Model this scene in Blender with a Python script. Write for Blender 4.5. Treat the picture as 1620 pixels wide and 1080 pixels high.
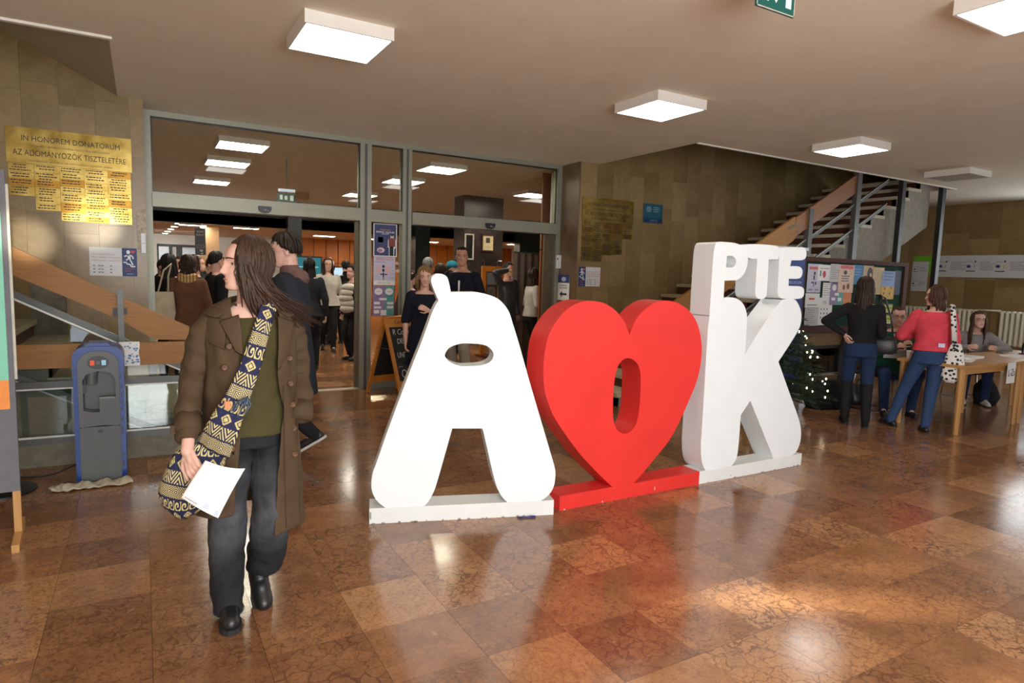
import bpy, math, random
import numpy as np
from mathutils import Vector, Matrix
from mathutils.geometry import tessellate_polygon

for _o in list(bpy.data.objects):
    bpy.data.objects.remove(_o)
SC = bpy.context.scene
COL = SC.collection
rnd = random.Random(7)

# ------------------------------------------------------------------ camera, world, daylight, exposure
H = 1.55
FPX = 1011.6
YAW, PITCH, ROLL = math.radians(30.076), math.radians(-5.935), math.radians(1.7346)
_f = Vector((math.sin(YAW) * math.cos(PITCH), math.cos(YAW) * math.cos(PITCH), math.sin(PITCH)))
_r = Vector((math.cos(YAW), -math.sin(YAW), 0))
_u = _r.cross(_f)
CR = math.cos(ROLL) * _r + math.sin(ROLL) * _u
CU = -math.sin(ROLL) * _r + math.cos(ROLL) * _u
cam_d = bpy.data.cameras.new('camera')
cam_d.sensor_width = 36.0
cam_d.lens = FPX / 1620 * 36
cam_d.clip_start = 0.05
cam = bpy.data.objects.new('camera', cam_d)
COL.objects.link(cam)
cam.matrix_world = Matrix(((CR.x, CU.x, -_f.x, 0), (CR.y, CU.y, -_f.y, 0), (CR.z, CU.z, -_f.z, H), (0, 0, 0, 1)))
SC.camera = cam

def project(p):
    d = Vector(p) - Vector((0, 0, H))
    z = d.dot(_f)
    return (810 + FPX * d.dot(CR) / z, 540 - FPX * d.dot(CU) / z, z) if z > .05 else (0, 0, -1)

SC.view_settings.view_transform = 'Standard'
SC.view_settings.look = 'None'
SC.view_settings.gamma = 1
SC.view_settings.use_curve_mapping = False
SC.view_settings.exposure = 0.0

w = bpy.data.worlds.new('world')
SC.world = w
w.use_nodes = True
w.node_tree.nodes['Background'].inputs[0].default_value = (.72, .84, 1, 1)
w.node_tree.nodes['Background'].inputs[1].default_value = 2.5

def area(name, loc, target, sx, sy, power, col):
    d = bpy.data.lights.new(name, 'AREA')
    d.shape = 'RECTANGLE'; d.size = sx; d.size_y = sy; d.energy = power; d.color = col
    o = bpy.data.objects.new(name, d)
    COL.objects.link(o)
    o.location = loc
    o.rotation_euler = (Vector(target) - Vector(loc)).to_track_quat('-Z', 'Y').to_euler()
    return o
# daylight through the glazed entrance behind the camera and through the windows of the far right wall
area('daylight_entrance', (.9, -2.35, 1.75), (1.3, 3.5, 1.35), 3.8, 2.3, 278, (1, .985, .955))
area('daylight_window_right', (14.12, 3.3, 2.15), (8, 2.8, .9), 4.3, 1.5, 60, (.93, .97, 1))
# added narrow spot lights that mimic sunlight glancing in off glass outside
def beam(name, loc, target, deg, power, blend=1.):
    d = bpy.data.lights.new(name, 'SPOT')
    d.energy = power; d.spot_size = math.radians(deg); d.spot_blend = blend; d.color = (1, .90, .70); d.shadow_soft_size = .04
    o = bpy.data.objects.new(name, d); COL.objects.link(o)
    o.location = loc
    o.rotation_euler = (Vector(target) - Vector(loc)).to_track_quat('-Z', 'Y').to_euler()
beam('glint_spot_plank', (.3, -2.3, 1.6), (-.93, 7.6, 1.74), 3.0, 3800)
beam('glint_spot_wall', (.3, -2.3, 1.6), (-.40, 7.6, 1.93), 3.4, 3300)
area('corridor_fill', (.4, 21.6, 2.5), (.6, 23, 0), 2.2, 3, 150, (1, .98, .93))  # unseen fill light added to brighten the far white corridor
sun_d = bpy.data.lights.new('sun', 'SUN')
sun_d.energy = 19.0; sun_d.angle = math.radians(1.2); sun_d.color = (1, .86, .66)
sun = bpy.data.objects.new('sun', sun_d)
COL.objects.link(sun)
SUN_EL, SUN_AZ = math.radians(15.2), math.atan2(-.54, .84)    # where the sun stands, seen from the floor patch
_s = Vector((math.cos(SUN_EL) * math.cos(SUN_AZ), math.cos(SUN_EL) * math.sin(SUN_AZ), math.sin(SUN_EL)))
sun.rotation_euler = (-_s).to_track_quat('-Z', 'Y').to_euler()

# ------------------------------------------------------------------ materials
def newmat(name):
    m = bpy.data.materials.new(name)
    m.use_nodes = True
    nt = m.node_tree
    return m, nt, nt.nodes['Principled BSDF']

def link(nt, a, b): nt.links.new(a, b)

def node(nt, typ, **kw):
    n = nt.nodes.new(typ)
    for k, v in kw.items():
        if k.startswith('i'):
            n.inputs[int(k[1:])].default_value = v
        else:
            setattr(n, k, v)
    return n

def math_n(nt, op, a, b=None, c=None):
    n = nt.nodes.new('ShaderNodeMath'); n.operation = op
    for i, x in enumerate((a, b, c)):
        if x is None: continue
        if isinstance(x, (int, float)): n.inputs[i].default_value = x
        else: nt.links.new(x, n.inputs[i])
    return n.outputs[0]

def mixc(nt, fac, a, b, mode='MIX'):
    n = nt.nodes.new('ShaderNodeMix'); n.data_type = 'RGBA'; n.blend_type = mode
    for i, x in ((0, fac), (6, a), (7, b)):
        if isinstance(x, (int, float)): n.inputs[i].default_value = x
        elif isinstance(x, (tuple, list)): n.inputs[i].default_value = tuple(x) + (1,) * (4 - len(x))
        else: nt.links.new(x, n.inputs[i])
    return n.outputs[2]

def ramp(nt, fac, stops):
    n = nt.nodes.new('ShaderNodeValToRGB')
    e = n.color_ramp.elements
    while len(e) < len(stops): e.new(.5)
    for el, (p, c) in zip(e, stops):
        el.position = p; el.color = tuple(c) + (1,)
    if fac is not None: nt.links.new(fac, n.inputs[0])
    return n.outputs[0]

def coords(nt, scale=(1, 1, 1), world=False):
    if world:
        src = nt.nodes.new('ShaderNodeNewGeometry').outputs['Position']
    else:
        src = nt.nodes.new('ShaderNodeTexCoord').outputs['Object']
    mp = nt.nodes.new('ShaderNodeMapping')
    mp.inputs[3].default_value = scale
    nt.links.new(src, mp.inputs[0])
    return mp.outputs[0]

def noise(nt, vec, scale, detail=4, rough=.55, dist=0):
    n = nt.nodes.new('ShaderNodeTexNoise')
    n.inputs['Scale'].default_value = scale; n.inputs['Detail'].default_value = detail
    n.inputs['Roughness'].default_value = rough; n.inputs['Distortion'].default_value = dist
    nt.links.new(vec, n.inputs['Vector'])
    return n.outputs[0]

def bump(nt, bs, h, strength, dist=.01):
    b = nt.nodes.new('ShaderNodeBump')
    b.inputs['Strength'].default_value = strength; b.inputs['Distance'].default_value = dist
    nt.links.new(h, b.inputs['Height']); nt.links.new(b.outputs[0], bs.inputs['Normal'])

def srgb(r, g, b):
    f = lambda c: (c / 255 / 12.92) if c / 255 <= .04045 else ((c / 255 + .055) / 1.055) ** 2.4
    return (f(r), f(g), f(b))

MATS = {}
def mat(name, col, rough=.6, metal=0., var=.12, scale=14, bmp=0., stretch=(1, 1, 1), spec=.5, sheen=0., emit=None, coat=0.):
    """plain surface with a procedural mottling"""
    if name in MATS: return MATS[name]
    m, nt, bs = newmat(name)
    v = coords(nt, stretch)
    n = noise(nt, v, scale)
    c0 = tuple(max(0, c * (1 - var)) for c in col); c1 = tuple(min(1, c * (1 + var)) for c in col)
    link(nt, ramp(nt, n, [(.3, c0), (.7, c1)]), bs.inputs['Base Color'])
    bs.inputs['Roughness'].default_value = rough
    bs.inputs['Metallic'].default_value = metal
    bs.inputs['Specular IOR Level'].default_value = spec
    if sheen: bs.inputs['Sheen Weight'].default_value = sheen
    if coat: bs.inputs['Coat Weight'].default_value = coat
    if bmp: bump(nt, bs, noise(nt, v, scale * 2.3, 5), bmp)
    if emit:
        bs.inputs['Emission Color'].default_value = tuple(col) + (1,)
        bs.inputs['Emission Strength'].default_value = emit
    MATS[name] = m
    return m

def fabric(name, col, rough=.9, var=.16, bmp=.35, scale=9):
    if name in MATS: return MATS[name]
    m, nt, bs = newmat(name)
    v = coords(nt)
    n = noise(nt, v, scale, 5)
    fine = noise(nt, v, 260, 2)
    c0 = tuple(c * (1 - var) for c in col); c1 = tuple(min(1, c * (1 + var)) for c in col)
    c = ramp(nt, n, [(.3, c0), (.7, c1)])
    link(nt, mixc(nt, .25, c, ramp(nt, fine, [(.3, (.25, .25, .25)), (.7, (1, 1, 1))]), 'MULTIPLY'), bs.inputs['Base Color'])
    bs.inputs['Roughness'].default_value = rough
    bs.inputs['Specular IOR Level'].default_value = .25
    bump(nt, bs, n, bmp, .02)
    MATS[name] = m
    return m

def wood(name, c0, c1, axis=0, rough=.38, scale=5.):
    if name in MATS: return MATS[name]
    m, nt, bs = newmat(name)
    st = [11, 11, 11]; st[axis] = .8
    v = coords(nt, tuple(st))
    n = noise(nt, v, scale, 5, .6, .6)
    n2 = noise(nt, coords(nt, (1.3, 1.3, 1.3)), 1.5, 2)
    c = ramp(nt, n, [(.25, c0), (.75, c1)])
    link(nt, mixc(nt, .35, c, ramp(nt, n2, [(.3, c0), (.7, c1)])), bs.inputs['Base Color'])
    bs.inputs['Roughness'].default_value = rough
    bump(nt, bs, n, .05)
    MATS[name] = m
    return m

def emission(name, col, strength):
    if name in MATS: return MATS[name]
    m, nt, bs = newmat(name)
    e = node(nt, 'ShaderNodeEmission')
    v = coords(nt)
    link(nt, ramp(nt, noise(nt, v, 3, 1), [(0, tuple(c * .97 for c in col)), (1, col)]), e.inputs[0])
    e.inputs[1].default_value = strength
    link(nt, e.outputs[0], nt.nodes['Material Output'].inputs[0])
    MATS[name] = m
    return m

def glass(name, tint=(.9, .92, .9), ior=1.5, boost=1.0):
    m, nt, bs = newmat(name)
    t = node(nt, 'ShaderNodeBsdfTransparent'); t.inputs[0].default_value = tint + (1,)
    g = node(nt, 'ShaderNodeBsdfGlossy'); g.inputs['Roughness'].default_value = .02
    fr = node(nt, 'ShaderNodeFresnel'); fr.inputs[0].default_value = ior
    smear = noise(nt, coords(nt), 2.2, 3)
    mx = node(nt, 'ShaderNodeMixShader')
    link(nt, math_n(nt, 'MULTIPLY', fr.outputs[0], math_n(nt, 'MULTIPLY_ADD', smear, .4 * boost, .8 * boost)), mx.inputs[0])
    link(nt, t.outputs[0], mx.inputs[1]); link(nt, g.outputs[0], mx.inputs[2])
    link(nt, mx.outputs[0], nt.nodes['Material Output'].inputs[0])
    return m

TILE = .395
def floor_stone():
    m, nt, bs = newmat('polished_red_limestone')
    pos = nt.nodes.new('ShaderNodeNewGeometry').outputs['Position']
    sep = node(nt, 'ShaderNodeSeparateXYZ'); link(nt, pos, sep.inputs[0])
    cx = math_n(nt, 'FLOOR', math_n(nt, 'DIVIDE', math_n(nt, 'ADD', sep.outputs[0], .003), TILE))
    cy = math_n(nt, 'FLOOR', math_n(nt, 'DIVIDE', math_n(nt, 'SUBTRACT', sep.outputs[1], .19), TILE))
    cmb = node(nt, 'ShaderNodeCombineXYZ'); link(nt, cx, cmb.inputs[0]); link(nt, cy, cmb.inputs[1])
    wn = node(nt, 'ShaderNodeTexWhiteNoise'); wn.noise_dimensions = '2D'; link(nt, cmb.outputs[0], wn.inputs[0])
    rv = wn.outputs['Value']; rc = wn.outputs['Color']
    off = node(nt, 'ShaderNodeVectorMath', operation='SCALE'); off.inputs[3].default_value = 9.0; link(nt, rc, off.inputs[0])
    vec = node(nt, 'ShaderNodeVectorMath', operation='ADD'); link(nt, pos, vec.inputs[0]); link(nt, off.outputs[0], vec.inputs[1])
    v = vec.outputs[0]
    warp = node(nt, 'ShaderNodeTexNoise'); warp.inputs['Scale'].default_value = 9; warp.inputs['Detail'].default_value = 4
    link(nt, v, warp.inputs['Vector'])
    wv = node(nt, 'ShaderNodeVectorMath', operation='MULTIPLY_ADD')
    link(nt, warp.outputs['Color'], wv.inputs[0]); wv.inputs[1].default_value = (.16, .16, .1); link(nt, v, wv.inputs[2])
    vo = node(nt, 'ShaderNodeTexVoronoi', feature='DISTANCE_TO_EDGE'); vo.inputs['Scale'].default_value = 15
    link(nt, wv.outputs[0], vo.inputs['Vector'])
    mask = noise(nt, v, 5, 4)
    vein = math_n(nt, 'MULTIPLY', math_n(nt, 'LESS_THAN', vo.outputs['Distance'], math_n(nt, 'MULTIPLY', mask, .10)), math_n(nt, 'MULTIPLY_ADD', mask, 1.3, -.05))
    vo2 = node(nt, 'ShaderNodeTexVoronoi', feature='DISTANCE_TO_EDGE'); vo2.inputs['Scale'].default_value = 36
    link(nt, wv.outputs[0], vo2.inputs['Vector'])
    fine = math_n(nt, 'LESS_THAN', vo2.outputs['Distance'], .04)
    cloud = noise(nt, v, 7, 6, .65)
    sepc = node(nt, 'ShaderNodeSeparateColor'); link(nt, rc, sepc.inputs[0])
    tv = math_n(nt, 'MINIMUM', 1.0, math_n(nt, 'MAXIMUM', .12, math_n(nt, 'MULTIPLY_ADD', sepc.outputs[1], 1.2, .1)))
    base = ramp(nt, rv, [(0, srgb(114, 80, 54)), (.3, srgb(134, 95, 64)), (.6, srgb(150, 107, 72)), (.8, srgb(180, 132, 88)), (.9, srgb(200, 154, 108)), (1, srgb(144, 100, 72))])
    base = mixc(nt, .45, base, ramp(nt, cloud, [(.25, srgb(102, 68, 46)), (.55, srgb(162, 115, 76)), (.85, srgb(196, 146, 100))]))
    c = mixc(nt, math_n(nt, 'MULTIPLY', fine, .28), base, srgb(104, 62, 44))
    c = mixc(nt, math_n(nt, 'MULTIPLY', math_n(nt, 'MULTIPLY', vein, .85), tv), c, srgb(88, 54, 42))
    mott = math_n(nt, 'MULTIPLY', math_n(nt, 'GREATER_THAN', noise(nt, v, 34, 5, .7, 1.2), .56), math_n(nt, 'MULTIPLY_ADD', sepc.outputs[2], .45, .12))
    c = mixc(nt, mott, c, srgb(84, 54, 40))
    white = math_n(nt, 'GREATER_THAN', noise(nt, v, 11, 2, .4, 2.5), .74)
    c = mixc(nt, math_n(nt, 'MULTIPLY', white, .25), c, srgb(210, 178, 140))
    link(nt, c, bs.inputs['Base Color'])
    ro = math_n(nt, 'MULTIPLY_ADD', cloud, .15, .085)
    link(nt, ro, bs.inputs['Roughness'])
    bs.inputs['Specular IOR Level'].default_value = .62
    bump(nt, bs, noise(nt, v, 3, 2), .02, .02)
    return m

def marble(name, c0, c1, c2, rough=.3):
    m, nt, bs = newmat(name)
    oi = node(nt, 'ShaderNodeObjectInfo')
    pos = coords(nt, (1, 1, 1), True)
    off = node(nt, 'ShaderNodeVectorMath', operation='SCALE'); off.inputs[3].default_value = 4.
    cmb = node(nt, 'ShaderNodeCombineXYZ')
    for i in range(3): link(nt, math_n(nt, 'MULTIPLY', oi.outputs['Random'], 3.1 + i * 2.7), cmb.inputs[i])
    add = node(nt, 'ShaderNodeVectorMath', operation='ADD'); link(nt, pos, add.inputs[0]); link(nt, cmb.outputs[0], add.inputs[1])
    v = add.outputs[0]
    n = noise(nt, v, 2.4, 7, .62, .8)
    n2 = noise(nt, v, 22, 4, .6)
    c = ramp(nt, n, [(.28, c0), (.52, c1), (.78, c2)])
    c = mixc(nt, .42, c, ramp(nt, oi.outputs['Random'], [(0, c0), (.5, c1), (1, c2)]))
    c = mixc(nt, .3, c, ramp(nt, n2, [(.3, (.55, .52, .48)), (.6, (1, 1, 1))]), 'MULTIPLY')
    link(nt, c, bs.inputs['Base Color'])
    bs.inputs['Roughness'].default_value = rough
    bump(nt, bs, n2, .06, .004)
    return m

STONE = floor_stone()
MARBLE = marble('beige_limestone_cladding', srgb(124, 103, 66), srgb(150, 127, 86), srgb(174, 151, 110))
MARBLE_BR = marble('brown_limestone_cladding', srgb(96, 74, 54), srgb(122, 97, 72), srgb(142, 118, 90))
MARBLE_GR = marble('dark_green_marble', srgb(26, 40, 40), srgb(42, 60, 60), srgb(66, 84, 82))
MARBLE_DK = marble('dark_veined_marble', srgb(40, 32, 30), srgb(66, 54, 50), srgb(120, 104, 96))
PLASTER = mat('white_ceiling_plaster', srgb(236, 226, 206), .85, var=.03, scale=3, bmp=.02)
PLASTER_W = mat('white_wall_paint', srgb(226, 226, 218), .8, var=.03, scale=3)
CONCRETE = mat('raw_grey_concrete', srgb(128, 124, 112), .95, var=.35, scale=9, bmp=.6)
ALU = mat('bronze_grey_aluminium', srgb(152, 152, 136), .42, .35, var=.05, scale=2, stretch=(1, 1, 9))
STEEL = mat('grey_painted_steel', srgb(92, 93, 91), .42, .3, var=.08, scale=6)
STEEL_DK = mat('dark_painted_steel', srgb(52, 52, 52), .45, .3, var=.1, scale=6)
CHROME = mat('chrome', (.75, .75, .77), .16, 1, var=.03)
WHITE = mat('white_paint', srgb(235, 240, 242), .36, var=.02, scale=5, bmp=.01)
WHITE_EDGE = mat('white_edge_paint', srgb(226, 228, 226), .5, var=.03, scale=5)
REDP = mat('red_paint', srgb(226, 54, 48), .40, var=.06, scale=3)
BRASS = None
BLACK = mat('black_plastic', (.012, .012, .013), .35, var=.1)
RUBBER = mat('black_rubber', (.015, .015, .016), .7, var=.2)
PAPER = mat('white_paper', srgb(242, 242, 240), .7, var=.015, scale=4)
INK = mat('dark_ink', (.03, .03, .035), .6, var=.1)
INKGREY = mat('grey_ink', (.28, .28, .3), .6, var=.1)
OAK = wood('honey_oak_plank', srgb(136, 92, 40), srgb(174, 124, 66), 0, .55)
OAK_TABLE = wood('beech_table_wood', srgb(178, 128, 70), srgb(208, 160, 98), 0, .35)
OAK_LEG = wood('beech_leg_wood', srgb(176, 126, 70), srgb(204, 156, 96), 2, .4)
ORANGE_WOOD = wood('orange_wood_panel', srgb(168, 94, 22), srgb(204, 124, 36), 2, .4)
DARK_WOOD = wood('dark_stained_wood', srgb(58, 30, 22), srgb(92, 48, 34), 0, .4)
GLASS = glass('clear_glass', (.86, .86, .82))
GLASS_RAIL = glass('railing_glass', (.86, .9, .88), 1.5, 2.0)

def brass():
    m, nt, bs = newmat('polished_brass')
    v = coords(nt)
    n = noise(nt, v, 6, 4)
    link(nt, ramp(nt, n, [(.3, srgb(140, 114, 52)), (.7, srgb(184, 160, 92))]), bs.inputs['Base Color'])
    bs.inputs['Metallic'].default_value = 1
    link(nt, math_n(nt, 'MULTIPLY_ADD', n, .2, .2), bs.inputs['Roughness'])
    bump(nt, bs, noise(nt, v, 3, 2), .08, .02)
    return m
BRASS = brass()

# ------------------------------------------------------------------ mesh helpers
class MB:
    def __init__(s): s.v = []; s.f = []; s.uv = None
    def add(s, vs, fs):
        o = len(s.v)
        s.v += [tuple(p) for p in vs]
        s.f += [tuple(i + o for i in f) for f in fs]
        return s
    def box(s, x0, y0, z0, x1, y1, z1):
        return s.add([(x0, y0, z0), (x1, y0, z0), (x1, y1, z0), (x0, y1, z0), (x0, y0, z1), (x1, y0, z1), (x1, y1, z1), (x0, y1, z1)],
                     [(0, 3, 2, 1), (4, 5, 6, 7), (0, 1, 5, 4), (1, 2, 6, 5), (2, 3, 7, 6), (3, 0, 4, 7)])
    def bar(s, p, q, w, h, up=(0, 0, 1)):
        p, q = Vector(p), Vector(q); d = (q - p).normalized()
        a = d.cross(Vector(up))
        a = a.normalized() if a.length > 1e-5 else Vector((1, 0, 0))
        b = a.cross(d).normalized()
        vs = [c + a * (w / 2 * i) + b * (h / 2 * j) for c in (p, q) for i, j in ((-1, -1), (1, -1), (1, 1), (-1, 1))]
        return s.add(vs, [(0, 1, 2, 3), (4, 7, 6, 5), (0, 4, 5, 1), (1, 5, 6, 2), (2, 6, 7, 3), (3, 7, 4, 0)])
    def prism(s, outline, y0, y1, holes=(), axes=(0, 2, 1)):
        """outline [(a,b)] in two axes, extruded along the third"""
        loops = [list(outline)] + [list(h) for h in holes]
        flat = [p for l in loops for p in l]
        tris = tessellate_polygon([[Vector((p[0], p[1], 0)) for p in l] for l in loops])
        n = len(flat)
        def P(p, y):
            r = [0, 0, 0]; r[axes[0]] = p[0]; r[axes[1]] = p[1]; r[axes[2]] = y
            return tuple(r)
        vs = [P(p, y0) for p in flat] + [P(p, y1) for p in flat]
        fs = []
        for t in tris:
            a, b, c = t
            area2 = (flat[b][0] - flat[a][0]) * (flat[c][1] - flat[a][1]) - (flat[c][0] - flat[a][0]) * (flat[b][1] - flat[a][1])
            if area2 < 0: a, c = c, a
            fs.append((a, b, c)); fs.append((c + n, b + n, a + n))
        o = 0
        for l in loops:
            k = len(l)
            ar = sum(l[i][0] * l[(i + 1) % k][1] - l[(i + 1) % k][0] * l[i][1] for i in range(k))
            inner = l is not loops[0]
            for i in range(k):
                a, b = o + i, o + (i + 1) % k
                fs.append((a, a + n, b + n, b) if (ar > 0) != inner else (a, b, b + n, a + n))
            o += k
        return s.add(vs, fs)
    def tube(s, path, rad, n=8, cap=True, flat=None):
        path = [Vector(p) for p in path]
        if not hasattr(rad, '__len__'): rad = [rad] * len(path)
        vs = []; fs = []
        d = (path[1] - path[0]).normalized()
        a = d.cross(Vector((0, 0, 1)))
        if a.length < .05: a = d.cross(Vector((0, 1, 0)))
        a.normalize()
        for i, p in enumerate(path):
            d = (path[min(i + 1, len(path) - 1)] - path[max(i - 1, 0)])
            if d.length < 1e-7: d = Vector((0, 0, 1))
            d.normalize()
            a = (a - d * a.dot(d))
            if a.length < 1e-5: a = d.orthogonal()
            a.normalize(); b = d.cross(a)
            fx, fy = flat if flat else (1, 1)
            for k in range(n):
                t = 2 * math.pi * k / n
                vs.append(p + a * (rad[i] * fx * math.cos(t)) + b * (rad[i] * fy * math.sin(t)))
        for i in range(len(path) - 1):
            for k in range(n):
                k2 = (k + 1) % n
                fs.append((i * n + k, i * n + k2, (i + 1) * n + k2, (i + 1) * n + k))
        if cap:
            fs.append(tuple(range(n - 1, -1, -1)))
            o = (len(path) - 1) * n
            fs.append(tuple(range(o, o + n)))
        return s.add(vs, fs)
    def cap(s, p, q, r0, r1, n=12):
        """tapered capsule"""
        p, q = Vector(p), Vector(q); d = q - p; L = d.length
        if L < 1e-6: return s.ell(p, (r0,) * 3)
        d /= L
        pts = []; rr = []
        for i in range(5):
            t = math.pi / 2 * (1 - i / 4); pts.append(p - d * (r0 * math.sin(t))); rr.append(max(r0 * math.cos(t), r0 * .05))
        for i in range(5):
            t = math.pi / 2 * (i / 4); pts.append(q + d * (r1 * math.sin(t))); rr.append(max(r1 * math.cos(t), r1 * .05))
        return s.tube(pts, rr, n)
    def ell(s, c, r, M=None, nu=16, nv=10):
        vs = []; fs = []
        c = Vector(c)
        for j in range(nv + 1):
            t = math.pi * j / nv
            t = min(max(t, .02), math.pi - .02)
            for i in range(nu):
                u = 2 * math.pi * i / nu
                p = Vector((r[0] * math.sin(t) * math.cos(u), r[1] * math.sin(t) * math.sin(u), r[2] * math.cos(t)))
                vs.append(c + (M @ p if M else p))
        for j in range(nv):
            for i in range(nu):
                i2 = (i + 1) % nu
                fs.append((j * nu + i, (j + 1) * nu + i, (j + 1) * nu + i2, j * nu + i2))
        fs.append(tuple(range(nu))); fs.append(tuple(nv * nu + i for i in range(nu - 1, -1, -1)))
        return s.add(vs, fs)
    def loft(s, secs, n=24, M=None, pw=1.0):
        """secs: (centre xyz, rx, ry) horizontal ellipses, closed"""
        vs = []; fs = []
        for c, rx, ry in secs:
            for k in range(n):
                t = 2 * math.pi * k / n
                ct, st = math.cos(t), math.sin(t)
                p = Vector((c[0] + rx * math.copysign(abs(ct) ** pw, ct), c[1] + ry * math.copysign(abs(st) ** pw, st), c[2]))
                vs.append(M @ p if M else p)
        for i in range(len(secs) - 1):
            for k in range(n):
                k2 = (k + 1) % n
                fs.append((i * n + k, i * n + k2, (i + 1) * n + k2, (i + 1) * n + k))
        fs.append(tuple(range(n - 1, -1, -1)))
        o = (len(secs) - 1) * n
        fs.append(tuple(range(o, o + n)))
        return s.add(vs, fs)
    def grid(s, pts, nu, nv):
        """pts: nu*nv points row by row, open sheet"""
        return s.add(pts, [(j * nu + i, j * nu + i + 1, (j + 1) * nu + i + 1, (j + 1) * nu + i) for j in range(nv - 1) for i in range(nu - 1)])
    def mesh(s, name):
        me = bpy.data.meshes.new(name)
        me.from_pydata(s.v, [], s.f)
        me.update()
        return me
    def build(s, name, m, parent=None, smooth=None, loc=None):
        return obj(name, s.mesh(name), m, parent, smooth, loc)

def obj(name, me, m=None, parent=None, smooth=None, loc=None):
    if m is not None and not me.materials: me.materials.append(m)
    if smooth:
        me.polygons.foreach_set('use_smooth', [True] * len(me.polygons))
        if smooth is not True: me.set_sharp_from_angle(angle=math.radians(smooth))
    o = bpy.data.objects.new(name, me)
    COL.objects.link(o)
    if parent: o.parent = parent
    if loc: o.location = loc
    return o

def tag(o, label, cat, group=None, kind=None):
    o['label'] = label
    if cat: o['category'] = cat
    if group: o['group'] = group
    if kind: o['kind'] = kind
    return o

def thing(name, label, cat, loc=(0, 0, 0), rz=0, group=None):
    o = bpy.data.objects.new(name, None)
    o.empty_display_size = .1
    COL.objects.link(o)
    o.location = loc; o.rotation_euler = (0, 0, rz)
    return tag(o, label, cat, group)

def struct(name, mb, m, label=None, smooth=None):
    o = mb.build(name, m, None, smooth)
    o['kind'] = 'structure'
    if label: o['label'] = label
    return o

def copy_part(o, parent, loc=None):
    c = o.copy(); COL.objects.link(c); c.parent = parent
    if loc is not None: c.location = loc
    return c

def crom(pts, k=6, closed=True):
    """Catmull-Rom through points; a third entry of 1 marks a corner"""
    n = len(pts); out = []
    cs = [i for i in range(n) if len(pts[i]) > 2 and pts[i][2]]
    P = [(p[0], p[1]) for p in pts]
    for i in range(n if closed else n - 1):
        p1, p2 = P[i], P[(i + 1) % n]
        p0 = P[(i - 1) % n] if i not in cs and (closed or i > 0) else (2 * p1[0] - p2[0], 2 * p1[1] - p2[1])
        j = (i + 1) % n
        p3 = P[(i + 2) % n] if j not in cs and (closed or i + 2 < n) else (2 * p2[0] - p1[0], 2 * p2[1] - p1[1])
        d1 = max(math.dist(p1, p2), 1e-6); d0 = max(math.dist(p0, p1), 1e-6); d2 = max(math.dist(p2, p3), 1e-6)
        m1 = [(p2[a] - p0[a]) / (d0 + d1) * d1 for a in (0, 1)]
        m2 = [(p3[a] - p1[a]) / (d1 + d2) * d1 for a in (0, 1)]
        kk = max(1, min(k, int(d1 / .012)))
        for q in range(kk):
            t = q / kk; t2 = t * t; t3 = t2 * t
            out.append(tuple((2 * t3 - 3 * t2 + 1) * p1[a] + (t3 - 2 * t2 + t) * m1[a] + (-2 * t3 + 3 * t2) * p2[a] + (t3 - t2) * m2[a] for a in (0, 1)))
    if not closed: out.append(P[-1])
    return out

def text(body, size, m, parent, x, z, y=-.004, align='CENTER', sx=1., name='lettering', shear=0., rot=None, bold=0.):
    """flat lettering facing local -Y"""
    c = bpy.data.curves.new('txt', 'FONT')
    c.body = body; c.size = size; c.align_x = align; c.align_y = 'CENTER'; c.extrude = .0004; c.shear = shear; c.offset = bold
    c.resolution_u = 3
    o = bpy.data.objects.new('txt', c)
    me = bpy.data.meshes.new_from_object(o)
    bpy.data.objects.remove(o); bpy.data.curves.remove(c)
    R = Matrix.Rotation(math.pi / 2, 4, 'X') @ Matrix.Diagonal((sx, 1, 1, 1))
    if rot: R = Matrix.Rotation(rot, 4, 'Y') @ R
    me.transform(R)
    me.materials.clear()
    return obj(name, me, m, parent, None, (x, y, z))

def panel(name, label, cat, w, h, loc, m, rz=0, t=.004, group=None, tilt=0):
    r = thing(name, label, cat, loc, rz, group)
    r.rotation_euler = (tilt, 0, rz)
    MB().box(-w / 2, -t / 2, -h / 2, w / 2, t / 2, h / 2).build('sheet', m, r)
    r['t'] = t
    return r

def rects(r, m, rs, name='print', lay=1):
    y = -r['t'] / 2 - .0006 * lay
    mb = MB()
    for x0, z0, x1, z1 in rs: mb.box(x0, y - .0003, z0, x1, y + .0003, z1)
    return mb.build(name, m, r)

def disc(r, m, x, z, rx, rz, name='print', lay=2, n=20):
    y = -r['t'] / 2 - .0006 * lay
    return MB().prism([(x + rx * math.cos(2 * math.pi * k / n), z + rz * math.sin(2 * math.pi * k / n)) for k in range(n)], y - .0003, y + .0003).build(name, m, r)

def textlines(x0, x1, z, n, dz, th, rg, jag=.3):
    return [(x0, z - i * dz, x0 + (x1 - x0) * (1 - jag * rg.random()), z - i * dz + th) for i in range(n)]
# ================================================================== THE SETTING
CZ = 3.21            # ceiling height
YF = 8.23            # glazed partition
YW = 7.76            # clad walls beside it
XR = 14.2            # far right wall

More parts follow.
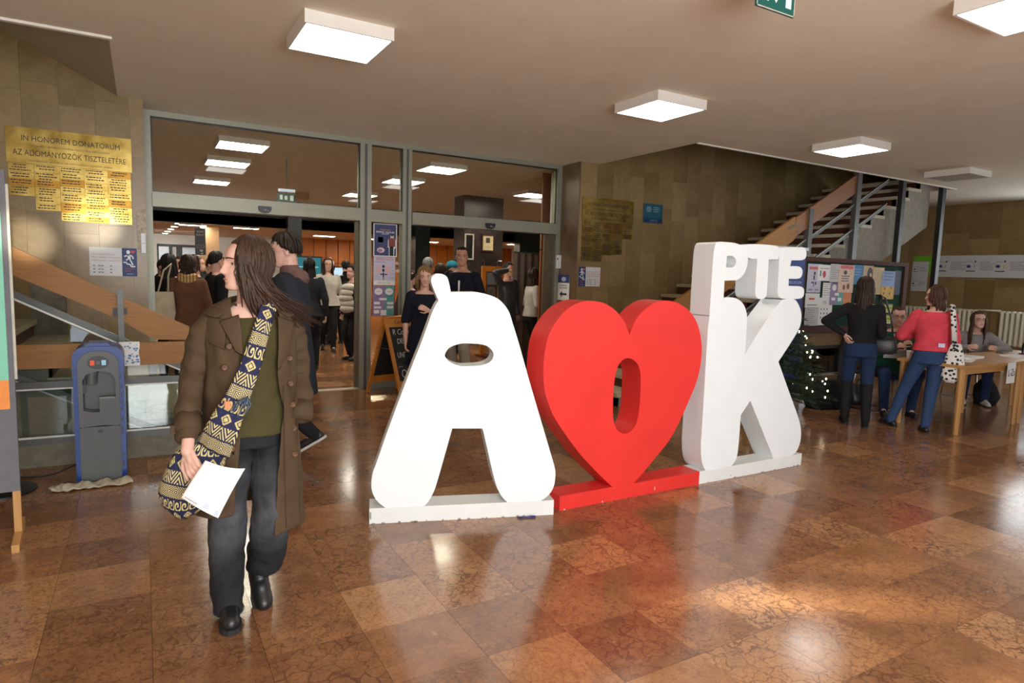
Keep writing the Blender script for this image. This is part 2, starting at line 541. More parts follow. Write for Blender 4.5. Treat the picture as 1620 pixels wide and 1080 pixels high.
# ---- floor: a bed with square stone tiles, the 300 that show largest as parts
floor = struct('floor', MB().box(-6.2, -2.7, -.25, 15, 25, -.021), mat('floor_bed_mortar', srgb(70, 46, 36), .9, var=.1),
               'polished reddish brown limestone tile floor running through the hall')
tiles = []
for i in range(-15, 38):
    for j in range(-7, 63):
        x, y = i * TILE - .003, j * TILE + .19
        cxy = (x + TILE / 2, y + TILE / 2)
        px, py, pz = project((cxy[0], cxy[1], 0))
        vis = pz > .3 and -250 < px < 1870 and -100 < py < 1330
        tiles.append(((1 / pz ** 3) if vis else 0, x, y))
tiles.sort(reverse=True)
g = .0007
tile_me = MB().box(g, g, -.02, TILE - g, TILE - g, 0).mesh('floor_tile')
tile_me.materials.append(STONE)
for s, x, y in tiles[:300]:
    obj('floor_tile', tile_me, None, floor, None, (x, y, 0))
rest = MB()
for s, x, y in tiles[300:]:
    rest.box(x + g, y + g, -.02, x + TILE - g, y + TILE - g, 0)
rest.build('floor_tiling', STONE, floor)['kind'] = 'stuff'

# ---- ceiling with the two stair openings
ce = MB()
T = .26
ce.box(-6.2, -2.7, CZ, 15, 5.8, CZ + T)
ce.box(-.17, 5.8, CZ, 5.88, 17.3, CZ + T)
ce.box(-6.2, YW + .2, CZ, -.17, 17.3, CZ + T)
ce.box(5.88, YW + .2, CZ, 15, 17.3, CZ + T)
ce.box(11.9, 5.8, CZ, 15, YW + .2, CZ + T)
struct('ceiling', ce, PLASTER, 'matt off-white plaster ceiling above the foyer')
# lower ceiling at the far end of the hall behind the black fascia
struct('ceiling_low', MB().box(-6.2, 17.3, 2.56, 15, 25, 2.8), mat('beige_ceiling', srgb(196, 170, 142), .85, var=.04), 'lower beige ceiling at the far end of the hall')
# stair shafts above the openings
sh = MB()
sh.add([(-.17, 5.8, CZ), (-.17, YW + .05, CZ), (-6.2, YW + .05, CZ + 3.1), (-6.2, 5.8, CZ + 3.1), (-.17, 5.8, CZ + .2), (-.17, YW + .05, CZ + .2), (-6.2, YW + .05, CZ + 3.3), (-6.2, 5.8, CZ + 3.3)],
       [(0, 1, 2, 3), (4, 7, 6, 5), (0, 3, 7, 4), (1, 5, 6, 2)])
sh.add([(5.88, 5.8, CZ), (5.88, YW + .05, CZ), (14.2, YW + .05, CZ + 4.3), (14.2, 5.8, CZ + 4.3), (5.88, 5.8, CZ + .2), (5.88, YW + .05, CZ + .2), (14.2, YW + .05, CZ + 4.5), (14.2, 5.8, CZ + 4.5)],
       [(0, 3, 2, 1), (4, 5, 6, 7), (0, 4, 7, 3), (1, 2, 6, 5)])
sh.box(5.88, 5.72, CZ + T, 14.2, 5.8, 8)
sh.box(-6.2, 5.72, CZ + T, -.17, 5.8, 7)
sh.box(14.2, 5.7, CZ + T, 14.4, YW + .3, 8)
struct('ceiling_stair', sh, mat('grey_soffit_paint', srgb(176, 166, 142), .85, var=.05), 'sloping soffits above the two flights of stairs')
tr = MB()
tr.box(-6.2, 5.775, CZ - .018, -.15, 5.815, CZ + .01)
tr.bar((-.17, YW - .015, CZ - .005), (-2.2, YW - .015, CZ + 1.035), .03, .035)
tr.box(-.17, YW - .03, CZ - .03, .05, YW, CZ)
struct('trim_1', tr, mat('white_edge_plaster', srgb(232, 228, 218), .8, var=.05), 'white plaster edge strip at the left stair opening')
tr = MB()
tr.box(5.87, 5.78, CZ - .014, 11.9, 5.81, CZ + .01)
struct('trim_2', tr, MATS['white_edge_plaster'], 'white plaster edge strip at the right stair opening')

# ---- stone clad walls: every slab a piece
def slab_wall(name, label, backing, m, x0, x1, z0, z1, y, sw=.30, shh=.61, skip=(), axis='x', face=-1, dep=.03):
    """backing box plus slabs; axis x: wall lies in XZ at depth y; axis y: wall lies in YZ at x=y"""
    root = struct(name, backing, CONCRETE, label)
    me = MB()
    d = .0006
    if axis == 'x': me.box(d, 0, d, sw - d, dep, shh - d)
    else: me.box(0, d, d, dep, sw - d, shh - d)
    me = me.mesh('wall_slab'); me.materials.append(m)
    n = int((x1 - x0) / sw + .999); k = int((z1 - z0) / shh + .999)
    r = random.Random(len(name))
    many = MB(); cnt = 0
    for i in range(n):
        shift = .3 * ((i * 7) % 3) / 2 * shh
        for j in range(-1, k):
            zz = z0 + j * shh + shift; xx = x0 + i * sw
            a, b = max(zz, z0), min(zz + shh, z1)
            if b - a < .04: continue
            if any(sx0 < xx + sw / 2 < sx1 and sz0 < (a + b) / 2 < sz1 for sx0, sz0, sx1, sz1 in skip): continue
            pr = r.random() * .0025
            yy = (y - dep - pr) if face < 0 else y + pr
            if abs((b - a) - shh) < 1e-6 and xx + sw <= x1 + 1e-6 and cnt < 300:
                o = obj('wall_slab', me, None, root, None, (xx, yy, zz) if axis == 'x' else (yy, xx, zz)); cnt += 1
            elif cnt < 300:
                b2 = min(xx + sw, x1)
                q = MB()
                if axis == 'x': q.box(xx + d, yy, a + d, b2 - d, yy + dep, b - d)
                else: q.box(yy, xx + d, a + d, yy + dep, b2 - d, b - d)
                q.build('wall_slab', m, root); cnt += 1
    return root
slab_wall('wall_left', 'beige limestone clad wall left of the glazed doors', MB().box(-6.2, YW, 0, .05, YW + .16, 5.5), MARBLE, -3.29, .05, 0, 5.2, YW,
          .2925, .61, skip=[(-.96, 1.0, -.6, 1.66)])
slab_wall('wall_right', 'beige limestone clad wall right of the glazed doors', MB().box(5.545, YW, 0, 14.4, YW + .16, 8), MARBLE, 5.545, 14.19, 0, 3.9, YW, .30, .62)
slab_wall('wall_back', 'limestone clad end wall with radiators', MB().box(XR, -2.7, 0, XR + .2, 1.0, CZ).box(XR, 5.5, 0, XR + .2, YW + .2, CZ + 4.8).box(XR, 1.0, 0, XR + .2, 5.5, 1.35).box(XR, 1.0, 2.95, XR + .2, 5.5, CZ),
          MARBLE, 5.54, 7.74, 0, CZ, XR, .52, .80, axis='y')
# reveal of the recess, right of the doors
rv = struct('wall_reveal', MB().box(5.535, YW, 0, 5.56, YF + .1, CZ), MARBLE_BR, 'brown limestone reveal beside the right door')
for k in range(5):
    MB().box(5.528, YW - .03, k * .645 + .001, 5.56, YF - .02, (k + 1) * .645 - .001 if k < 4 else CZ - .001).build('wall_slab', MARBLE_BR, rv)
# the walls nobody sees: behind and beside the camera
fr = MB()
fr.box(-6.2, -2.7, 0, -1.4, -2.5, CZ); fr.box(3.0, -2.7, 0, 6.2, -2.5, CZ); fr.box(6.2, -2.7, 0, 9.0, -2.5, .9); fr.box(6.2, -2.7, 1.9, 9.0, -2.5, CZ); fr.box(9.0, -2.7, 0, 9.35, -2.5, CZ); fr.box(-1.4, -2.7, 2.95, 3.0, -2.5, CZ)  # lower opening added so the sunlit floor brightens the ceiling
fr.box(11.1, -2.7, 0, XR + .2, -2.5, CZ); fr.box(9.35, -2.7, 0, 11.1, -2.5, 2.0); fr.box(9.35, -2.7, 2.42, 11.1, -2.5, CZ)
fr.box(10.12, -2.7, 2.0, 10.2, -2.5, 2.42)
struct('wall_front', fr, PLASTER_W, 'plain painted wall behind the camera')
struct('wall_sun_block', MB().box(17.5, -9, -.2, 17.8, 7, 4.6), PLASTER_W, 'unseen pale outer wall added to block the low sun')  # put outside to keep low sun from entering the right windows
struct('wall_side', MB().box(-6.4, -2.7, 0, -6.2, 25, 5.5), PLASTER_W, 'plain side wall beyond the left stairs')

# ---- glazed partition with two sliding doors
ps = thing('door_1', 'grey aluminium glazed partition with two wide sliding doors', None, (0, YF, 0))
ps['kind'] = 'structure'
del ps['label']; ps['label'] = 'grey aluminium glazed partition with two wide sliding door openings'
DEPTH = .14
def member(nm, x0, z0, x1, z1, y0=-.05, y1=.09): return MB().box(x0, y0, z0, x1, y1, z1).build(nm, ALU, ps)
member('top_rail', .04, 3.15, 5.535, CZ)
for x0, x1 in ((.04, .118), (2.437, 2.585), (3.008, 3.13), (5.452, 5.535)): member('mullion', x0, 0, x1, 3.15)
for x0, x1 in ((2.495, 2.527), (3.055, 3.085)): MB().box(x0, -.054, 0, x1, -.05, 3.15).build('mullion_groove', STEEL, ps)
for x0, x1 in ((.118, 2.437), (2.585, 3.008), (3.13, 5.452)):
    member('transom_rail', x0, 2.18, x1, 2.337, -.10 if x1 - x0 > 1 else -.05)
    MB().box(x0, .0, 2.337, x1, .012, 3.15).build('pane', GLASS, ps)
    q = MB()
    for a, b, c, d in ((x0, 2.337, x1, 2.349), (x0, 3.138, x1, 3.15), (x0, 2.337, x0 + .012, 3.15), (x1 - .012, 2.337, x1, 3.15)): q.box(a, -.012, b, c, -.004, d)
    q.build('glazing_bead', BLACK, ps)
member('bottom_rail', 2.585, 0, 3.008, .11)
MB().box(2.585, 0, .11, 3.008, .012, 2.18).build('pane', GLASS, ps)
MB().box(.118, -.06, .001, 2.437, .06, .006).box(3.13, -.06, .001, 5.452, .06, .006).build('threshold', mat('worn_steel_threshold', srgb(196, 188, 172), .4, .3), ps)
# parked door leaves behind the fixed pane
for x0, x1 in ((2.395, 2.436), (5.30, 5.45)):
    MB().box(x0, .03, .01, x1, .07, 2.175).build('sliding_leaf', mat('bronze_door_leaf', srgb(104, 92, 72), .4, .3), ps)
def sensor(x, label):
    t = thing('motion_sensor', label, 'sensor', (x, YF - .103, 2.245))
    a = [(-.07 * math.cos(math.pi * k / 12), -.01 - .05 * math.sin(math.pi * k / 12)) for k in range(13)]
    MB().prism([(-.07, .02), (.07, .02)] + a[::-1], -.05, 0).build('housing', BLACK, t, 40)
    MB().ell((.0, -.05, -.022), (.012, .005, .01)).ell((.028, -.05, -.03), (.007, .004, .006)).build('lens', mat('grey_lens', (.4, .42, .45), .2), t, True)
sensor(1.275, 'black half-dome motion sensor above the left doorway')
sensor(4.28, 'black half-dome motion sensor above the right doorway')

# ---- the hall beyond
hl = MB()
hl.box(-6.2, YF + .05, 0, -.05, YF + .15, CZ).box(5.56, YW + .16, 0, 5.75, YF + .3, CZ)
hl.box(12.6, YF, 0, 12.8, 25, CZ)
hl.box(-6.2, 24.6, 0, 15, 24.8, 3)
struct('wall_hall', hl, PLASTER_W, 'white walls of the hall beyond the doors')
struct('trim_3', MB().box(-6.2, 17.3, 2.55, 12.6, 17.42, CZ), mat('black_fascia', (.012, .012, .012), .35, var=.2), 'black fascia band across the far end of the hall')
for i in range(14): pass
def gcol(x0, x1, y, d, m, label, z1=CZ):
    o = MB().box(x0, y, 0, x1, y + d, z1).build('pillar', m); o['kind'] = 'structure'; o['label'] = label
    return o
gcol(3.20, 3.53, 16.9, .35, MARBLE_GR, 'dark green marble pillar behind the man in the dark coat')
gcol(6.60, 7.03, 16.9, .35, MARBLE_GR, 'dark green marble pillar behind the blond woman')
gcol(9.96, 10.8, 16.9, .35, MARBLE_GR, 'dark green marble pillar behind the grey partition')
gcol(1.293, 1.72, 18.0, .4, mat('beige_pillar_paint', srgb(206, 170, 132), .75, var=.03), 'beige painted pillar above the crowd', 2.56)
cb = thing('wall_panelling', 'orange wood panelled wall at the far end of the hall', None, (0, 22, 0)); cb['kind'] = 'structure'
for x0 in [4.58 + .405 * k for k in range(20)]:
    MB().box(x0 + .012, 0, 1.77, x0 + .393, .04, 2.56).build('wall_panel', ORANGE_WOOD, cb)
    MB().box(x0 + .012, 0, 0.02, x0 + .393, .04, 1.745).build('wall_panel', ORANGE_WOOD, cb)
MB().box(4.55, .04, 0, 12.7, .1, 2.56).build('backing', DARK_WOOD, cb)
MB().box(4.5, .1, 0, 4.6, 2.6, 2.56).build('end_wall', PLASTER_W, cb)
dk = MB().box(5.97, 12.5, 0, 6.92, 13.0, CZ).build('wall_block', MARBLE_DK); dk['kind'] = 'structure'; dk['label'] = 'dark veined marble wall block behind the man in the navy hoodie'
# end door with dark frames, far left
dt = thing('door_2', 'far glazed door with dark frame in white corridor', None, (0, 24.55, 0)); dt['kind'] = 'structure'
MB().box(.45, 0, 2.15, 2.0, .05, 2.23).box(.8, 0, 0, .9, .05, 2.15).box(1.02, 0, 0, 1.2, .05, 2.15).box(.45, 0, 0, .5, .05, 2.2).build('door_frame', STEEL_DK, dt)
MB().box(.5, .02, 0, .8, .03, 2.15).box(1.2, .02, 0, 1.9, .03, 2.1).build('pane', mat('pale_pane', srgb(196, 204, 214), .3, emit=.25), dt)

# ================================================================== CEILING LIGHTS
LAMP_E = emission('led_diffuser', (1, .97, .92), 10.)
LAMP_H = emission('led_diffuser_hall', (1, .93, .78), 30.)
LAMP_L = emission('panel_light_low', (1, .88, .66), 42.)
LAMP_L2 = emission('panel_light_wood', (1, .86, .62), 95.)
LAMP_D = emission('downlight_lens', (1, .97, .92), 34.)
LAMP_FR = mat('white_lamp_housing', srgb(232, 228, 220), .5, var=.02)
def lamp(x, y, z, label, on=LAMP_E, sx=.6, sy=.6, h=.085, group=None):
    t = thing('ceiling_light', label, 'ceiling light', (x, y, z), 0, group)
    a, b = sx / 2, sy / 2
    q = MB().box(-a, -b, -h, a, -b + .015, 0).box(-a, b - .015, -h, a, b, 0).box(-a, -b + .015, -h, -a + .015, b - .015, 0).box(a - .015, -b + .015, -h, a, b - .015, 0)
    q.box(-a + .015, -b + .015, -.02, a - .015, b - .015, 0)
    q.build('housing', LAMP_FR, t)
    MB().box(-a + .016, -b + .016, -h + .002, a - .016, b - .016, -h + .012).build('diffuser', on, t)
    return t
lamp(1.245, 4.71, CZ, 'square white LED ceiling light above the letter A side, largest lit panel')
lamp(4.275, 4.73, CZ, 'lit square ceiling light above the red heart')
lamp(7.30, 4.75, CZ, 'lit square ceiling light near the right stair opening')
lamp(4.42, 1.82, CZ, 'lit square ceiling light cut off at the top right corner')
lamp(10.15, 4.95, CZ, 'unlit square ceiling light beyond the stair opening edge', mat('unlit_diffuser', srgb(190, 182, 168), .5))
HL = {(0, 0): 'hall ceiling light nearest behind the left transom', (0, 1): 'second hall ceiling light behind the left transom', (0, 2): 'third hall ceiling light behind the left transom, farthest',
      (1, 0): 'hall ceiling light nearest behind the right transom', (1, 1): 'hall ceiling light split by the transom mullion', (1, 2): 'far hall ceiling light seen at the right end of the left transom',
      (2, 0): 'hall ceiling light hidden behind the door reveal', (2, 1): 'hall ceiling light at the right end of the right transom', (2, 2): 'far hall ceiling light behind the right wall'}
for i, x in enumerate((1.2, 4.1, 6.85)):
    for j, y in enumerate((9.45, 11.15, 13.8)):
        if i == 2 and j != 1: continue
        lamp(x, y, CZ, HL[(i, j)], LAMP_H, .62, .62, .07, 'hall ceiling lights')
for k, (x, y, lb) in enumerate(((1.12, 17.9, 'slim ceiling panel light above the crowd'), (4.75, 19.6, 'slim ceiling panel light before the orange panelling'), (8.1, 19.6, 'slim ceiling panel light seen through the right doorway'),
                                (2.35, 17.9, 'slim ceiling panel light over the man in the dark coat'), (6.4, 19.8, 'slim ceiling panel light at the right jamb of the left door'), (10.6, 18.2, 'slim ceiling panel light above the grey partition'), (9.7, 18.2, 'slim ceiling panel light beside the yellow curtain'))):
    lamp(x, y, 2.56, lb, LAMP_L2 if y > 19 else LAMP_L, .62, .3, .03, 'lights of the low ceiling')
for k in range(5):
    t = thing('downlight', 'small round downlight in the white corridor ceiling, number %s from the front' % ('first second third fourth fifth'.split()[k]), 'ceiling light', (.80 - .03 * k, 17.9 + 1.5 * k, 2.56), 0, 'corridor downlights')
    t['label'] = 'small round downlight in the row over the white corridor, %s from the doors' % ('first second third fourth fifth'.split()[k])
    MB().prism([(.075 * math.cos(a * .4488), .075 * math.sin(a * .4488)) for a in range(14)], -.012, 0, axes=(0, 1, 2)).build('lens', LAMP_D, t)
    MB().prism([(.095 * math.cos(a * .4488), .095 * math.sin(a * .4488)) for a in range(14)], -.006, 0, [[(.075 * math.cos(a * .4488), .075 * math.sin(a * .4488)) for a in range(14)]], axes=(0, 1, 2)).build('ring', LAMP_FR, t)

# exit sign on the ceiling
GREEN = mat('exit_green', srgb(0, 92, 84), .5, var=.05)
ex = panel('exit_sign', 'green emergency exit sign hanging from the ceiling near the top edge', 'sign', .30, .17, (2.945, 2.41, 3.065), GREEN, 0, .012)
rects(ex, mat('pale_rim', srgb(196, 190, 176), .5), [(-.15, -.085, .15, -.079), (-.15, .079, .15, .085), (-.15, -.085, -.144, .085), (.144, -.085, .15, .085)], 'rim')
rects(ex, WHITE, [(.075, -.05, .12, .05), (-.075, -.045, -.06, .05)], 'pictogram')
MB().prism([(-.035, .04), (.0, .04), (.0, .0), (.022, .0), (-.005, -.045), (-.045, .0), (-.035, .0)][::-1], -.0095, -.0088).build('arrow', WHITE, ex)
MB().box(-.012, -.004, .085, .012, .004, .142).build('bracket', LAMP_FR, ex)
# small exit sign in the hall, seen through the left transom
ex2 = panel('exit_sign', 'small dark green exit sign behind the left transom glass', 'sign', .26, .13, (1.95, 10.4, 2.62), GREEN, 0, .02)
rects(ex2, WHITE, [(-.10, -.03, -.06, .04), (-.03, -.03, .01, .03), (.05, -.04, .10, .04)], 'pictogram')
MB().box(-.005, -.005, .065, .005, .005, .59).build('hanger', STEEL_DK, ex2)
MB().box(-.12, -.04, .09, .12, .02, .13).build('lamp_bar', mat('pale_blue_lamp', srgb(190, 206, 230), .4, emit=.6), ex2)

# ================================================================== THE BIG LETTERS
L_A=[(0.11,0.096),(0.075,0.115),(0.04,0.153),(0.017,0.202),(0.011,0.256),(0.02,0.326),(0.039,0.38,1),(0.107,0.587),(0.249,0.988),(0.295,1.109),(0.341,1.241),(0.362,1.304),(0.382,1.35),(0.401,1.381,1),(0.359,1.479),(0.354,1.507),(0.364,1.53),(0.384,1.542),(0.412,1.544),(0.446,1.53),(0.461,1.496),(0.475,1.434,1),(0.54,1.436),(0.59,1.438),(0.644,1.437),(0.714,1.422),(0.768,1.4),(0.809,1.364),(0.841,1.318),(0.867,1.245),(0.9,1.151),(0.981,0.898),(1.091,0.566),(1.147,0.398),(1.176,0.305),(1.18,0.254),(1.172,0.191),(1.142,0.137),(1.086,0.097),(1.023,0.083,1),(0.905,0.082),(0.872,0.094),(0.828,0.138),(0.796,0.198),(0.769,0.282),(0.695,0.575),(0.688,0.585,1),(0.501,0.589,1),(0.407,0.228),(0.385,0.17),(0.357,0.122),(0.328,0.096),(0.272,0.089,1)]
AHOLE=[(0.547,1.121),(0.621,1.121),(0.681,1.115),(0.723,1.097),(0.75,1.056),(0.737,1.015),(0.684,0.988),(0.597,0.981),(0.546,0.981),(0.479,1.006),(0.447,1.04),(0.45,1.064),(0.477,1.098)]
HEART=[(2.897,1.161,1),(2.921,1.225),(2.967,1.293),(3.04,1.351),(3.123,1.39),(3.211,1.402),(3.301,1.393),(3.396,1.358),(3.485,1.297),(3.549,1.213),(3.589,1.101),(3.6,1.002),(3.587,0.876),(3.54,0.744),(3.35,0.412),(3.179,0.247),(3.002,0.098),(2.91,0.043,1),(2.815,0.094),(2.545,0.34),(2.383,0.526),(2.285,0.659),(2.235,0.764),(2.217,0.813),(2.201,0.95),(2.207,1.064),(2.227,1.16),(2.267,1.237),(2.329,1.309),(2.399,1.36),(2.487,1.391),(2.57,1.395),(2.649,1.385),(2.721,1.357),(2.788,1.313),(2.854,1.242)]
HHOLE=[(2.894,1.004),(2.945,0.987),(2.986,0.952),(3.011,0.897),(3.018,0.844),(3.022,0.757),(3.017,0.623),(2.996,0.532),(2.957,0.486),(2.894,0.47),(2.834,0.498),(2.794,0.564),(2.781,0.65),(2.777,0.773),(2.781,0.826),(2.792,0.908),(2.814,0.96),(2.845,0.991)]
L_K=[(3.731,0.096),(3.686,0.145),(3.662,0.216),(3.651,0.311,1),(3.651,0.716),(3.65,1.186),(3.658,1.293,1),(3.797,1.426,1),(3.83,1.432),(3.933,1.423),(4.009,1.386),(4.053,1.328),(4.07,1.27),(4.073,1.138),(4.074,0.984,1),(4.245,1.195),(4.466,1.417,1),(4.567,1.425),(4.64,1.413),(4.701,1.351),(4.728,1.288),(4.719,1.197),(4.624,1.071),(4.48,0.912,1),(4.645,0.65),(4.794,0.415),(4.837,0.315),(4.843,0.215),(4.808,0.136),(4.738,0.091,1),(4.601,0.078),(4.51,0.097,1),(4.173,0.612,1),(4.074,0.504,1),(4.069,0.235),(4.055,0.154),(4.017,0.108),(3.961,0.078,1)]
L_P=[(3.658,1.293,1),(3.658,1.691),(3.667,1.807),(3.692,1.836),(3.772,1.842),(3.894,1.838),(3.957,1.82),(4.011,1.791),(4.033,1.739),(4.029,1.674),(3.999,1.609),(3.93,1.564),(3.873,1.559,1),(3.793,1.556,1),(3.795,1.426,1)]
PHOLE=[(3.802,1.74,1),(3.862,1.742),(3.899,1.719),(3.903,1.684),(3.87,1.658),(3.799,1.656,1)]
L_T=[(3.941,1.828,1),(4.081,1.842),(4.365,1.84),(4.403,1.808),(4.388,1.738,1),(4.277,1.732,1),(4.279,1.454),(4.254,1.425),(4.2,1.421),(4.16,1.438),(4.145,1.474,1),(4.144,1.732,1),(4.071,1.731),(4.033,1.742,1)]
L_E=[(4.394,1.83,1),(4.63,1.844),(4.702,1.841),(4.73,1.813),(4.729,1.766),(4.69,1.744),(4.549,1.736,1),(4.539,1.688,1),(4.661,1.687),(4.698,1.658),(4.693,1.612),(4.659,1.592),(4.533,1.587,1),(4.538,1.528,1),(4.691,1.527),(4.735,1.505),(4.737,1.451),(4.692,1.428),(4.468,1.426),(4.42,1.448),(4.408,1.478,1),(4.399,1.738,1)]

def letter_block(parent, name, outline, hole, depth, m, y0=0.):
    mb = MB().prism(crom(outline), y0, y0 + depth, [crom(hole)] if hole else [])
    return mb.build(name, m, parent, 35)
ta = thing('giant_letter', 'giant white letter A with slanted accent standing on a white base', 'letter', (1.172, 3.71, 0), math.atan2(-.30728, .95162))
letter_block(ta, 'letter_face', L_A, AHOLE, .15, WHITE)
MB().box(0, -.002, .0, 1.176, .172, .098).build('base', WHITE_EDGE, ta)
q = MB()
rg = random.Random(3)
for k in range(16): 
    u = rg.random() * 1.16; q.box(u, -.0035, .0005, u + .004 + .02 * rg.random(), -.002, .004 + .006 * rg.random())
q.box(.002, -.0035, .03, .012, -.002, .075)
q.build('chipped_paint', mat('chipped_grey', srgb(150, 148, 142), .9, var=.3), ta)
th = thing('giant_heart', 'giant red heart with an oval hole between the white letters', 'letter', (0, 3.39, 0))
letter_block(th, 'heart_face', HEART, HHOLE, .205, REDP)
MB().box(2.364, -.003, 0, 3.652, .17, .1).build('base', REDP, th)
MB().box(3.2, -.0045, .02, 3.204, -.003, .045).box(2.72, -.0045, .004, 2.727, -.003, .012).box(2.4, -.0045, .001, 2.41, -.003, .006).build('paint_chip', WHITE, th)
tk = thing('giant_letter', 'giant white letter K carrying the three smaller letters PTE', 'letter', (0, 3.39, 0))
letter_block(tk, 'letter_k', L_K, None, .20, WHITE)
MB().box(3.651, .0, 1.2905, 3.6575, .2, 1.2945).build('seam', mat('seam_grey', srgb(150, 140, 136), .8), tk)
letter_block(tk, 'letter_p', L_P, PHOLE, .20, WHITE)
letter_block(tk, 'letter_t', L_T, None, .198, WHITE, .003)
letter_block(tk, 'letter_e', L_E, None, .20, WHITE, .001)
MB().box(3.653, -.002, 0, 4.872, .172, .1).build('base', WHITE_EDGE, tk)
q = MB()
for k in range(14):
    u = 3.7 + rg.random() * 1.15; q.box(u, -.0035, .0005, u + .004 + .015 * rg.random(), -.002, .004 + .005 * rg.random())
q.box(4.0, -.0035, .02, 4.01, -.002, .028)
q.build('chipped_paint', MATS['chipped_grey'], tk)

# ================================================================== STAIRS AND RAILINGS
TREAD = mat('pale_terrazzo_tread', srgb(196, 186, 158), .5, var=.15, scale=40)
RISER = wood('brown_riser', srgb(66, 36, 24), srgb(100, 58, 40), 1, .5)
STRING = mat('grey_stucco_stringer', srgb(150, 146, 132), .8, var=.15, scale=12)
def flight(name, label, x0, sgn, n, run, rise, y0, y1):
    t = thing(name, label, 'staircase', (x0, y0, 0))
    for k in range(n):
        a, b = sgn * k * run, sgn * (k + 1) * run + sgn * .03
        lo, hi = min(a - sgn * .03, b), max(a - sgn * .03, b)
        MB().box(lo, -.02, (k + 1) * rise - .05, hi, y1 - y0, (k + 1) * rise).build('tread', TREAD, t)
        MB().box(min(a, a + sgn * .02), .0, max(0, k * rise - .01), max(a, a + sgn * .02), y1 - y0, (k + 1) * rise - .05).build('riser', RISER, t)
    out = [(0, 0)]
    for k in range(n): out += [(k * run, (k + 1) * rise - .05), ((k + 1) * run, (k + 1) * rise - .05)]
    L = n * run; Z = n * rise
    out += [(L, Z - .75), (.75 / rise * run * .95, 0)]
    pl = [(sgn * a, b) for a, b in out]
    if sgn > 0: pl = pl[::-1]
    MB().prism(pl, 0, .06).build('stringer', STRING, t)
    MB().prism([(0, 0), (sgn * L, Z - .06), (sgn * L, Z - .75), (sgn * .75 / rise * run * .95, 0)][::-sgn], .06, y1 - y0 - .01).build('flight_core', STRING, t)
    return t
flight('staircase', 'broad flight of stairs rising to the right behind the letters', 4.95, 1, 20, .323, .1655, 5.96, 7.70)
flight('staircase', 'flight of stairs rising to the left behind the water dispenser', .62, -1, 12, .31, .165, 5.96, 7.70)

def slanted(root, p, q, w, y, th, m, name='handrail'):
    (x0, z0), (x1, z1) = p, q
    return MB().prism([(x0, z0 - w), (x1, z1 - w), (x1, z1), (x0, z0)] if x1 > x0 else [(x1, z1 - w), (x0, z0 - w), (x0, z0), (x1, z1)], y, y + th).build(name, m, root)
# right stair railing
rr = thing('stair_railing', 'sloping stair railing with wide wooden handrail right of the letters', 'railing', (0, 5.85, 0))
MB().prism([(5.60, .96), (5.72, .95), (7.84, 2.145), (7.88, 2.20), (7.84, 2.47), (5.60, 1.24)], -.02, .025).build('handrail', OAK, rr)
MB().prism([(7.86, 2.19), (9.3, 2.975), (9.3, 3.2), (9.22, 3.2), (7.86, 2.455)], -.018, .02).build('handrail', wood('brown_oak_plank', srgb(120, 76, 40), srgb(156, 104, 60), 0), rr)
for dz, nm in ((-.45, 'upper_bar'), (-.82, 'lower_bar')):
    q = MB(); q.bar((5.7, .01, 1.28 + dz), (10.0, .01, 3.61 + dz), .03, .05)
    q.build(nm, STEEL, rr)
    MB().bar((5.7, -.01, 1.31 + dz), (10.0, -.01, 3.64 + dz), .012, .008).build('pane_edge', mat('pale_glass_edge', srgb(190, 200, 190), .3), rr)
MB().bar((7.7, -.012, 2.30), (7.86, -.012, 2.36), .02, .03).build('joint_plate', STEEL, rr)
for x, z0, z1, wd in ((5.68, .0, 1.24, .05), (8.155, 0, 2.60, .085), (9.215, 0, CZ, .10), (10.38, 0, CZ, .09), (11.56, 0, CZ, .10)):
    MB().box(x - wd / 2, -.045, z0, x + wd / 2, .03, z1).build('post', STEEL_DK if x > 10 else STEEL, rr)
MB().bar((11.62, -.02, 1.3), (11.62, -.02, 3.0), .012, .012).build('bright_edge', CHROME, rr)
# right guard under the notice board
gr = thing('guard_railing', 'low wooden guard rail with dark bars under the notice board', 'railing', (0, 5.88, 0))
MB().box(7.3, -.02, .69, 11.5, .025, .91).build('guard_plank', wood('dull_oak_plank', srgb(128, 98, 58), srgb(160, 124, 78), 0), gr)
MB().box(7.3, -.015, .60, 11.5, .015, .645).build('upper_bar', STEEL_DK, gr)
MB().box(7.3, -.015, .19, 11.5, .015, .225).build('lower_bar', CHROME, gr)
MB().box(7.32, .0, .23, 11.5, .008, .60).build('pane', GLASS_RAIL, gr)
# left stair railing
lr = thing('stair_railing', 'sloping stair railing with wide wooden handrail behind the water dispenser', 'railing', (0, 5.90, 0))
MB().prism([(.318, .937), (.326, 1.045), (-.137, 1.28), (-1.4, 1.965), (-1.4, 1.745), (-.815, 1.437), (-.18, 1.12), (.075, .945)], -.02, .022).build('handrail', OAK, lr)
MB().box(-.173, -.045, 0, -.133, -.022, 1.345).build('post', STEEL, lr)
MB().box(-.205, -.03, 1.13, -.173, .03, 1.2).box(-.133, -.03, 1.15, -.11, .03, 1.2).build('bracket', STEEL_DK, lr)
for dz in (0, -.62):
    MB().bar((-1.4, .01, 1.605 + dz), (.35, .01, .665 + dz), .03, .055).build('sloping_bar', STEEL, lr)
    MB().bar((-1.4, -.008, 1.575 + dz), (.35, -.008, .635 + dz), .012, .012).build('pane_edge', mat('white_glass_edge', srgb(226, 230, 226), .3), lr)
MB().prism([(-1.4, 1.01), (.35, .07), (.35, .62), (-1.4, 1.56)], .004, .012).build('pane', GLASS_RAIL, lr)
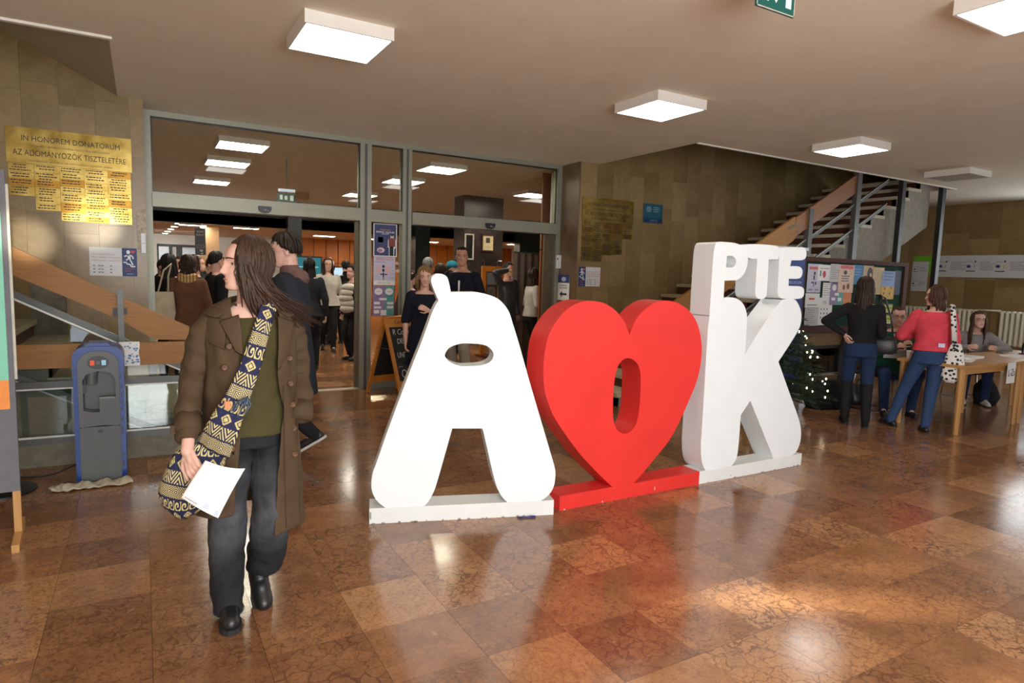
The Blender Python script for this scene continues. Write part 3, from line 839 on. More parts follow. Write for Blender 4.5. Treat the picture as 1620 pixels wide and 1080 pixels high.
# left guard in front
gl = thing('guard_railing', 'horizontal guard rail with oak plank behind the water dispenser', 'railing', (0, 5.85, 0))
MB().box(-2.2, -.03, .75, .36, .012, .93).build('guard_plank', OAK, gl)
for z in (.60, .17):
    MB().box(-2.2, -.02, z, .36, .015, z + .05).build('guard_bar', STEEL, gl)
    MB().box(-2.2, -.022, z + .05 if z < .5 else z - .012, .36, -.01, z + .064 if z < .5 else z).build('bar_edge', MATS['white_glass_edge'], gl)
MB().box(-2.2, .0, .24, .36, .008, .60).build('pane', GLASS_RAIL, gl)
MB().box(.33, -.03, 0, .37, .015, .93).build('post', STEEL, gl)
kb = struct('trim_4', MB().box(-2.2, 5.83, 0, .55, 5.96, .17), mat('grey_stone_kerb', srgb(120, 116, 100), .8, var=.2), 'low grey stone kerb under the left guard rail')
# ================================================================== THINGS ON THE WALLS
def lines_mat(): return INKGREY
# brass donor plaques: a heading sheet and small name plates hung below it
def plaque(label, x0, x1, z0, z1, head, cols, hh, missing, loose):
    t = thing('donor_plaque', label, 'plaque', (0, YW - .045, 0))
    MB().box(x0, -.006, z1 - hh, x1, .006, z1).build('heading_plate', BRASS, t)
    cx = (x0 + x1) / 2; W = x1 - x0
    text('IN HONOREM DONATORUM', .072, INK, t, cx + .01, z1 - .10, -.0068, sx=W / 1.2, bold=0.)
    text('DONA PRO UNIVERSITATE MEDICINAE QUINQUEECCLESIENSI', .026, INK, t, cx, z1 - .165, -.0068, sx=W / 1.16)
    text('AZ ADOMÁNYOZÓK TISZTELETÉRE', .076, INK, t, cx, z1 - .235, -.0068, sx=W / 1.36, bold=0.)
    text('ADOMÁNYOZTAK A PÉCSI ORVOSTUDOMÁNYI EGYETEM JAVÁRA', .026, INK, t, cx, z1 - .305, -.0068, sx=W / 1.16)
    r = random.Random(5)
    cw = (W - .02) / cols
    bm2 = mat('aged_brass', srgb(150, 112, 50), .36, 1, var=.2)
    for c in range(cols):
        z = z1 - hh - .002; k = 0
        while z > z0 + .03:
            h = .055 + .045 * r.random()
            if z - h < z0: h = z - z0
            if (c, k) in missing or missing.get(c, -9) > z - h: z -= h + .001; k += 1; continue
            q = MB().box(x0 + .01 + c * cw + .001, -.004 - .003 * r.random(), z - h + .001, x0 + .01 + (c + 1) * cw - .001, .004, z - .001)
            o = q.build('name_plate', bm2 if r.random() < .18 else BRASS, t)
            q = MB(); y = -.0076
            for i in range(int(h / .024)):
                zz = z - .02 - i * .024; xx = x0 + .02 + c * cw; a = r.random() * cw * .15; b = cw * (.86 - .2 * r.random())
                px = xx + a
                while px < xx + b - .01:
                    wd = .008 + .022 * r.random(); q.box(px, y, zz, min(px + wd, xx + b), y + .0006, zz + .010); px += wd + .006
            if q.v: q.build('engraving', INK, o)
            z -= h; k += 1
    return t
plaque('large brass donor plaque on the left wall above the stairs', -1.078, -.064, 1.941, 2.799, '', 5, .333, {0: 2.158, 1: 1.974}, 0)
plaque('dimmer brass donor plaque on the wall right of the doors', 5.589, 6.548, 1.791, 2.719, '', 5, .347, {2: 1.849, 3: 1.849, 4: 2.138}, 0)
NAVY = mat('navy_print', srgb(42, 62, 122), .5, var=.05)
PINK = mat('pink_print', srgb(214, 96, 104), .6)
SALMON = mat('pale_red_print', srgb(206, 150, 150), .6)
def stair_sign(label, x0, x1, z0, z1, blue_right):
    W, Hh = x1 - x0, z1 - z0
    p = panel('stairs_notice', label, 'sign', W, Hh, ((x0 + x1) / 2, YW - .04, (z0 + z1) / 2), mat('satin_sign_sheet', srgb(224, 226, 228), .4, var=.02))
    s = 1 if blue_right else -1
    bx0, bx1 = sorted((s * W * .5, s * W * .18))
    rects(p, NAVY, [(bx0, -Hh / 2, bx1, Hh / 2)], 'blue_field')
    bc = (bx0 + bx1) / 2; m2 = WHITE
    # running figure on steps
    y = -.0042
    q = MB()
    disc(p, m2, bc - .01, Hh * .36, .016, .02)
    q.bar((bc - .008, y, Hh * .28), (bc - .002, y, Hh * .12), .002, .026)
    for a, b in (((-.004, .27), (-.045, .20)), ((0, .27), (.03, .20)), ((.03, .2), (.033, .12)), ((-.004, .13), (-.03, .08)), ((-.03, .08), (-.03, -.02)), ((0, .12), (.016, .02)), ((.016, .02), (.028, -.1)),
                 ((-.055, -.01), (-.03, -.01)), ((-.03, -.01), (-.02, -.07)), ((-.02, -.07), (.005, -.07)), ((.005, -.07), (.012, -.15)), ((.012, -.15), (.05, -.15))):
        q.bar((bc + a[0], y, Hh * a[1]), (bc + b[0], y, Hh * b[1]), .002, .012)
    q.build('running_figure', m2, p)
    hx, hz = bc + .032, Hh * .37
    MB().prism([(hx, hz - .02), (hx + .022, hz + .004), (hx + .018, hz + .017), (hx + .007, hz + .018), (hx, hz + .01), (hx - .007, hz + .018), (hx - .018, hz + .017), (hx - .022, hz + .004)], y - .0004, y).build('heart_print', PINK, p)
    text('Take the', .024, PINK, p, bc - .045, -Hh * .22, y, 'LEFT'); text('stairs!', .024, PINK, p, bc - .045, -Hh * .31, y, 'LEFT')
    text('PTE ÁOK', .013, WHITE, p, bc, -Hh * .42, y)
    wx = -s * W * .16; xx = wx - W * .29
    for i, l in enumerate(('Ha a személyzet siet,', 'lifttel szállítsa a betegeket;', 'addig lépcsőn menjen föl Ön!')):
        text(l, .024, SALMON, p, xx, Hh * (.26 - i * .11), y, 'LEFT')
    q = [(xx, -Hh * .2, xx + W * .52, -Hh * .195), (xx, -Hh * .33, xx + W * .52, -Hh * .327)]
    for dx in (.02, .13, .19, .37):
        for dz in (-.17, -.29, -.40): q.append((xx + dx * W, Hh * dz, xx + dx * W + .02, Hh * dz + .012))
    rects(p, INKGREY, q)
stair_sign('white and blue stairs notice on the left wall under the brass plaque', -.456, -.043, 1.418, 1.704, True)
stair_sign('white and blue stairs notice right of the doors, blue end left', 5.567, 5.967, 1.415, 1.701, False)
eu = panel('info_plate', 'small teal information plate on the wall beside the right brass plaque', 'sign', .395, .294, (6.949, YW - .04, 2.569), mat('teal_print', srgb(24, 92, 112), .4))
rects(eu, mat('deep_blue_print', srgb(20, 58, 100), .4), [(-.1975, -.147, .1975, -.07)])
rects(eu, mat('pale_print', srgb(150, 186, 196), .5), [(-.15 + .01 * abs(i - 2), .02 + .018 * i, -.03 - .01 * abs(i - 2), .029 + .018 * i) for i in range(5)] + textlines(.0, .13, .09, 3, .03, .01, rnd), 'emblem', 2)
text('SZÉCHENYI 2020', .02, MATS['pale_print'], eu, .02, -.10, -.0045); text('MAGYARORSZÁG KORMÁNYA', .012, MATS['pale_print'], eu, .02, -.125, -.0045)
# small arrow sign on the reveal (faces -x)
ar = panel('arrow_sign', 'small white sign with a black arrow under a navy field on the door reveal', 'sign', .30, .385, (5.517, 8.02, 1.385), PAPER, -math.pi / 2)
rects(ar, NAVY, [(-.15, .07, .15, .1925)]); disc(ar, mat('pale_emblem', srgb(176, 190, 220), .5), 0, .125, .06, .035)
text('INFORMÁCIÓ', .03, INK, ar, 0, .03, -.004); text('REGISTRATION', .028, INK, ar, 0, -.005, -.004)
MB().prism([(-.1, -.1), (-.03, -.055), (-.03, -.085), (.09, -.085), (.09, -.115), (-.03, -.115), (-.03, -.145)][::-1], -.004, -.0034).build('arrow', INK, ar)
# switch boxes
sb = thing('switch_box', 'white switch box with a red key on the right door jamb', 'switch', (5.49, YF - .055, 1.77))
MB().box(-.03, -.03, -.1, .0, .0, .1).box(.006, -.045, -.1, .05, -.004, -.002).box(.006, -.045, .002, .05, -.004, .1).build('housing', WHITE, sb)
MB().box(-.025, -.033, .03, -.008, -.03, .06).build('key', mat('red_key', srgb(190, 30, 24), .4), sb)
sb2 = thing('switch_box', 'small white switch plate on the left edge of the wall', 'switch', (.02, YW - .045, 1.76))
MB().box(-.02, -.02, -.1, .02, .0, -.003).box(-.02, -.02, .003, .02, 0, .1).build('housing', WHITE, sb2)
wh = thing('wall_slab_patch', 'pale mottled stone patch left of the doors', 'stone', (.01, YW - .036, 1.86))
MB().box(-.042, -.01, -.2, .042, 0, .25).build('sheet', mat('mottled_white_stone', srgb(196, 186, 164), .8, var=.35, scale=30), wh)

# ================================================================== POSTERS ON THE FIXED PANE
def poster(label, x0, x1, z0, z1, bg, y=YF - .012, rz=0, name='poster'):
    return panel(name, label, 'poster', x1 - x0, z1 - z0, ((x0 + x1) / 2, y, (z0 + z1) / 2), bg, rz, .003)
LILAC = mat('lilac_print', srgb(206, 204, 226), .6, var=.04)
TEAL = mat('soft_teal_print', srgb(92, 164, 164), .6, var=.06)
VIOLET = mat('soft_violet_print', srgb(150, 128, 172), .6, var=.08)
ROSE = mat('rose_print', srgb(232, 192, 196), .6)
TAN = mat('tan_skin_print', srgb(214, 170, 148), .6)
RUST = mat('rust_jacket_print', srgb(132, 70, 58), .6)
p = poster('navy concert poster with a standing man on the fixed pane, topmost', 2.625, 2.945, 1.74, 2.165, PAPER)
rects(p, mat('midnight_print', srgb(56, 66, 110), .5), [(-.148, -.20, .148, .205)], 'field')
text('KARÁCSONYI', .024, mat('orange_print', srgb(226, 160, 110), .6), p, 0, .135, -.0035); text('BARNÓ ADALÍN', .034, WHITE, p, 0, .105, -.0035); text('KONCERT', .022, WHITE, p, 0, .082, -.0035)
MB().prism([(.05, -.2), (.05, -.09), (.035, -.09), (.035, -.01), (.045, .03), (.075, .04), (.07, .06), (.085, .08), (.10, .08), (.115, .06), (.11, .04), (.135, .03), (.145, -.01), (.14, -.1), (.125, -.1), (.12, -.2)][::-1], -.0036, -.0030).build('outline_print', WHITE, p)
rects(p, RUST, [(.045, -.08, .135, .035)], 'jacket_print', 4); rects(p, mat('black_print', srgb(24, 26, 40), .6), [(.058, -.2, .112, -.075)], 'legs_print', 4)
disc(p, TAN, .092, .06, .015, .02, lay=5); disc(p, MATS['black_print'], .092, .072, .017, .012, lay=6)
rects(p, LILAC, [(-.1, -.03, -.03, .04)]); disc(p, ROSE, -.06, -.13, .052, .035); disc(p, VIOLET, -.07, -.135, .03, .02, lay=3)
p = poster('lilac fashion poster with pink ovals on the fixed pane, middle of three', 2.63, 2.925, 1.365, 1.735, LILAC)
text('FRISS NŐI', .05, PINK, p, 0, .155, -.003, sx=1.1); disc(p, ROSE, -.075, .02, .035, .06); disc(p, ROSE, .045, .02, .035, .06)
rects(p, INK, [(-.03, -.01, 0, .03), (-.025, -.07, -.005, -.02), (-.06, -.05, -.02, -.035), (0, -.05, .04, -.035), (-.02, -.11, -.008, -.07)], 'figure_print'); disc(p, INK, -.015, .06, .018, .02)
rects(p, INKGREY, [(.09, .01, .13, .016), (.09, -.04, .13, -.034), (.09, -.09, .13, -.084), (-.13, .115, .02, .122)])
rects(p, PAPER, [(-.1475, -.185, .1475, -.125)], 'footer'); text('PTE  PÉCS  ÁOK', .024, INKGREY, p, 0, -.155, -.004)
p = poster('violet and teal two-column poster on the fixed pane, lowest', 2.622, 2.915, .955, 1.355, VIOLET)
rects(p, TEAL, [(0.02, -.2, .1465, .2)], 'field')
for cx, lab in ((-.07, 'KÁVÉ'), (.075, 'KLUB')):
    disc(p, PAPER, cx, .125, .055, .045); text(lab, .022, INKGREY, p, cx, .125, -.0038)
rects(p, PAPER, [(-.06, .01, .04, .04), (-.13, -.045, -.05, -.01), (.05, -.045, .135, -.012), (-.13, -.1, -.03, -.07), (.045, -.1, .135, -.065), (-.13, -.165, -.06, -.12), (-.04, -.19, .04, -.12)], 'text_box', 3)
text('PÉNTEK', .02, NAVY, p, -.075, .062, -.0038); text('SZOMBAT', .02, NAVY, p, .08, .062, -.0038)

# ================================================================== LEFT: BOARD, STANCHION, WATER DISPENSER
bd = thing('display_board', 'grey felt display board on a wooden foot at the left edge', 'display board', (-.62, 4.36, 0), math.radians(4))
MB().box(-1.25, -.02, .275, .0, .02, 2.02).build('board_panel', mat('grey_felt', srgb(110, 110, 116), .9, var=.06, bmp=.1), bd)
MB().box(-1.25, -.0245, .74, -.025, -.021, 1.80).build('poster_sheet', mat('mint_poster', srgb(120, 196, 168), .5, var=.12, scale=2), bd)
MB().box(-1.25, -.0262, .74, -.025, -.0248, .90).build('poster_band', mat('orange_band', srgb(232, 140, 50), .5), bd)
MB().box(-1.25, -.022, .9, -.03, .022, .9001).build('seam', STEEL, bd)
lg = MB(); lg.box(-.035, -.02, .035, .0, .02, .275); lg.bar((-.018, -.23, .02), (-.018, .23, .02), .035, .045)
lg.build('foot', OAK_LEG, bd)
lg = MB(); lg.box(-1.25, -.02, .035, -1.215, .02, .275); lg.bar((-1.232, -.23, .02), (-1.232, .23, .02), .035, .045)
lg.build('foot', OAK_LEG, bd)
MB().box(.0, -.012, .9, .012, .012, 1.95).build('edge_strip', mat('pale_edge_strip', srgb(190, 186, 170), .6), bd)
st = thing('stanchion', 'round black stanchion base behind the grey display board', 'stanchion', (-.86, 5.30, 0))
MB().loft([((0, 0, 0), .2, .2), ((0, 0, .012), .2, .2), ((0, 0, .028), .15, .15), ((0, 0, .035), .04, .04)], 32).build('base', BLACK, st, 40)
MB().tube([(0, 0, .03), (0, 0, .92)], .025, 14).build('pole', STEEL_DK, st, True)
MB().loft([((0, 0, .92), .032, .032), ((0, 0, .97), .032, .032)], 16).build('cap', BLACK, st, 40)

BLUE = mat('glossy_blue_plastic', srgb(18, 62, 140), .3, var=.06)
GREYP = mat('mid_grey_plastic', srgb(96, 101, 102), .42, var=.05)
GREYD = mat('dark_grey_plastic', srgb(70, 74, 77), .5, var=.08)
wd = thing('water_dispenser', 'blue and grey floor standing water dispenser against the guard rail', 'water dispenser', (-.283, 5.27, 0))
W2 = .152
def arch(w_, z0, z1, r): 
    return [(-w_, z0), (w_, z0), (w_, z1 - r)] + [(w_ - r + r * math.cos(a), z1 - r + r * math.sin(a)) for a in [math.pi / 2 * i / 8 for i in range(1, 9)]] + [(-w_ + r + r * math.cos(a), z1 - r + r * math.sin(a)) for a in [math.pi / 2 + math.pi / 2 * i / 8 for i in range(9)]]
MB().prism([(-.085, .955), (.085, .955), (.06, .985), (-.06, .985)], .05, .26).build('top_lid', BLUE, wd, 35)
rec = [(-.095, .52), (-.095, .735), (-.07, .775), (0, .795), (.07, .78), (.098, .74), (.098, .60), (.0, .60), (.0, .505), (-.05, .505)]
MB().prism(arch(W2, 0, .965, .075), .012, .11, [rec[::-1]]).prism(arch(W2, 0, .965, .075), .1101, .30).build('shell', BLUE, wd, 35)
MB().prism(arch(.122, .40, .935, .10), -.006, .03, [rec[::-1]]).build('upper_front', GREYP, wd, 35)
MB().prism([(-.122, .012), (.122, .012), (.122, .395), (.06, .405), (0, .408), (-.06, .405), (-.122, .395)], -.006, .03).build('lower_front', GREYP, wd, 35)
MB().box(-.1, .104, .5, .1, .1095, .8).build('recess_back', GREYP, wd)
MB().prism(rec[::-1], .03, .104, [[(x * .985, .65 + (z - .65) * .985) for x, z in rec[::-1]]]).build('recess_liner', GREYP, wd)
MB().loft([((-.045, .035, .70), .032, .028), ((-.045, .035, .755), .036, .03), ((-.04, .035, .79), .038, .03)], 16).build('spout', GREYP, wd, 40)
MB().box(.002, .0, .598, .096, .06, .605).build('drip_tray', mat('pale_grey_tray', srgb(168, 172, 172), .4), wd)
MB().box(-.094, -.003, .64, -.083, .0, .70).build('slot', BLACK, wd)
MB().prism([(.066 * math.cos(k * .2618), .855 + .046 * math.sin(k * .2618)) for k in range(24)], -.010, -.005).build('button_panel', mat('charcoal_panel', srgb(48, 50, 54), .4), wd)
for x, c, nm in ((-.034, srgb(226, 84, 40), 'hot_button'), (.034, srgb(150, 200, 228), 'cold_button')):
    MB().box(x - .013, -.015, .837, x + .013, -.010, .873).build(nm, mat(nm, c, .4, emit=.25), wd)
MB().prism([(.012 * math.cos(k * .785), .855 + .012 * math.sin(k * .785)) for k in range(8)], -.013, -.010).build('middle_button', GREYP, wd)
MB().prism([(.016 * math.cos(k * .52), .368 + .013 * math.sin(k * .52)) for k in range(12)], -.009, -.005).build('badge', GREYD, wd)
q = MB()
for z in (.09, .17, .34, .43, .5, .55, .6, .66, .74): q.box(W2 - .022, .008, z, W2 - .014, .0125, z + (.05 if z in (.09, .34) else .025))
q.build('vent_slot', BLACK, wd)
cb_ = MB().tube([(-.16, .25, .08), (-.30, .26, .02), (-.38, .27, .008), (-.52, .30, .008), (-.75, .33, .008)], .006, 6).build('cable', RUBBER, wd, True)
def cloth_sheet(name, label, cat, x0, x1, y0, y1, m, amp, seed, z=.0, nu=40, nv=8, edge=None):
    r = random.Random(seed); pts = []
    ph = [r.random() * 6 for _ in range(6)]
    for j in range(nv):
        for i in range(nu):
            u, v_ = i / (nu - 1), j / (nv - 1)
            x = x0 + (x1 - x0) * u + .01 * math.sin(9 * v_ + ph[0]); y = y0 + (y1 - y0) * v_ + .012 * math.sin(21 * u + ph[1]) + .006 * math.sin(47 * u + ph[2])
            zz = z + .012 + amp * (math.sin(26 * u + ph[3] + 4 * v_) + .7 * math.sin(53 * u + ph[4] - 6 * v_) + 1.7) * (.25 + .75 * math.sin(math.pi * v_))
            pts.append((x, y, zz))
    o = MB().grid(pts, nu, nv)
    ob = o.build(name, m, None, True)
    md = ob.modifiers.new('s', 'SOLIDIFY'); md.thickness = .008
    return tag(ob, label, cat)
cloth_sheet('floor_cloth', 'crumpled beige floor cloth lying at the foot of the water dispenser', 'cloth', -.575, -.10, 5.11, 5.245, fabric('beige_mop_cloth', srgb(196, 188, 164)), .011, 4)
pp = thing('paper_towel', 'white paper towel with blue dabs hung over the oak guard plank', 'paper', (-.10, 5.806, .845))
pts = []
for j in range(10):
    for i in range(8):
        pts.append((-.075 + .14 * i / 7 + .004 * math.sin(j), -.002 - .006 * abs(math.sin(i * 1.3 + j * .4)), -.095 + .19 * j / 9))
o = MB().grid(pts, 8, 10).build('sheet', PAPER, pp, True)
r_ = random.Random(2); q = MB()
for k in range(26):
    a, b = -.06 + .11 * r_.random(), -.08 + .16 * r_.random() ** 1.5; q.box(a, -.0105, b, a + .006 + .016 * r_.random(), -.0098, b + .004 + .01 * r_.random())
q.build('blue_dabs', mat('blue_stain', srgb(90, 140, 196), .8), pp)['kind'] = 'stuff'

# ================================================================== CHALKBOARD A-FRAME
CHALK = mat('white_chalk', srgb(214, 214, 206), .9, var=.1)
AW = wood('orange_pine_frame', srgb(196, 120, 38), srgb(220, 146, 60), 2, .45)
af = thing('chalkboard_stand', 'wooden A-frame chalkboard with handwritten notice beside the doors', 'sign', (2.80, 7.66, 0), math.radians(16))
def leaf(sgn, sub):
    tiltm = Matrix.Translation((0, 0, .965)) @ Matrix.Rotation(sgn * math.radians(21), 4, 'X')
    def put(mb, nm, m_):
        mb.v = [tuple(tiltm @ Vector(p)) for p in mb.v]
        return mb.build(nm, m_, af)
    Lh = 1.03
    for x in (-.25, .21): put(MB().box(x, -.018, -Lh, x + .04, .012, 0), 'side_rail', AW)
    put(MB().prism([(-.26, -.115), (.26, -.115), (.26, .0), (.15, .028), (0, .038), (-.15, .028), (-.26, 0)], -.02, .012), 'top_rail', AW)
    put(MB().box(-.21, -.016, -.90, .21, .01, -.80), 'bottom_rail', AW)
    put(MB().box(-.21, -.008, -.80, .21, .004, -.115), 'slate', mat('black_slate', (.016, .016, .017), .7, var=.3))
    return tiltm
tm = leaf(-1, 0); tm2 = leaf(1, 0)
def on_leaf(s, size, x, z, m_, sx=1., shear=0., y=-.0095):
    o = text(s, size, m_, af, 0, 0, 0, 'LEFT', sx, 'lettering', shear)
    o.data.transform(tm @ Matrix.Translation((x, y, z))); o.location = (0, 0, 0)
on_leaf('Coca-Cola', .075, -.125, -.052, mat('burnt_print', srgb(74, 44, 20), .7), .82, .35, -.0215)
for s, sz, x, z, sx in (('R Coffee', .10, -.17, -.18, .8), ('DEAR', .095, -.13, -.30, .78), ('GUESTS!', .095, .0, -.385, .62), ('UNDERSTAND', .10, -.165, -.475, .62), ('BUFFET IS', .095, -.05, -.57, .62), (',....', .07, -.18, -.60, .9), ('OPEN', .15, -.165, -.715, .72)):
    on_leaf(s, sz, x, z, CHALK, sx, .12)
MB().bar((-.25, -.14, .60), (-.25, .14, .60), .006, .006).bar((.25, -.14, .60), (.25, .14, .60), .006, .006).build('stay_chain', STEEL, af)

# ================================================================== HALL THINGS
def frame_pic(label, x0, x1, z0, z1, y, fm, inner, cat='picture'):
    t = thing('framed_picture', label, cat, ((x0 + x1) / 2, y, (z0 + z1) / 2))
    a, b = (x1 - x0) / 2, (z1 - z0) / 2; e = .028
    MB().box(-a, -.03, -b, a, 0, -b + e).box(-a, -.03, b - e, a, 0, b).box(-a, -.03, -b + e, -a + e, 0, b - e).box(a - e, -.03, -b + e, a, 0, b - e).build('frame', fm, t)
    MB().box(-a + e, -.012, -b + e, a - e, -.004, b - e).build('mount', inner, t)
    return t
t = frame_pic('white framed dark notice case on the veined marble block', 5.985, 6.20, 1.85, 2.40, 12.49, mat('white_frame', srgb(206, 200, 184), .5), mat('dark_case', srgb(34, 30, 28), .3))
t = frame_pic('framed portrait print with cream mount on the veined marble block', 6.39, 6.70, 2.04, 2.41, 12.49, DARK_WOOD, mat('cream_mount', srgb(214, 196, 150), .6))
MB().box(-.05, -.016, .0, .05, -.0125, .11).build('print', mat('grey_portrait', srgb(66, 60, 54), .6, var=.5, scale=30), t)
MB().box(-.07, -.014, -.08, .07, -.0125, -.075).box(-.05, -.014, -.1, .05, -.0125, -.095).build('caption', INKGREY, t)
ns = thing('notice_stand', 'light wood notice stand with grey sheets beside the grey partition', 'notice board', (5.60, 10.5, 0))
MB().box(-.205, -.02, .05, -.12, .02, 1.70).box(.12, -.02, .05, .205, .02, 1.70).box(-.12, -.02, 1.60, .12, .02, 1.70).box(-.12, -.02, .9, .12, .02, 1.0).build('frame', ORANGE_WOOD, ns)
MB().box(-.2, -.2, 0, .2, .2, .05).build('base', DARK_WOOD, ns)
MB().box(-.12, -.008, 1.0, .12, .008, 1.60).build('panel', DARK_WOOD, ns)
MB().box(-.095, -.012, 1.36, .095, -.009, 1.58).build('sheet', mat('grey_sheet', srgb(120, 122, 126), .6, var=.1), ns)
MB().box(-.09, -.012, 1.04, .09, -.009, 1.32).build('sheet', mat('dim_photo_sheet', srgb(96, 90, 84), .6, var=.5, scale=14), ns)
MB().tube([(-.15, 0, 1.70), (-.15, 0, 1.80), (-.2, 0, 1.80)], .006, 6).tube([(.12, 0, 1.70), (.12, 0, 1.80), (.2, 0, 1.80)], .006, 6).build('hook', CHROME, ns)
pt = thing('folding_partition', 'grey brown pleated partition screen in the hall', 'screen', (6.1, 10, 0))
for k in range(9):
    x = -.32 + k * .072
    MB().bar((x, .0 if k % 2 else .03, .98), (x + .072, .03 if k % 2 else .0, .98), .02, 1.93).build('screen_fold', fabric('grey_brown_screen', srgb(116, 100, 88), .8, .1, .1), pt)
MB().box(-.33, -.01, 1.945, .33, .05, 1.965).build('top_rail', STEEL, pt)
wp = thing('wood_door', 'narrow brown wooden door panel inside the right doorway', 'door', (5.705, 8.85, 0))
MB().box(-.10, -.02, 1.98, .10, .02, CZ - .02).box(-.10, -.02, 0.0, .10, .02, 1.965).build('panel', wood('brown_door_veneer', srgb(122, 66, 28), srgb(150, 86, 40), 2, .4), wp)
MB().box(-.02, -.035, 1.54, .04, -.02, 1.64).build('key_box', WHITE, wp)
MB().box(.10, -.03, 0, .125, .03, CZ - .02).build('jamb', DARK_WOOD, wp)
yc = thing('curtain', 'yellow pleated curtain behind the man by the notice stand', 'curtain', (12.45, 20.2, 1.2))
pts = []
for j in range(2):
    for i in range(40): pts.append((-.4 + .8 * i / 39, .05 * math.sin(i * 1.15), 1.36 * j * 1.0 - 1.2 * (1 - j)))
MB().grid(pts, 40, 2).build('drape', fabric('yellow_curtain', srgb(226, 166, 64), .8), yc, True)
def screen(label, x0, x1, z0, z1, y, col, st_, name='screen'):
    t = thing(name, label, 'screen', ((x0 + x1) / 2, y, 0))
    a = (x1 - x0) / 2
    MB().box(-a - .03, .012, z0 - .03, a + .03, .06, z1 + .03).build('bezel', BLACK, t)
    MB().box(-a, .0, z0, a, .0119, z1).build('picture', emission('screen_' + name + str(int(y)), col, st_), t)
    MB().box(-.04, .02, .03, .04, .05, z0).box(-.25, -.15, 0, .25, .2, .03).build('stand', STEEL_DK, t)
    return t
s_ = screen('large teal display screen behind the long-haired walking woman', 2.70, 3.37, 1.36, 1.79, 14.2, srgb(60, 130, 138), .8)
MB().box(-.3, -.004, 1.58, .28, -.001, 1.60).box(-.3, -.004, 1.52, .2, -.001, 1.53).build('caption', emission('pale_caption', srgb(170, 214, 214), .8), s_)
screen('bright white screen behind the person in a dark jacket', 4.12, 4.62, 1.36, 1.60, 16.2, srgb(196, 226, 244), 1.1)
bb = panel('hanging_banner', 'tall black banner with white lettering beside the beige pillar', 'banner', .24, .66, (1.27, 17.75, 2.14), BLACK)
text('BÜFÉ', .07, PAPER, bb, 0, .24, -.004); text('KÁVÉ', .07, PAPER, bb, 0, .16, -.004); text('CO', .13, INKGREY, bb, .0, -.12, -.004); disc(bb, PAPER, .02, -.22, .04, .03); disc(bb, PAPER, .03, -.29, .03, .02)
MB().bar((0, 0, .33), (0, 0, .42), .01, .01).build('hanger', STEEL, bb)

# ================================================================== RIGHT SIDE: NOTICE BOARD
nb = thing('notice_board', 'dark framed green notice board full of papers behind the girl in black', 'notice board', (0, 5.80, 0))
FRW = wood('reddish_dark_frame', srgb(62, 28, 22), srgb(88, 42, 32), 0, .75)
MB().box(7.93, -.04, .86, 8.06, .03, 1.93).build('frame_stile', FRW, nb)
MB().box(10.52, -.04, .86, 10.62, .03, 1.93).build('frame_stile', FRW, nb)
MB().box(8.06, -.04, 1.87, 10.52, .03, 1.93).build('frame_rail', FRW, nb)
MB().box(8.06, -.04, .86, 10.52, .03, .94).build('frame_rail', FRW, nb)
MB().box(8.06, -.012, .94, 10.52, .01, 1.87).build('felt', fabric('green_felt', srgb(24, 62, 46)), nb)
for x in (8.0, 10.57): MB().box(x - .03, -.02, 0, x + .03, .02, .86).build('leg', STEEL_DK, nb)
SK = mat('sky_print', srgb(130, 156, 206), .6); GOLD = mat('gold_print', srgb(212, 168, 62), .6); PEACH = mat('peach_print', srgb(228, 196, 172), .6, var=.06); AZ = mat('azure_print', srgb(52, 128, 180), .6, var=.1)
YEL = mat('acid_yellow_print', srgb(190, 196, 60), .6); GREYPAP = mat('pale_grey_paper', srgb(206, 206, 208), .7, var=.03)
papers = [
    ('lilac poster with a dancing figure at the top left of the notice board', 8.13, 8.44, 1.43, 1.835, LILAC, 'fig'),
    ('white sheet with a red drop at the top of the notice board', 8.35, 8.65, 1.60, 1.83, PAPER, 'drop'),
    ('plain typed grey sheet right of the red drop sheet', 8.63, 8.86, 1.585, 1.85, GREYPAP, 'lines'),
    ('peach poster with red heading and cups on the notice board', 8.83, 9.20, 1.44, 1.845, PEACH, 'cups'),
    ('blue poster with white lower corner on the notice board', 9.19, 9.47, 1.565, 1.855, AZ, 'blue'),
    ('beige poster with a dark oval right of the blue poster', 9.44, 9.70, 1.60, 1.855, mat('beige_print', srgb(196, 170, 130), .6), 'oval'),
    ('sand coloured sheet partly behind the blue and yellow poster', 9.69, 9.98, 1.42, 1.835, mat('sand_print', srgb(206, 178, 122), .6), 'lines'),
    ('blue and yellow poster at the right of the notice board', 9.93, 10.28, 1.35, 1.785, SK, 'gold'),
    ('blank white sheet left of the two-column violet and teal poster', 8.50, 8.70, 1.355, 1.575, PAPER, 'lines'),
    ('violet and teal two-column poster pinned low on the notice board', 8.67, 8.99, 1.255, 1.57, VIOLET, 'two'),
    ('white sheet with orange heading at the lower left corner of the notice board', 8.11, 8.43, 1.215, 1.42, PAPER, 'head'),
    ('typed white sheet at the bottom left corner of the notice board', 8.12, 8.42, .955, 1.21, GREYPAP, 'lines'),
    ('white sheet with small blue symbols and orange corner at the bottom of the notice board', 8.44, 8.75, .96, 1.36, PAPER, 'sym'),
    ('orange slip below the peach poster on the notice board', 8.99, 9.19, 1.27, 1.44, mat('orange_slip', srgb(222, 132, 76), .6), 'none'),
    ('upper acid yellow flyer near the seated boy in green', 10.0, 10.29, 1.14, 1.285, YEL, 'bars'),
    ('lower acid yellow flyer near the seated boy in green', 10.02, 10.27, .965, 1.12, YEL, 'bars'),
    ('dark navy sheet at the far right of the notice board', 10.27, 10.47, 1.42, 1.80, mat('navy_sheet', srgb(40, 44, 84), .6), 'none'),
    ('pale tilted sheet right of the acid yellow flyers', 10.29, 10.46, .98, 1.19, GREYPAP, 'none'),
]
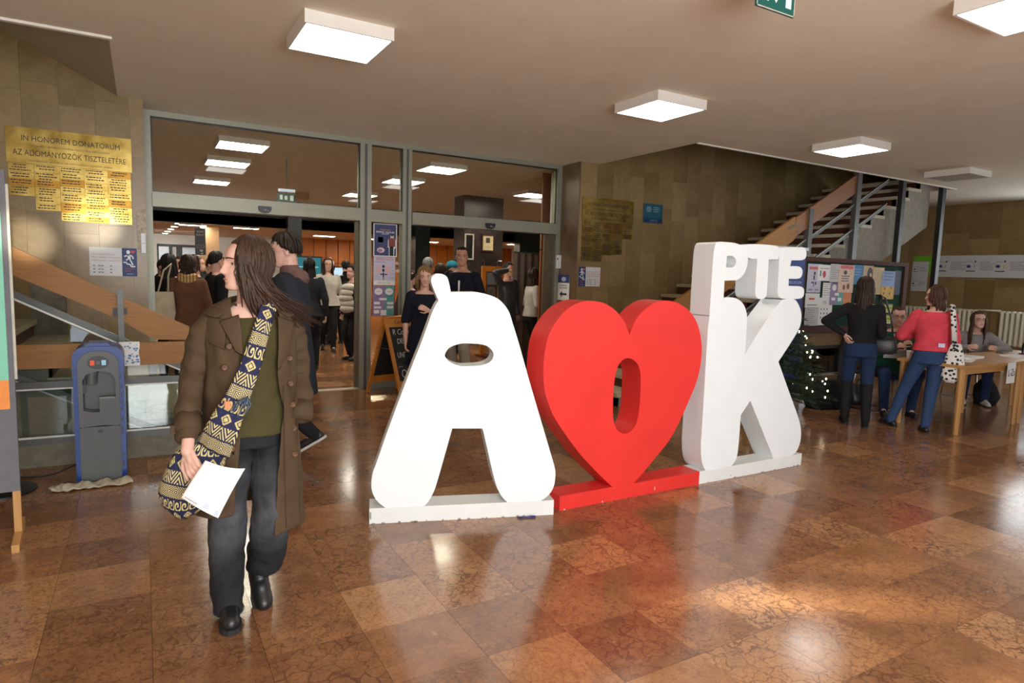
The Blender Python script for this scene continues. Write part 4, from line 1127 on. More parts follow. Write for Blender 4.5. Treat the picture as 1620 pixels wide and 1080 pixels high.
for i, (lb, x0, x1, z0, z1, m_, kind) in enumerate(papers):
    p = panel('pinned_sheet', lb, 'paper', x1 - x0, z1 - z0, ((x0 + x1) / 2, 5.783 - .0035 * (i % 4), (z0 + z1) / 2), m_, 0, .002, 'papers on the notice board')
    a, b = (x1 - x0) / 2, (z1 - z0) / 2
    r = random.Random(i)
    if kind == 'lines': rects(p, INKGREY, textlines(-a * .8, a * .8, b * .75, int(b * 2 / .034), .03, .007, r, .4))
    if kind == 'fig': rects(p, PINK, [(-a * .8, b * .62, a * .7, b * .8)]); rects(p, INK, [(-.02, -.02, .01, .04), (-.06, -.07, -.01, -.05), (.02, -.09, .05, -.05), (-.015, -.12, .0, -.06)]); disc(p, INK, 0, .07, .02, .025); rects(p, INKGREY, [(-a * .7, -b * .85, -a * .2, -b * .75), (.03, -b * .85, a * .7, -b * .75)], lay=2)
    if kind == 'drop': disc(p, mat('red_drop', srgb(206, 62, 84), .6), -.0, -.02, .035, .05); rects(p, mat('teal_ink', srgb(70, 130, 140), .6), [(-.1, -.05, -.07, .03)]); rects(p, INKGREY, [(-a * .7, b * .5, a * .7, b * .58)])
    if kind == 'cups': rects(p, PINK, [(-a * .8, b * .72, a * .85, b * .95)]); disc(p, INK, -.03, b * .45, .04, .03); rects(p, mat('slate_ink', srgb(90, 104, 134), .6), textlines(-a * .6, a * .5, b * .15, 3, .035, .014, r)); disc(p, RUST, -.04, -b * .62, .03, .04); disc(p, RUST, .06, -b * .55, .035, .045)
    if kind == 'blue': MB().prism([(-a * .3, -b), (a, -b), (a, b * .2)], -.0022, -.0016).build('print', PAPER, p); rects(p, SK, textlines(-a * .8, a * .5, b * .5, 3, .04, .015, r))
    if kind == 'oval': disc(p, MATS['black_print'], .04, -.01, .07, .11); disc(p, TAN, .06, -.03, .025, .05, lay=3)
    if kind == 'gold':
        rects(p, GOLD, [(-a, -b, a, -.02)])
        for cx, cz in ((-.08, -.05), (.09, -.04), (-.1, -.13), (.06, -.13)): disc(p, RUST, cx, cz, .018, .022, lay=3)
        rects(p, NAVY, textlines(-a * .7, a * .8, b * .8, 3, .05, .02, r), lay=2)
    if kind == 'two':
        rects(p, TEAL, [(.01, -b, a, b)])
        for cx in (-.07, .08): disc(p, PAPER, cx, b * .6, .05, .045)
        rects(p, PAPER, [(-.05, -.02, .05, .02), (-.12, -.09, -.03, -.05), (.03, -.1, .12, -.05)], lay=3)
    if kind == 'head': rects(p, mat('orange_head', srgb(206, 96, 66), .6), [(-a * .5, b * .1, a * .3, b * .35)]); rects(p, INKGREY, [(-a * .7, -b * .7, a * .7, -b * .55)])
    if kind == 'sym':
        rects(p, NAVY, [(-.11 + .07 * (k % 3), .02 - .06 * (k // 3), -.09 + .07 * (k % 3), .045 - .06 * (k // 3)) for k in range(9)]); text('FTI', .07, INKGREY, p, -.03, b * .6, -.003)
        rects(p, mat('orange_head', srgb(206, 96, 66), .6), [(.02, -b, a, -b * .7)])
    if kind == 'bars': rects(p, INK, [(-a, b * .7, a, b), (-a, -b * .1, a, b * .06)]); rects(p, PAPER, [(-a, -b, a, -b * .8)], lay=2)
# blue roll-up banner behind the E
rb = thing('rollup_banner', 'dark blue roll-up banner with silver top rail behind the small letter E', 'banner', (7.33, 5.55, 0))
MB().box(-.40, -.004, .08, .40, .004, 1.99).build('sheet', mat('royal_blue_print', srgb(36, 62, 132), .5, var=.1), rb)
MB().box(-.43, -.02, 1.99, .43, .02, 2.03).build('top_rail', mat('satin_silver', srgb(190, 192, 198), .35, .6), rb)
MB().box(-.43, -.09, 0, .43, .09, .08).build('base', mat('satin_silver', srgb(190, 192, 198), .35, .6), rb)
for s, z, sz in (('PÉCSI TUDOMÁNYEGYETEM', 1.56, .055), ('ÁLTALÁNOS ORVOSTUDOMÁNYI KAR', 1.46, .04)):
    text(s, sz, MATS['pale_emblem'], rb, 0, z, -.006)
MB().box(-.36, -.0055, 1.72, .36, -.0045, 1.80).build('band', NAVY, rb)
MB().tube([(0, .03, .08), (0, .03, 1.99)], .01, 8).build('pole', STEEL, rb)
gn = panel('green_note', 'bright green note on the end wall beyond the stairs', 'paper', .42, .36, (XR - .05, 8.3 - .85, 2.05), mat('lime_paper', srgb(120, 190, 50), .7), -math.pi / 2)
gn.location = (XR - .045, 7.38, 2.02); 

# information strips on the end wall
def strip(label, y0, y1, z0, z1, blocks):
    p = panel('information_sign', label, 'sign', abs(y1 - y0), z1 - z0, (XR - .05, (y0 + y1) / 2, (z0 + z1) / 2), mat('satin_white_panel', srgb(214, 218, 222), .35, var=.03), -math.pi / 2, .008)
    r = random.Random(8)
    for bx, bz, s in blocks:
        rects(p, NAVY, [(bx, bz - .03 * s, bx + .08 * s, bz + .03 * s)]); disc(p, NAVY, bx + .17 * s, bz + .11 * s, .02 * s, .022 * s)
        rects(p, INK, [(bx - .01, bz - .12 * s, bx + .18 * s, bz - .10 * s)]); rects(p, INKGREY, [(bx, bz + .1 * s, bx + .12 * s, bz + .112 * s)] + textlines(bx + .27 * s, bx + .62 * s, bz + .09 * s, 6, .035 * s, .012 * s, r, .45))
        rects(p, GOLD, [(bx + .15 * s, bz - .04 * s, bx + .165 * s, bz + .04 * s)])
    return p
strip('long white information strip with small emblems on the end wall', 5.56, 7.17, 1.775, 2.205, [(-.72, 0, .85), (-.2, 0, .85), (.3, 0, .85)])
strip('smaller square white information panel left of the long strip', 7.28, 7.60, 1.47, 2.085, [(-.13, .15, .45), (-.13, -.15, .45)])

# radiators
RADP = mat('cream_radiator_paint', srgb(238, 234, 216), .4, var=.03)
def radiator(label, y0, n):
    t = thing('radiator', label, 'radiator', (XR - .16, y0, .50))
    me = MB()
    for s in (-.05, .05): me.tube([(s, 0, .04), (s, 0, .62)], .029, 8)
    me.tube([(-.06, 0, .04), (.06, 0, .04)], .036, 8).tube([(-.06, 0, .62), (.06, 0, .62)], .036, 8)
    me = me.mesh('radiator_column'); me.materials.append(RADP)
    for k in range(n): obj('radiator_column', me, None, t, None, (0, .085 * k, 0))
    MB().tube([(0, -.05, .63), (0, .085 * n + .02, .63)], .014, 8).tube([(0, -.05, .04), (0, .085 * n + .02, .04)], .014, 8).build('connecting_tube', RADP, t, True)
    for k in (1, n - 2): MB().box(-.02, .085 * k - .02, -.5, .02, .085 * k + .02, .02).build('foot', RADP, t)
radiator('cream column radiator behind the girl in the coral sweater', 6.28, 16)
radiator('cream column radiator at the right edge behind the bottle', 4.45, 17)
pi_ = tag(MB().tube([(XR - .16, 5.86, 1.15), (XR - .16, 6.24, 1.15)], .018, 8).build('heating_pipe', RADP, None, True), 'cream heating pipe joining the two radiators', 'pipe')

# ================================================================== TABLES AND WHAT LIES ON THEM
def table(label, x0, x1, y0, y1, zt=.745):
    t = thing('table', label, 'table', (x0, y0, 0))
    W, D = x1 - x0, y1 - y0
    MB().box(0, 0, zt - .03, W, D, zt).build('tabletop', OAK_TABLE, t)
    MB().box(.06, .04, zt - .10, W - .06, .06, zt - .03).box(.06, D - .06, zt - .10, W - .06, D - .04, zt - .03).box(.06, .06, zt - .10, .08, D - .06, zt - .03).box(W - .08, .06, zt - .10, W - .06, D - .06, zt - .03).build('apron', OAK_TABLE, t)
    for x in (.05, W - .05):
        for y in (.05, D - .05):
            MB().loft([((x, y, 0), .024, .024), ((x, y, zt - .03), .036, .036)], 8).build('leg', OAK_LEG, t)
    return t
table('beech table with an L-Zs sheet taped to its front', 7.42, 8.80, 3.36, 4.06)
table('second beech table joined on at the right edge', 8.815, 10.20, 3.36, 4.06)
ls = panel('name_sheet', 'white sheet reading L-Zs hanging from the front table edge', 'sign', .21, .235, (8.43, 3.352, .625), PAPER, math.radians(2), .002)
text('L-Zs', .115, INK, ls, 0, .0, -.003, sx=.8)
def flat(name, label, cat, x, y, w_, d_, m_, rz=0, z=.745, th=.004):
    o = MB().box(-w_ / 2, -d_ / 2, 0, w_ / 2, d_ / 2, th).build(name, m_); o.location = (x, y, z); o.rotation_euler = (0, 0, rz)
    return tag(o, label, cat)
flat('paper_stack', 'stack of white sheets on the left half of the front table', 'paper', 8.35, 3.78, .42, .22, PAPER, .1, .745, .02)
flat('paper_stack', 'open white sheets on the second table near the jar', 'paper', 9.25, 3.62, .36, .24, PAPER, -.05, .745, .012)
flat('paper_sheet', 'loose white sheet beside the stack on the front table', 'paper', 8.0, 3.66, .3, .21, PAPER, .3)
flat('phone', 'dark phone lying on the second table behind the papers', 'phone', 9.55, 3.92, .2, .08, BLACK, .1, .745, .01)
cu = thing('paper_cup', 'white paper cup on the left end of the front table', 'cup', (7.52, 3.98, .745))
MB().loft([((0, 0, 0), .026, .026), ((0, 0, .085), .036, .036)], 16).build('wall', PAPER, cu, 40)
MB().tube([(.036 * math.cos(k * .52), .036 * math.sin(k * .52), .086) for k in range(13)], .003, 6, False).build('rim', PAPER, cu, True)
bo = thing('bottle', 'clear water bottle on the second table', 'bottle', (10.10, 3.86, .745))
MB().loft([((0, 0, 0), .035, .035), ((0, 0, .16), .035, .035), ((0, 0, .2), .018, .018), ((0, 0, .23), .016, .016)], 16).build('body', glass('bottle_plastic', (.72, .78, .78)), bo, 40)
MB().loft([((0, 0, .23), .018, .018), ((0, 0, .25), .018, .018)], 12).build('cap', mat('pale_cap', srgb(200, 205, 205), .4), bo, 40)
ja = thing('glass_jar', 'round glass jar with pens on a brown coaster at the right edge', 'jar', (9.72, 3.72, .755))
MB().loft([((0, 0, 0), .055, .055), ((0, 0, .09), .06, .06), ((0, 0, .13), .048, .048)], 18).build('body', glass('jar_glass', (.78, .8, .78)), ja, 40)
MB().loft([((0, 0, .006), .035, .035), ((0, 0, .08), .035, .035)], 12).build('contents', PAPER, ja, 40)
co = MB().loft([((0, 0, 0), .11, .08), ((0, 0, .01), .11, .08)], 24).build('coaster', RISER, None, 40); co.location = (9.72, 3.72, .745); tag(co, 'dark brown coaster under the glass jar', 'coaster')

def chair(label, x, y, rz):
    t = thing('chair', label, 'chair', (x, y, 0), rz)
    P = [(-.2, -.2), (.2, -.2)]
    for s in (-1, 1):
        MB().tube([(s * .2, .26, .0), (s * .2, -.24, .0), (s * .2, -.22, .03), (s * .2, -.19, .44)], .011, 8).build('leg_frame', CHROME, t, True)
        MB().tube([(s * .2, .24, .02), (s * .2, .17, .44), (s * .2, .24, .86)], .011, 8).build('back_post', CHROME, t, True)
    MB().box(-.22, -.22, .44, .22, .2, .48).build('seat', fabric('charcoal_seat', srgb(40, 40, 44)), t)
    MB().box(-.21, .2, .58, .21, .225, .88).build('backrest', MATS['charcoal_seat'], t)
    return t
chair('chrome framed dark chair of the person in the green hoodie', 8.02, 4.62, math.radians(8))
chair('chrome framed dark chair of the seated woman in grey', 10.30, 4.62, 0)

# bags on the floor, pen
def bag(name, label, x, y, sx, sy, h, m_, handle=True):
    t = thing(name, label, 'bag', (x, y, 0))
    q = MB().loft([((0, 0, .0), sx * .9, sy * .9), ((.01, 0, h * .3), sx, sy), ((0, .02, h * .7), sx * .8, sy * .8), ((-.01, 0, h), sx * .45, sy * .35)], 18)
    q.v = [(a + .012 * math.sin(31 * c + 9 * b), b + .012 * math.sin(23 * a + 11 * c), c) for a, b, c in q.v]
    q.build('pouch', m_, t, True)
    if handle: MB().tube([(-sx * .35, 0, h * .92), (-sx * .2, 0, h * 1.25), (sx * .2, 0, h * 1.25), (sx * .35, 0, h * .92)], .01, 8).build('handle', RUBBER, t, True)
    return t
LEATH = mat('black_leather', (.014, .014, .015), .42, var=.2, bmp=.1)
bag('handbag', 'slouched black leather handbag on the floor under the front table', 8.12, 4.9, .17, .1, .26, LEATH)
bag('coat_heap', 'heap of black coats on the floor behind the girl in black', 7.55, 4.95, .38, .22, .34, fabric('black_heap', (.012, .012, .013)), False)
bag('backpack', 'dark backpack on the floor under the second table', 9.9, 4.2, .2, .14, .34, fabric('black_canvas', (.016, .016, .018)), False)
jk = thing('jacket', 'black jacket hung over the chair back behind the seated woman', 'jacket', (10.32, 4.9, .62))
MB().loft([((0, 0, -.3), .26, .05), ((0, 0, 0), .27, .06), ((.02, 0, .2), .25, .06), ((.0, -.02, .33), .18, .05)], 20).build('drape', fabric('black_wool', (.013, .013, .014)), jk, True)
pn = thing('pen', 'dark blue pen lying on the floor before the letter A', 'pen', (2.105, 3.372, .006), math.radians(-17))
MB().tube([(-.055, 0, 0), (.055, 0, 0)], .005, 8).build('barrel', mat('blue_pen', srgb(44, 44, 130), .4), pn, True)
MB().tube([(-.055, 0, 0), (-.068, 0, 0)], [.005, .001], 8).build('tip', BLACK, pn, True)
MB().box(.02, -.001, .004, .055, .001, .008).build('clip', MATS['blue_pen'], pn)

# ================================================================== CHRISTMAS TREE
tx = thing('christmas_tree', 'small artificial Christmas tree with lights behind the letter K', 'christmas tree', (6.58, 4.95, 0))
r = random.Random(11)
q = MB(); nd = MB(); lights = []
q.tube([(0, 0, .1), (0, 0, 1.35)], [.025, .008], 8)
for lv in range(16):
    z = .16 + lv * .075
    R = .62 * (1 - lv / 17.5) ** .8
    for k in range(int(9 + R * 24)):
        a = r.random() * 6.283
        L = R * (.8 + .3 * r.random())
        p0 = Vector((0, 0, z + .05)); p1 = Vector((L * math.cos(a), L * math.sin(a), z - .03 + .06 * r.random()))
        q.tube([p0, p1], [.006, .002], 4, False)
        d = (p1 - p0)
        n = int(10 + L * 60)
        for i in range(n):
            t = .15 + .85 * i / n
            c = p0 + d * t
            v = Vector((r.uniform(-1, 1), r.uniform(-1, 1), r.uniform(-.5, .9))).normalized() * .055 + d.normalized() * .03
            s = v.cross(d).normalized() * .006
            nd.add([c - s, c + s, c + v], [(0, 1, 2)])
        if r.random() < .30: lights.append(p0 + d * (.8 + .22 * r.random()))
q.build('branches', mat('tree_branch_brown', srgb(48, 40, 24), .9), tx)
o = nd.build('needles', mat('dark_fir_needles', srgb(30, 56, 34), .6, var=.35, scale=20), tx); o['kind'] = 'stuff'
MB().bar((-.25, 0, .03), (.25, 0, .03), .04, .03).bar((0, -.25, .03), (0, .25, .03), .04, .03).tube([(0, 0, .02), (0, 0, .12)], .02, 8).build('stand', STEEL_DK, tx)
fl = thing('string_lights', 'warm white fairy lights strung over the small Christmas tree', 'string lights', (6.58, 4.95, 0))
bme = MB().ell((0, 0, 0), (.009, .009, .012), None, 8, 6).mesh('bulb'); bme.materials.append(emission('fairy_bulb', (1, .84, .55), 9))
lights = lights[:110]
lights.sort(key=lambda p: (round(p.z, 1), math.atan2(p.y, p.x)))
for p in lights: obj('bulb', bme, None, fl, None, p)
MB().tube(lights, .0018, 4, False).build('wire', RUBBER, fl)
# ================================================================== PEOPLE
SKIN = {}
def skin(key, col):
    if key in SKIN: return SKIN[key]
    m, nt, bs = newmat('skin_' + key)
    v = coords(nt)
    n = noise(nt, v, 18, 4)
    link(nt, ramp(nt, n, [(.3, tuple(c * .88 for c in col)), (.7, col)]), bs.inputs['Base Color'])
    bs.inputs['Roughness'].default_value = .5
    bs.inputs['Subsurface Weight'].default_value = .12
    bs.inputs['Subsurface Radius'].default_value = (.012, .005, .003)
    SKIN[key] = m
    return m
FAIR = skin('fair', srgb(226, 178, 158)); PALE = skin('pale', srgb(222, 178, 160)); MED = skin('medium', srgb(196, 146, 118))
EYEW = mat('eye_white', srgb(222, 216, 208), .25); IRIS = mat('dark_iris', srgb(58, 44, 34), .2); LIP = mat('lips', srgb(188, 112, 106), .45)
def hairmat(name, c0, c1):
    if name in MATS: return MATS[name]
    m, nt, bs = newmat(name)
    v = coords(nt, (60, 60, 4))
    n = noise(nt, v, 3, 4)
    link(nt, ramp(nt, n, [(.3, c0), (.7, c1)]), bs.inputs['Base Color'])
    bs.inputs['Roughness'].default_value = .5
    bs.inputs['Specular IOR Level'].default_value = .28
    bump(nt, bs, n, .4, .004)
    MATS[name] = m
    return m
HBLACK = hairmat('black_hair', srgb(18, 15, 14), srgb(36, 30, 27)); HDARK = hairmat('dark_brown_hair', srgb(34, 23, 18), srgb(66, 46, 34))
HBROWN = hairmat('brown_hair', srgb(52, 34, 24), srgb(92, 64, 44)); HBLOND = hairmat('blond_hair', srgb(104, 72, 42), srgb(164, 124, 78)); HGREY = hairmat('grey_hair', srgb(84, 80, 76), srgb(132, 128, 124))
HMAIN = hairmat('chestnut_hair', srgb(36, 25, 20), srgb(76, 53, 39))

TMP = bpy.data.scenes.new('remesh_tmp')
def remesh(mb, name, m, parent, voxel, it=4, post=None):
    me = mb.mesh(name)
    o = bpy.data.objects.new(name, me)
    TMP.collection.objects.link(o)
    md = o.modifiers.new('r', 'REMESH'); md.mode = 'VOXEL'; md.voxel_size = voxel
    if it:
        s = o.modifiers.new('s', 'SMOOTH'); s.factor = .5; s.iterations = it
    TMP.view_layers[0].update(); dg = TMP.view_layers[0].depsgraph
    dg.update()
    me2 = bpy.data.meshes.new_from_object(o.evaluated_get(dg))
    bpy.data.objects.remove(o); bpy.data.meshes.remove(me)
    me2.name = name
    if post: post(me2)
    return obj(name, me2, m, parent, True)

_HZ = np.array([-.115, -.108, -.095, -.075, -.05, -.03, 0, .03, .06, .085, .102, .111])
_HF = np.array([-.066, -.080, -.087, -.088, -.086, -.087, -.087, -.092, -.086, -.066, -.036, .0])
_HB = np.array([-.046, -.028, -.008, .026, .060, .078, .093, .099, .098, .085, .056, .012])
_HW = np.array([.016, .030, .040, .050, .057, .062, .067, .072, .073, .064, .042, .010])
def head_mb(mb, M, sc=1., nose=1., male=0., nu=52, nv=46):
    """head with brow, eye sockets, nose, lips and chin; local frame: faces -y, eyes at z=0"""
    vs = []; fs = []
    g = lambda d, s: math.exp(-(d / s) ** 2)
    for j in range(nv + 1):
        z = -.115 + .226 * (1 - math.cos(math.pi * j / nv)) / 2
        f, b, w_ = (float(np.interp(z, _HZ, a)) for a in (_HF, _HB, _HW))
        if male and z < -.03: w_ *= 1 + .10 * male
        yc, ry = (f + b) / 2, (b - f) / 2
        for i in range(nu):
            a = 2 * math.pi * i / nu
            sn, cs = math.sin(a), math.cos(a)
            x = w_ * math.copysign(abs(sn) ** .85, sn); y = yc - ry * cs
            if cs > 0:
                nz = (0.006 + .020 * max(0, min(1, (.012 - z) / .05))) if -.042 < z < .016 else (.026 * max(0, 1 - (-.042 - z) / .010) if z <= -.042 else .006 * max(0, 1 - (z - .016) / .015))
                wd = .0085 + .006 * max(0, min(1, -z / .04))
                y -= nose * nz * g(x, wd)
                for s in (-1, 1):
                    y += .010 * g(x - s * .031, .016) * g(z - .0, .013)
                    y -= .004 * g(x - s * .03, .02) * g(z - .022, .008)
                    y -= .004 * g(x - s * .038, .018) * g(z + .035, .018)
                y -= .0055 * g(x, .019) * g(z + .061, .0055) + .0055 * g(x, .016) * g(z + .074, .006)
                y += .003 * g(x, .018) * g(z + .0675, .003) + .004 * g(x, .02) * g(z + .087, .007)
                y -= (.005 + .004 * male) * g(x, .016) * g(z + .102, .01)
            vs.append(M @ Vector((x * sc, y * sc, z * sc)))
    for j in range(nv):
        for i in range(nu):
            i2 = (i + 1) % nu
            fs.append((j * nu + i, j * nu + i2, (j + 1) * nu + i2, (j + 1) * nu + i))
    fs.append(tuple(range(nu - 1, -1, -1))); fs.append(tuple(nv * nu + i for i in range(nu)))
    mb.add(vs, fs)
    for s in (-1, 1):
        R = Matrix.Rotation(s * .25, 3, 'Z') @ Matrix.Rotation(.15, 3, 'X')
        mb.ell(M @ Vector((s * .070 * sc, .012 * sc, -.012 * sc)), (.009 * sc, .019 * sc, .031 * sc), (M.to_3x3() @ R), 10, 8)

def hand_mb(mb, wrist, d, nrm, side, s=1., curl=.5, spread=.10, thumb=.5, rr=1.):
    """palm, four bent fingers of unequal length and a thumb from the side of the palm. d: direction of the fingers, nrm: back of the hand"""
    d = Vector(d).normalized(); nrm = Vector(nrm); nrm = (nrm - d * nrm.dot(d)).normalized(); x = d.cross(nrm) * side   # x: towards the thumb
    w_ = Vector(wrist)
    for t in (-.026, -.009, .009, .026):
        mb.cap(w_ + x * t * .6 * s + d * .008 * s, w_ + x * t * s + d * .082 * s, .0125 * s, .0105 * s, 8)
    mb.cap(w_ - d * .01 * s, w_ + d * .05 * s, .021 * s, .016 * s, 8)
    for k, (t, L) in enumerate(((.029, .068), (.0098, .077), (-.0095, .071), (-.028, .056))):
        p = w_ + x * t * s + d * .084 * s
        a = -.15 - .1 * k * curl; dd = (d + x * (t * spread * 12)).normalized()
        for q, (f, r) in enumerate(((.45, .0088), (.31, .0078), (.24, .0068))):
            a2 = (-.25 - curl * (.55 + .35 * q)) * (1 if q else .7)
            a = a + a2 if q else a2
            v = dd * math.cos(a) + nrm * math.sin(a)
            e = p + v * L * f * s
            mb.cap(p, e, r * s * rr, (r - .0008) * s * rr, 8); p = e
    p = w_ + x * .024 * s + d * .022 * s
    v = (d * .62 + x * .62 - nrm * .35 * thumb).normalized()
    e = p + v * .040 * s; mb.cap(p, e, .0125 * s, .0098 * s, 8)
    v = (d * .9 + x * (.28 - .35 * thumb) - nrm * .5 * thumb).normalized()
    e2 = e + v * .030 * s; mb.cap(e, e2, .0096 * s, .0085 * s, 8)
    mb.cap(e2, e2 + (v + d * .2).normalized() * .022 * s, .0085 * s, .0068 * s, 8)
    return e2

def ik(a, t, l1, l2, hint):
    a, t = Vector(a), Vector(t); d = t - a; L = d.length
    if L > (l1 + l2) * .999: d = d * ((l1 + l2) * .999 / L); L = d.length; t = a + d
    n = d / L
    h = Vector(hint); h = (h - n * h.dot(n))
    h = h.normalized() if h.length > 1e-5 else n.orthogonal().normalized()
    ca = (l1 * l1 + L * L - l2 * l2) / (2 * l1 * L); ca = max(-1, min(1, ca))
    return a + n * (l1 * ca) + h * (l1 * math.sqrt(1 - ca * ca)), t

TORSO_F = [(-.10, .120, .095, .005), (-.02, .166, .116, .012), (.06, .152, .106, .008), (.15, .126, .092, 0), (.25, .136, .100, -.006), (.34, .152, .108, -.010), (.42, .156, .094, 0), (.48, .138, .074, .006), (.525, .075, .056, .008)]
TORSO_M = [(-.10, .120, .095, .005), (-.02, .160, .110, .01), (.06, .154, .105, .006), (.15, .148, .100, 0), (.25, .158, .106, -.003), (.34, .176, .112, -.004), (.42, .184, .100, 0), (.48, .160, .078, .006), (.525, .082, .062, .008)]

class Person:
    def __init__(s, label, x, y, rz, h=1.68, male=False, skinm=FAIR, z=0., name='person', group=None, vox=.013, cat='person', **P):
        s.root = thing(name, label, cat, (x, y, z), rz, group)
        s.k = k = h / 1.70; s.male = male; s.vox = vox; s.skin = skinm
        s.P = P
        hz = P.get('hip', .90)
        s.hip = Vector((P.get('hx', 0), P.get('hy', 0), hz)) * k
        s.MT = Matrix.Translation(s.hip) @ Matrix.Rotation(P.get('twist', 0), 4, 'Z') @ Matrix.Rotation(P.get('side', 0), 4, 'Y') @ Matrix.Rotation(P.get('lean', 0), 4, 'X')
        s.T = TORSO_M if male else TORSO_F
        sw = .185 if male else .16
        s.J = J = {}
        for sd, sg in (('L', 1), ('R', -1)):
            J['sh' + sd] = s.MT @ (Vector((sg * sw, .0, .455)) * k)
            w_ = Vector(P.get('w' + sd, (sg * .245, -.04, .84))) * k
            J['el' + sd], J['wr' + sd] = ik(J['sh' + sd], w_, .29 * k, .25 * k, P.get('e' + sd, (sg * .5, .8, -.2)))
            J['hp' + sd] = s.hip + Matrix.Rotation(P.get('twist', 0) * .6, 3, 'Z') @ (Vector((sg * .085, .005, -.02)) * k)
            an = Vector(P.get('a' + sd, (sg * .09, .02, .085))) * k
            J['kn' + sd], J['an' + sd] = ik(J['hp' + sd], an, .41 * k, .41 * k, P.get('k' + sd, (sg * .08, -1, 0)))
        for j_, p_ in P.get('J', {}).items(): J[j_] = Vector(p_)
        J['nb'] = s.MT @ (Vector((0, .012, .50)) * k)
        hy, hp = P.get('head', (0, 0))[:2]
        hr = P.get('head', (0, 0, 0))[2] if len(P.get('head', (0, 0))) > 2 else 0
        J['hd'] = s.MT @ (Vector((0, -.015, .69)) * k) + Vector(P.get('hoff', (0, 0, 0))) * k
        s.MH = Matrix.Translation(J['hd']) @ Matrix.Rotation(hy, 4, 'Z') @ Matrix.Rotation(hp, 4, 'X') @ Matrix.Rotation(hr, 4, 'Y')
        s.hs = k * P.get('hscale', 1.0)
        s.body()
    def body(s):
        J, k = s.J, s.k; mb = MB(); P = s.P
        mb.loft([((0, cy * k, h * k), rx * k, ry * k) for h, rx, ry, cy in s.T], 20, s.MT)
        r = 1.12 if s.male else 1.0
        mb.cap(J['nb'], s.MH @ Vector((0, .02, -.05)), .058 * k * r, .050 * k * r)
        for sd, sg in (('L', 1), ('R', -1)):
            sl = P.get('slim', 1.)
            mb.cap(J['sh' + sd], J['el' + sd], .047 * k * r * sl, .037 * k * r * sl)
            mb.cap(J['el' + sd], J['wr' + sd], .037 * k * r * sl, .025 * k * r)
            d = P.get('hd' + sd) or (J['wr' + sd] - J['el' + sd])
            hand_mb(mb, J['wr' + sd], d, P.get('hn' + sd, (sg, 0, 0)), P.get('hs' + sd, -sg), k * .98, P.get('curl' + sd, .45), rr=max(1., s.vox / .0095))
            mb.cap(J['hp' + sd], J['kn' + sd], .080 * k * sl, .054 * k * sl)
            mb.cap(J['kn' + sd], J['an' + sd], .054 * k * sl, .038 * k * sl)
            mb.cap(J['an' + sd], J['an' + sd] + s.foot(sd) * .07 * k - Vector((0, 0, .02 * k)), .034 * k, .022 * k)
        if not P.get('nohead'): head_mb(mb, s.MH, s.hs, P.get('nose', 1.), 1. if s.male else 0.)
        s.bodyo = remesh(mb, 'body', s.skin, s.root, s.vox * .62, 3 if s.vox > .009 else 2)
        if P.get('face', True): s.face()
    def foot(s, sd):
        a = s.P.get('f' + sd, .12 * (1 if sd == 'L' else -1)); dz = s.P.get('fz' + sd, -.32)
        return Vector((math.sin(a), -math.cos(a), dz)).normalized()
    def face(s):
        hs = s.hs; M = s.MH
        for sg in (-1, 1):
            c = Vector((sg * .031, -.0625, .0))
            e = MB().ell(M @ (c * hs), (.0118 * hs,) * 3, None, 12, 8).build('eye', EYEW, s.root, True)
            MB().ell(M @ ((c + Vector((s.P.get('gaze', 0), -.0075, 0))) * hs), (.0062 * hs, .0056 * hs, .0062 * hs), None, 10, 6).build('iris', IRIS, e, True)
            if s.vox < .0115:
                lid = MB(); vs = []; fs = []
                for j in range(6):
                    for i in range(15):
                        a = math.radians(-100 + 200 * i / 14); rr = .0134
                        t0 = 17 * max(0, math.cos(a * 1.15)) - 2; t = math.radians(t0 + (90 - t0) * j / 5)
                        vs.append(M @ ((c + Vector((rr * math.cos(t) * math.sin(a), -rr * math.cos(t) * math.cos(a), rr * math.sin(t)))) * hs))
                lid.grid(vs, 15, 6)
                vs = [M @ ((c + Vector((.0132 * math.cos(t) * math.sin(a), -.0132 * math.cos(t) * math.cos(a), -.0132 * math.sin(t)))) * hs) for j in range(4) for a in [math.radians(-100 + 200 * i / 14) for i in range(15)] for t in [math.radians((30 * max(0, math.cos(a * 1.15)) + 1) * (1 - j / 3) + 88 * j / 3)]]
                lid.grid(vs, 15, 4)
                lid.build('eyelid', s.skin, e, True)
                MB().tube([M @ ((c + Vector((.0137 * math.sin(a) * .99, -.0137 * .99 * math.cos(a), .0040 * max(0, math.cos(a * 1.15))))) * hs) for a in [math.radians(-75 + 150 * i / 10) for i in range(11)]], [.0004] + [.0011 * hs] * 9 + [.0004], 5).build('lashes', s.P.get('brow', HDARK), e, True)
            pts = [M @ (Vector((sg * (.015 + .0095 * i), -.0945 + .0016 * i * i + .001 * i, .021 + .0028 * math.sin(i * .9))) * hs) for i in range(5)]
            MB().tube(pts, [.0026 * hs, .0034 * hs, .0034 * hs, .0028 * hs, .0012 * hs], 6).build('eyebrow', s.P.get('brow', HDARK), s.root, True)
        pts = [M @ (Vector((-.022 + .0055 * i, -.0925 + .00022 * (i - 4) ** 2 * 1.6, -.0665)) * hs) for i in range(9)]
        MB().tube(pts, [.0012 * hs] + [.0046 * hs] * 7 + [.0012 * hs], 8, True, (1, .9)).build('lips', LIP, s.root, True)
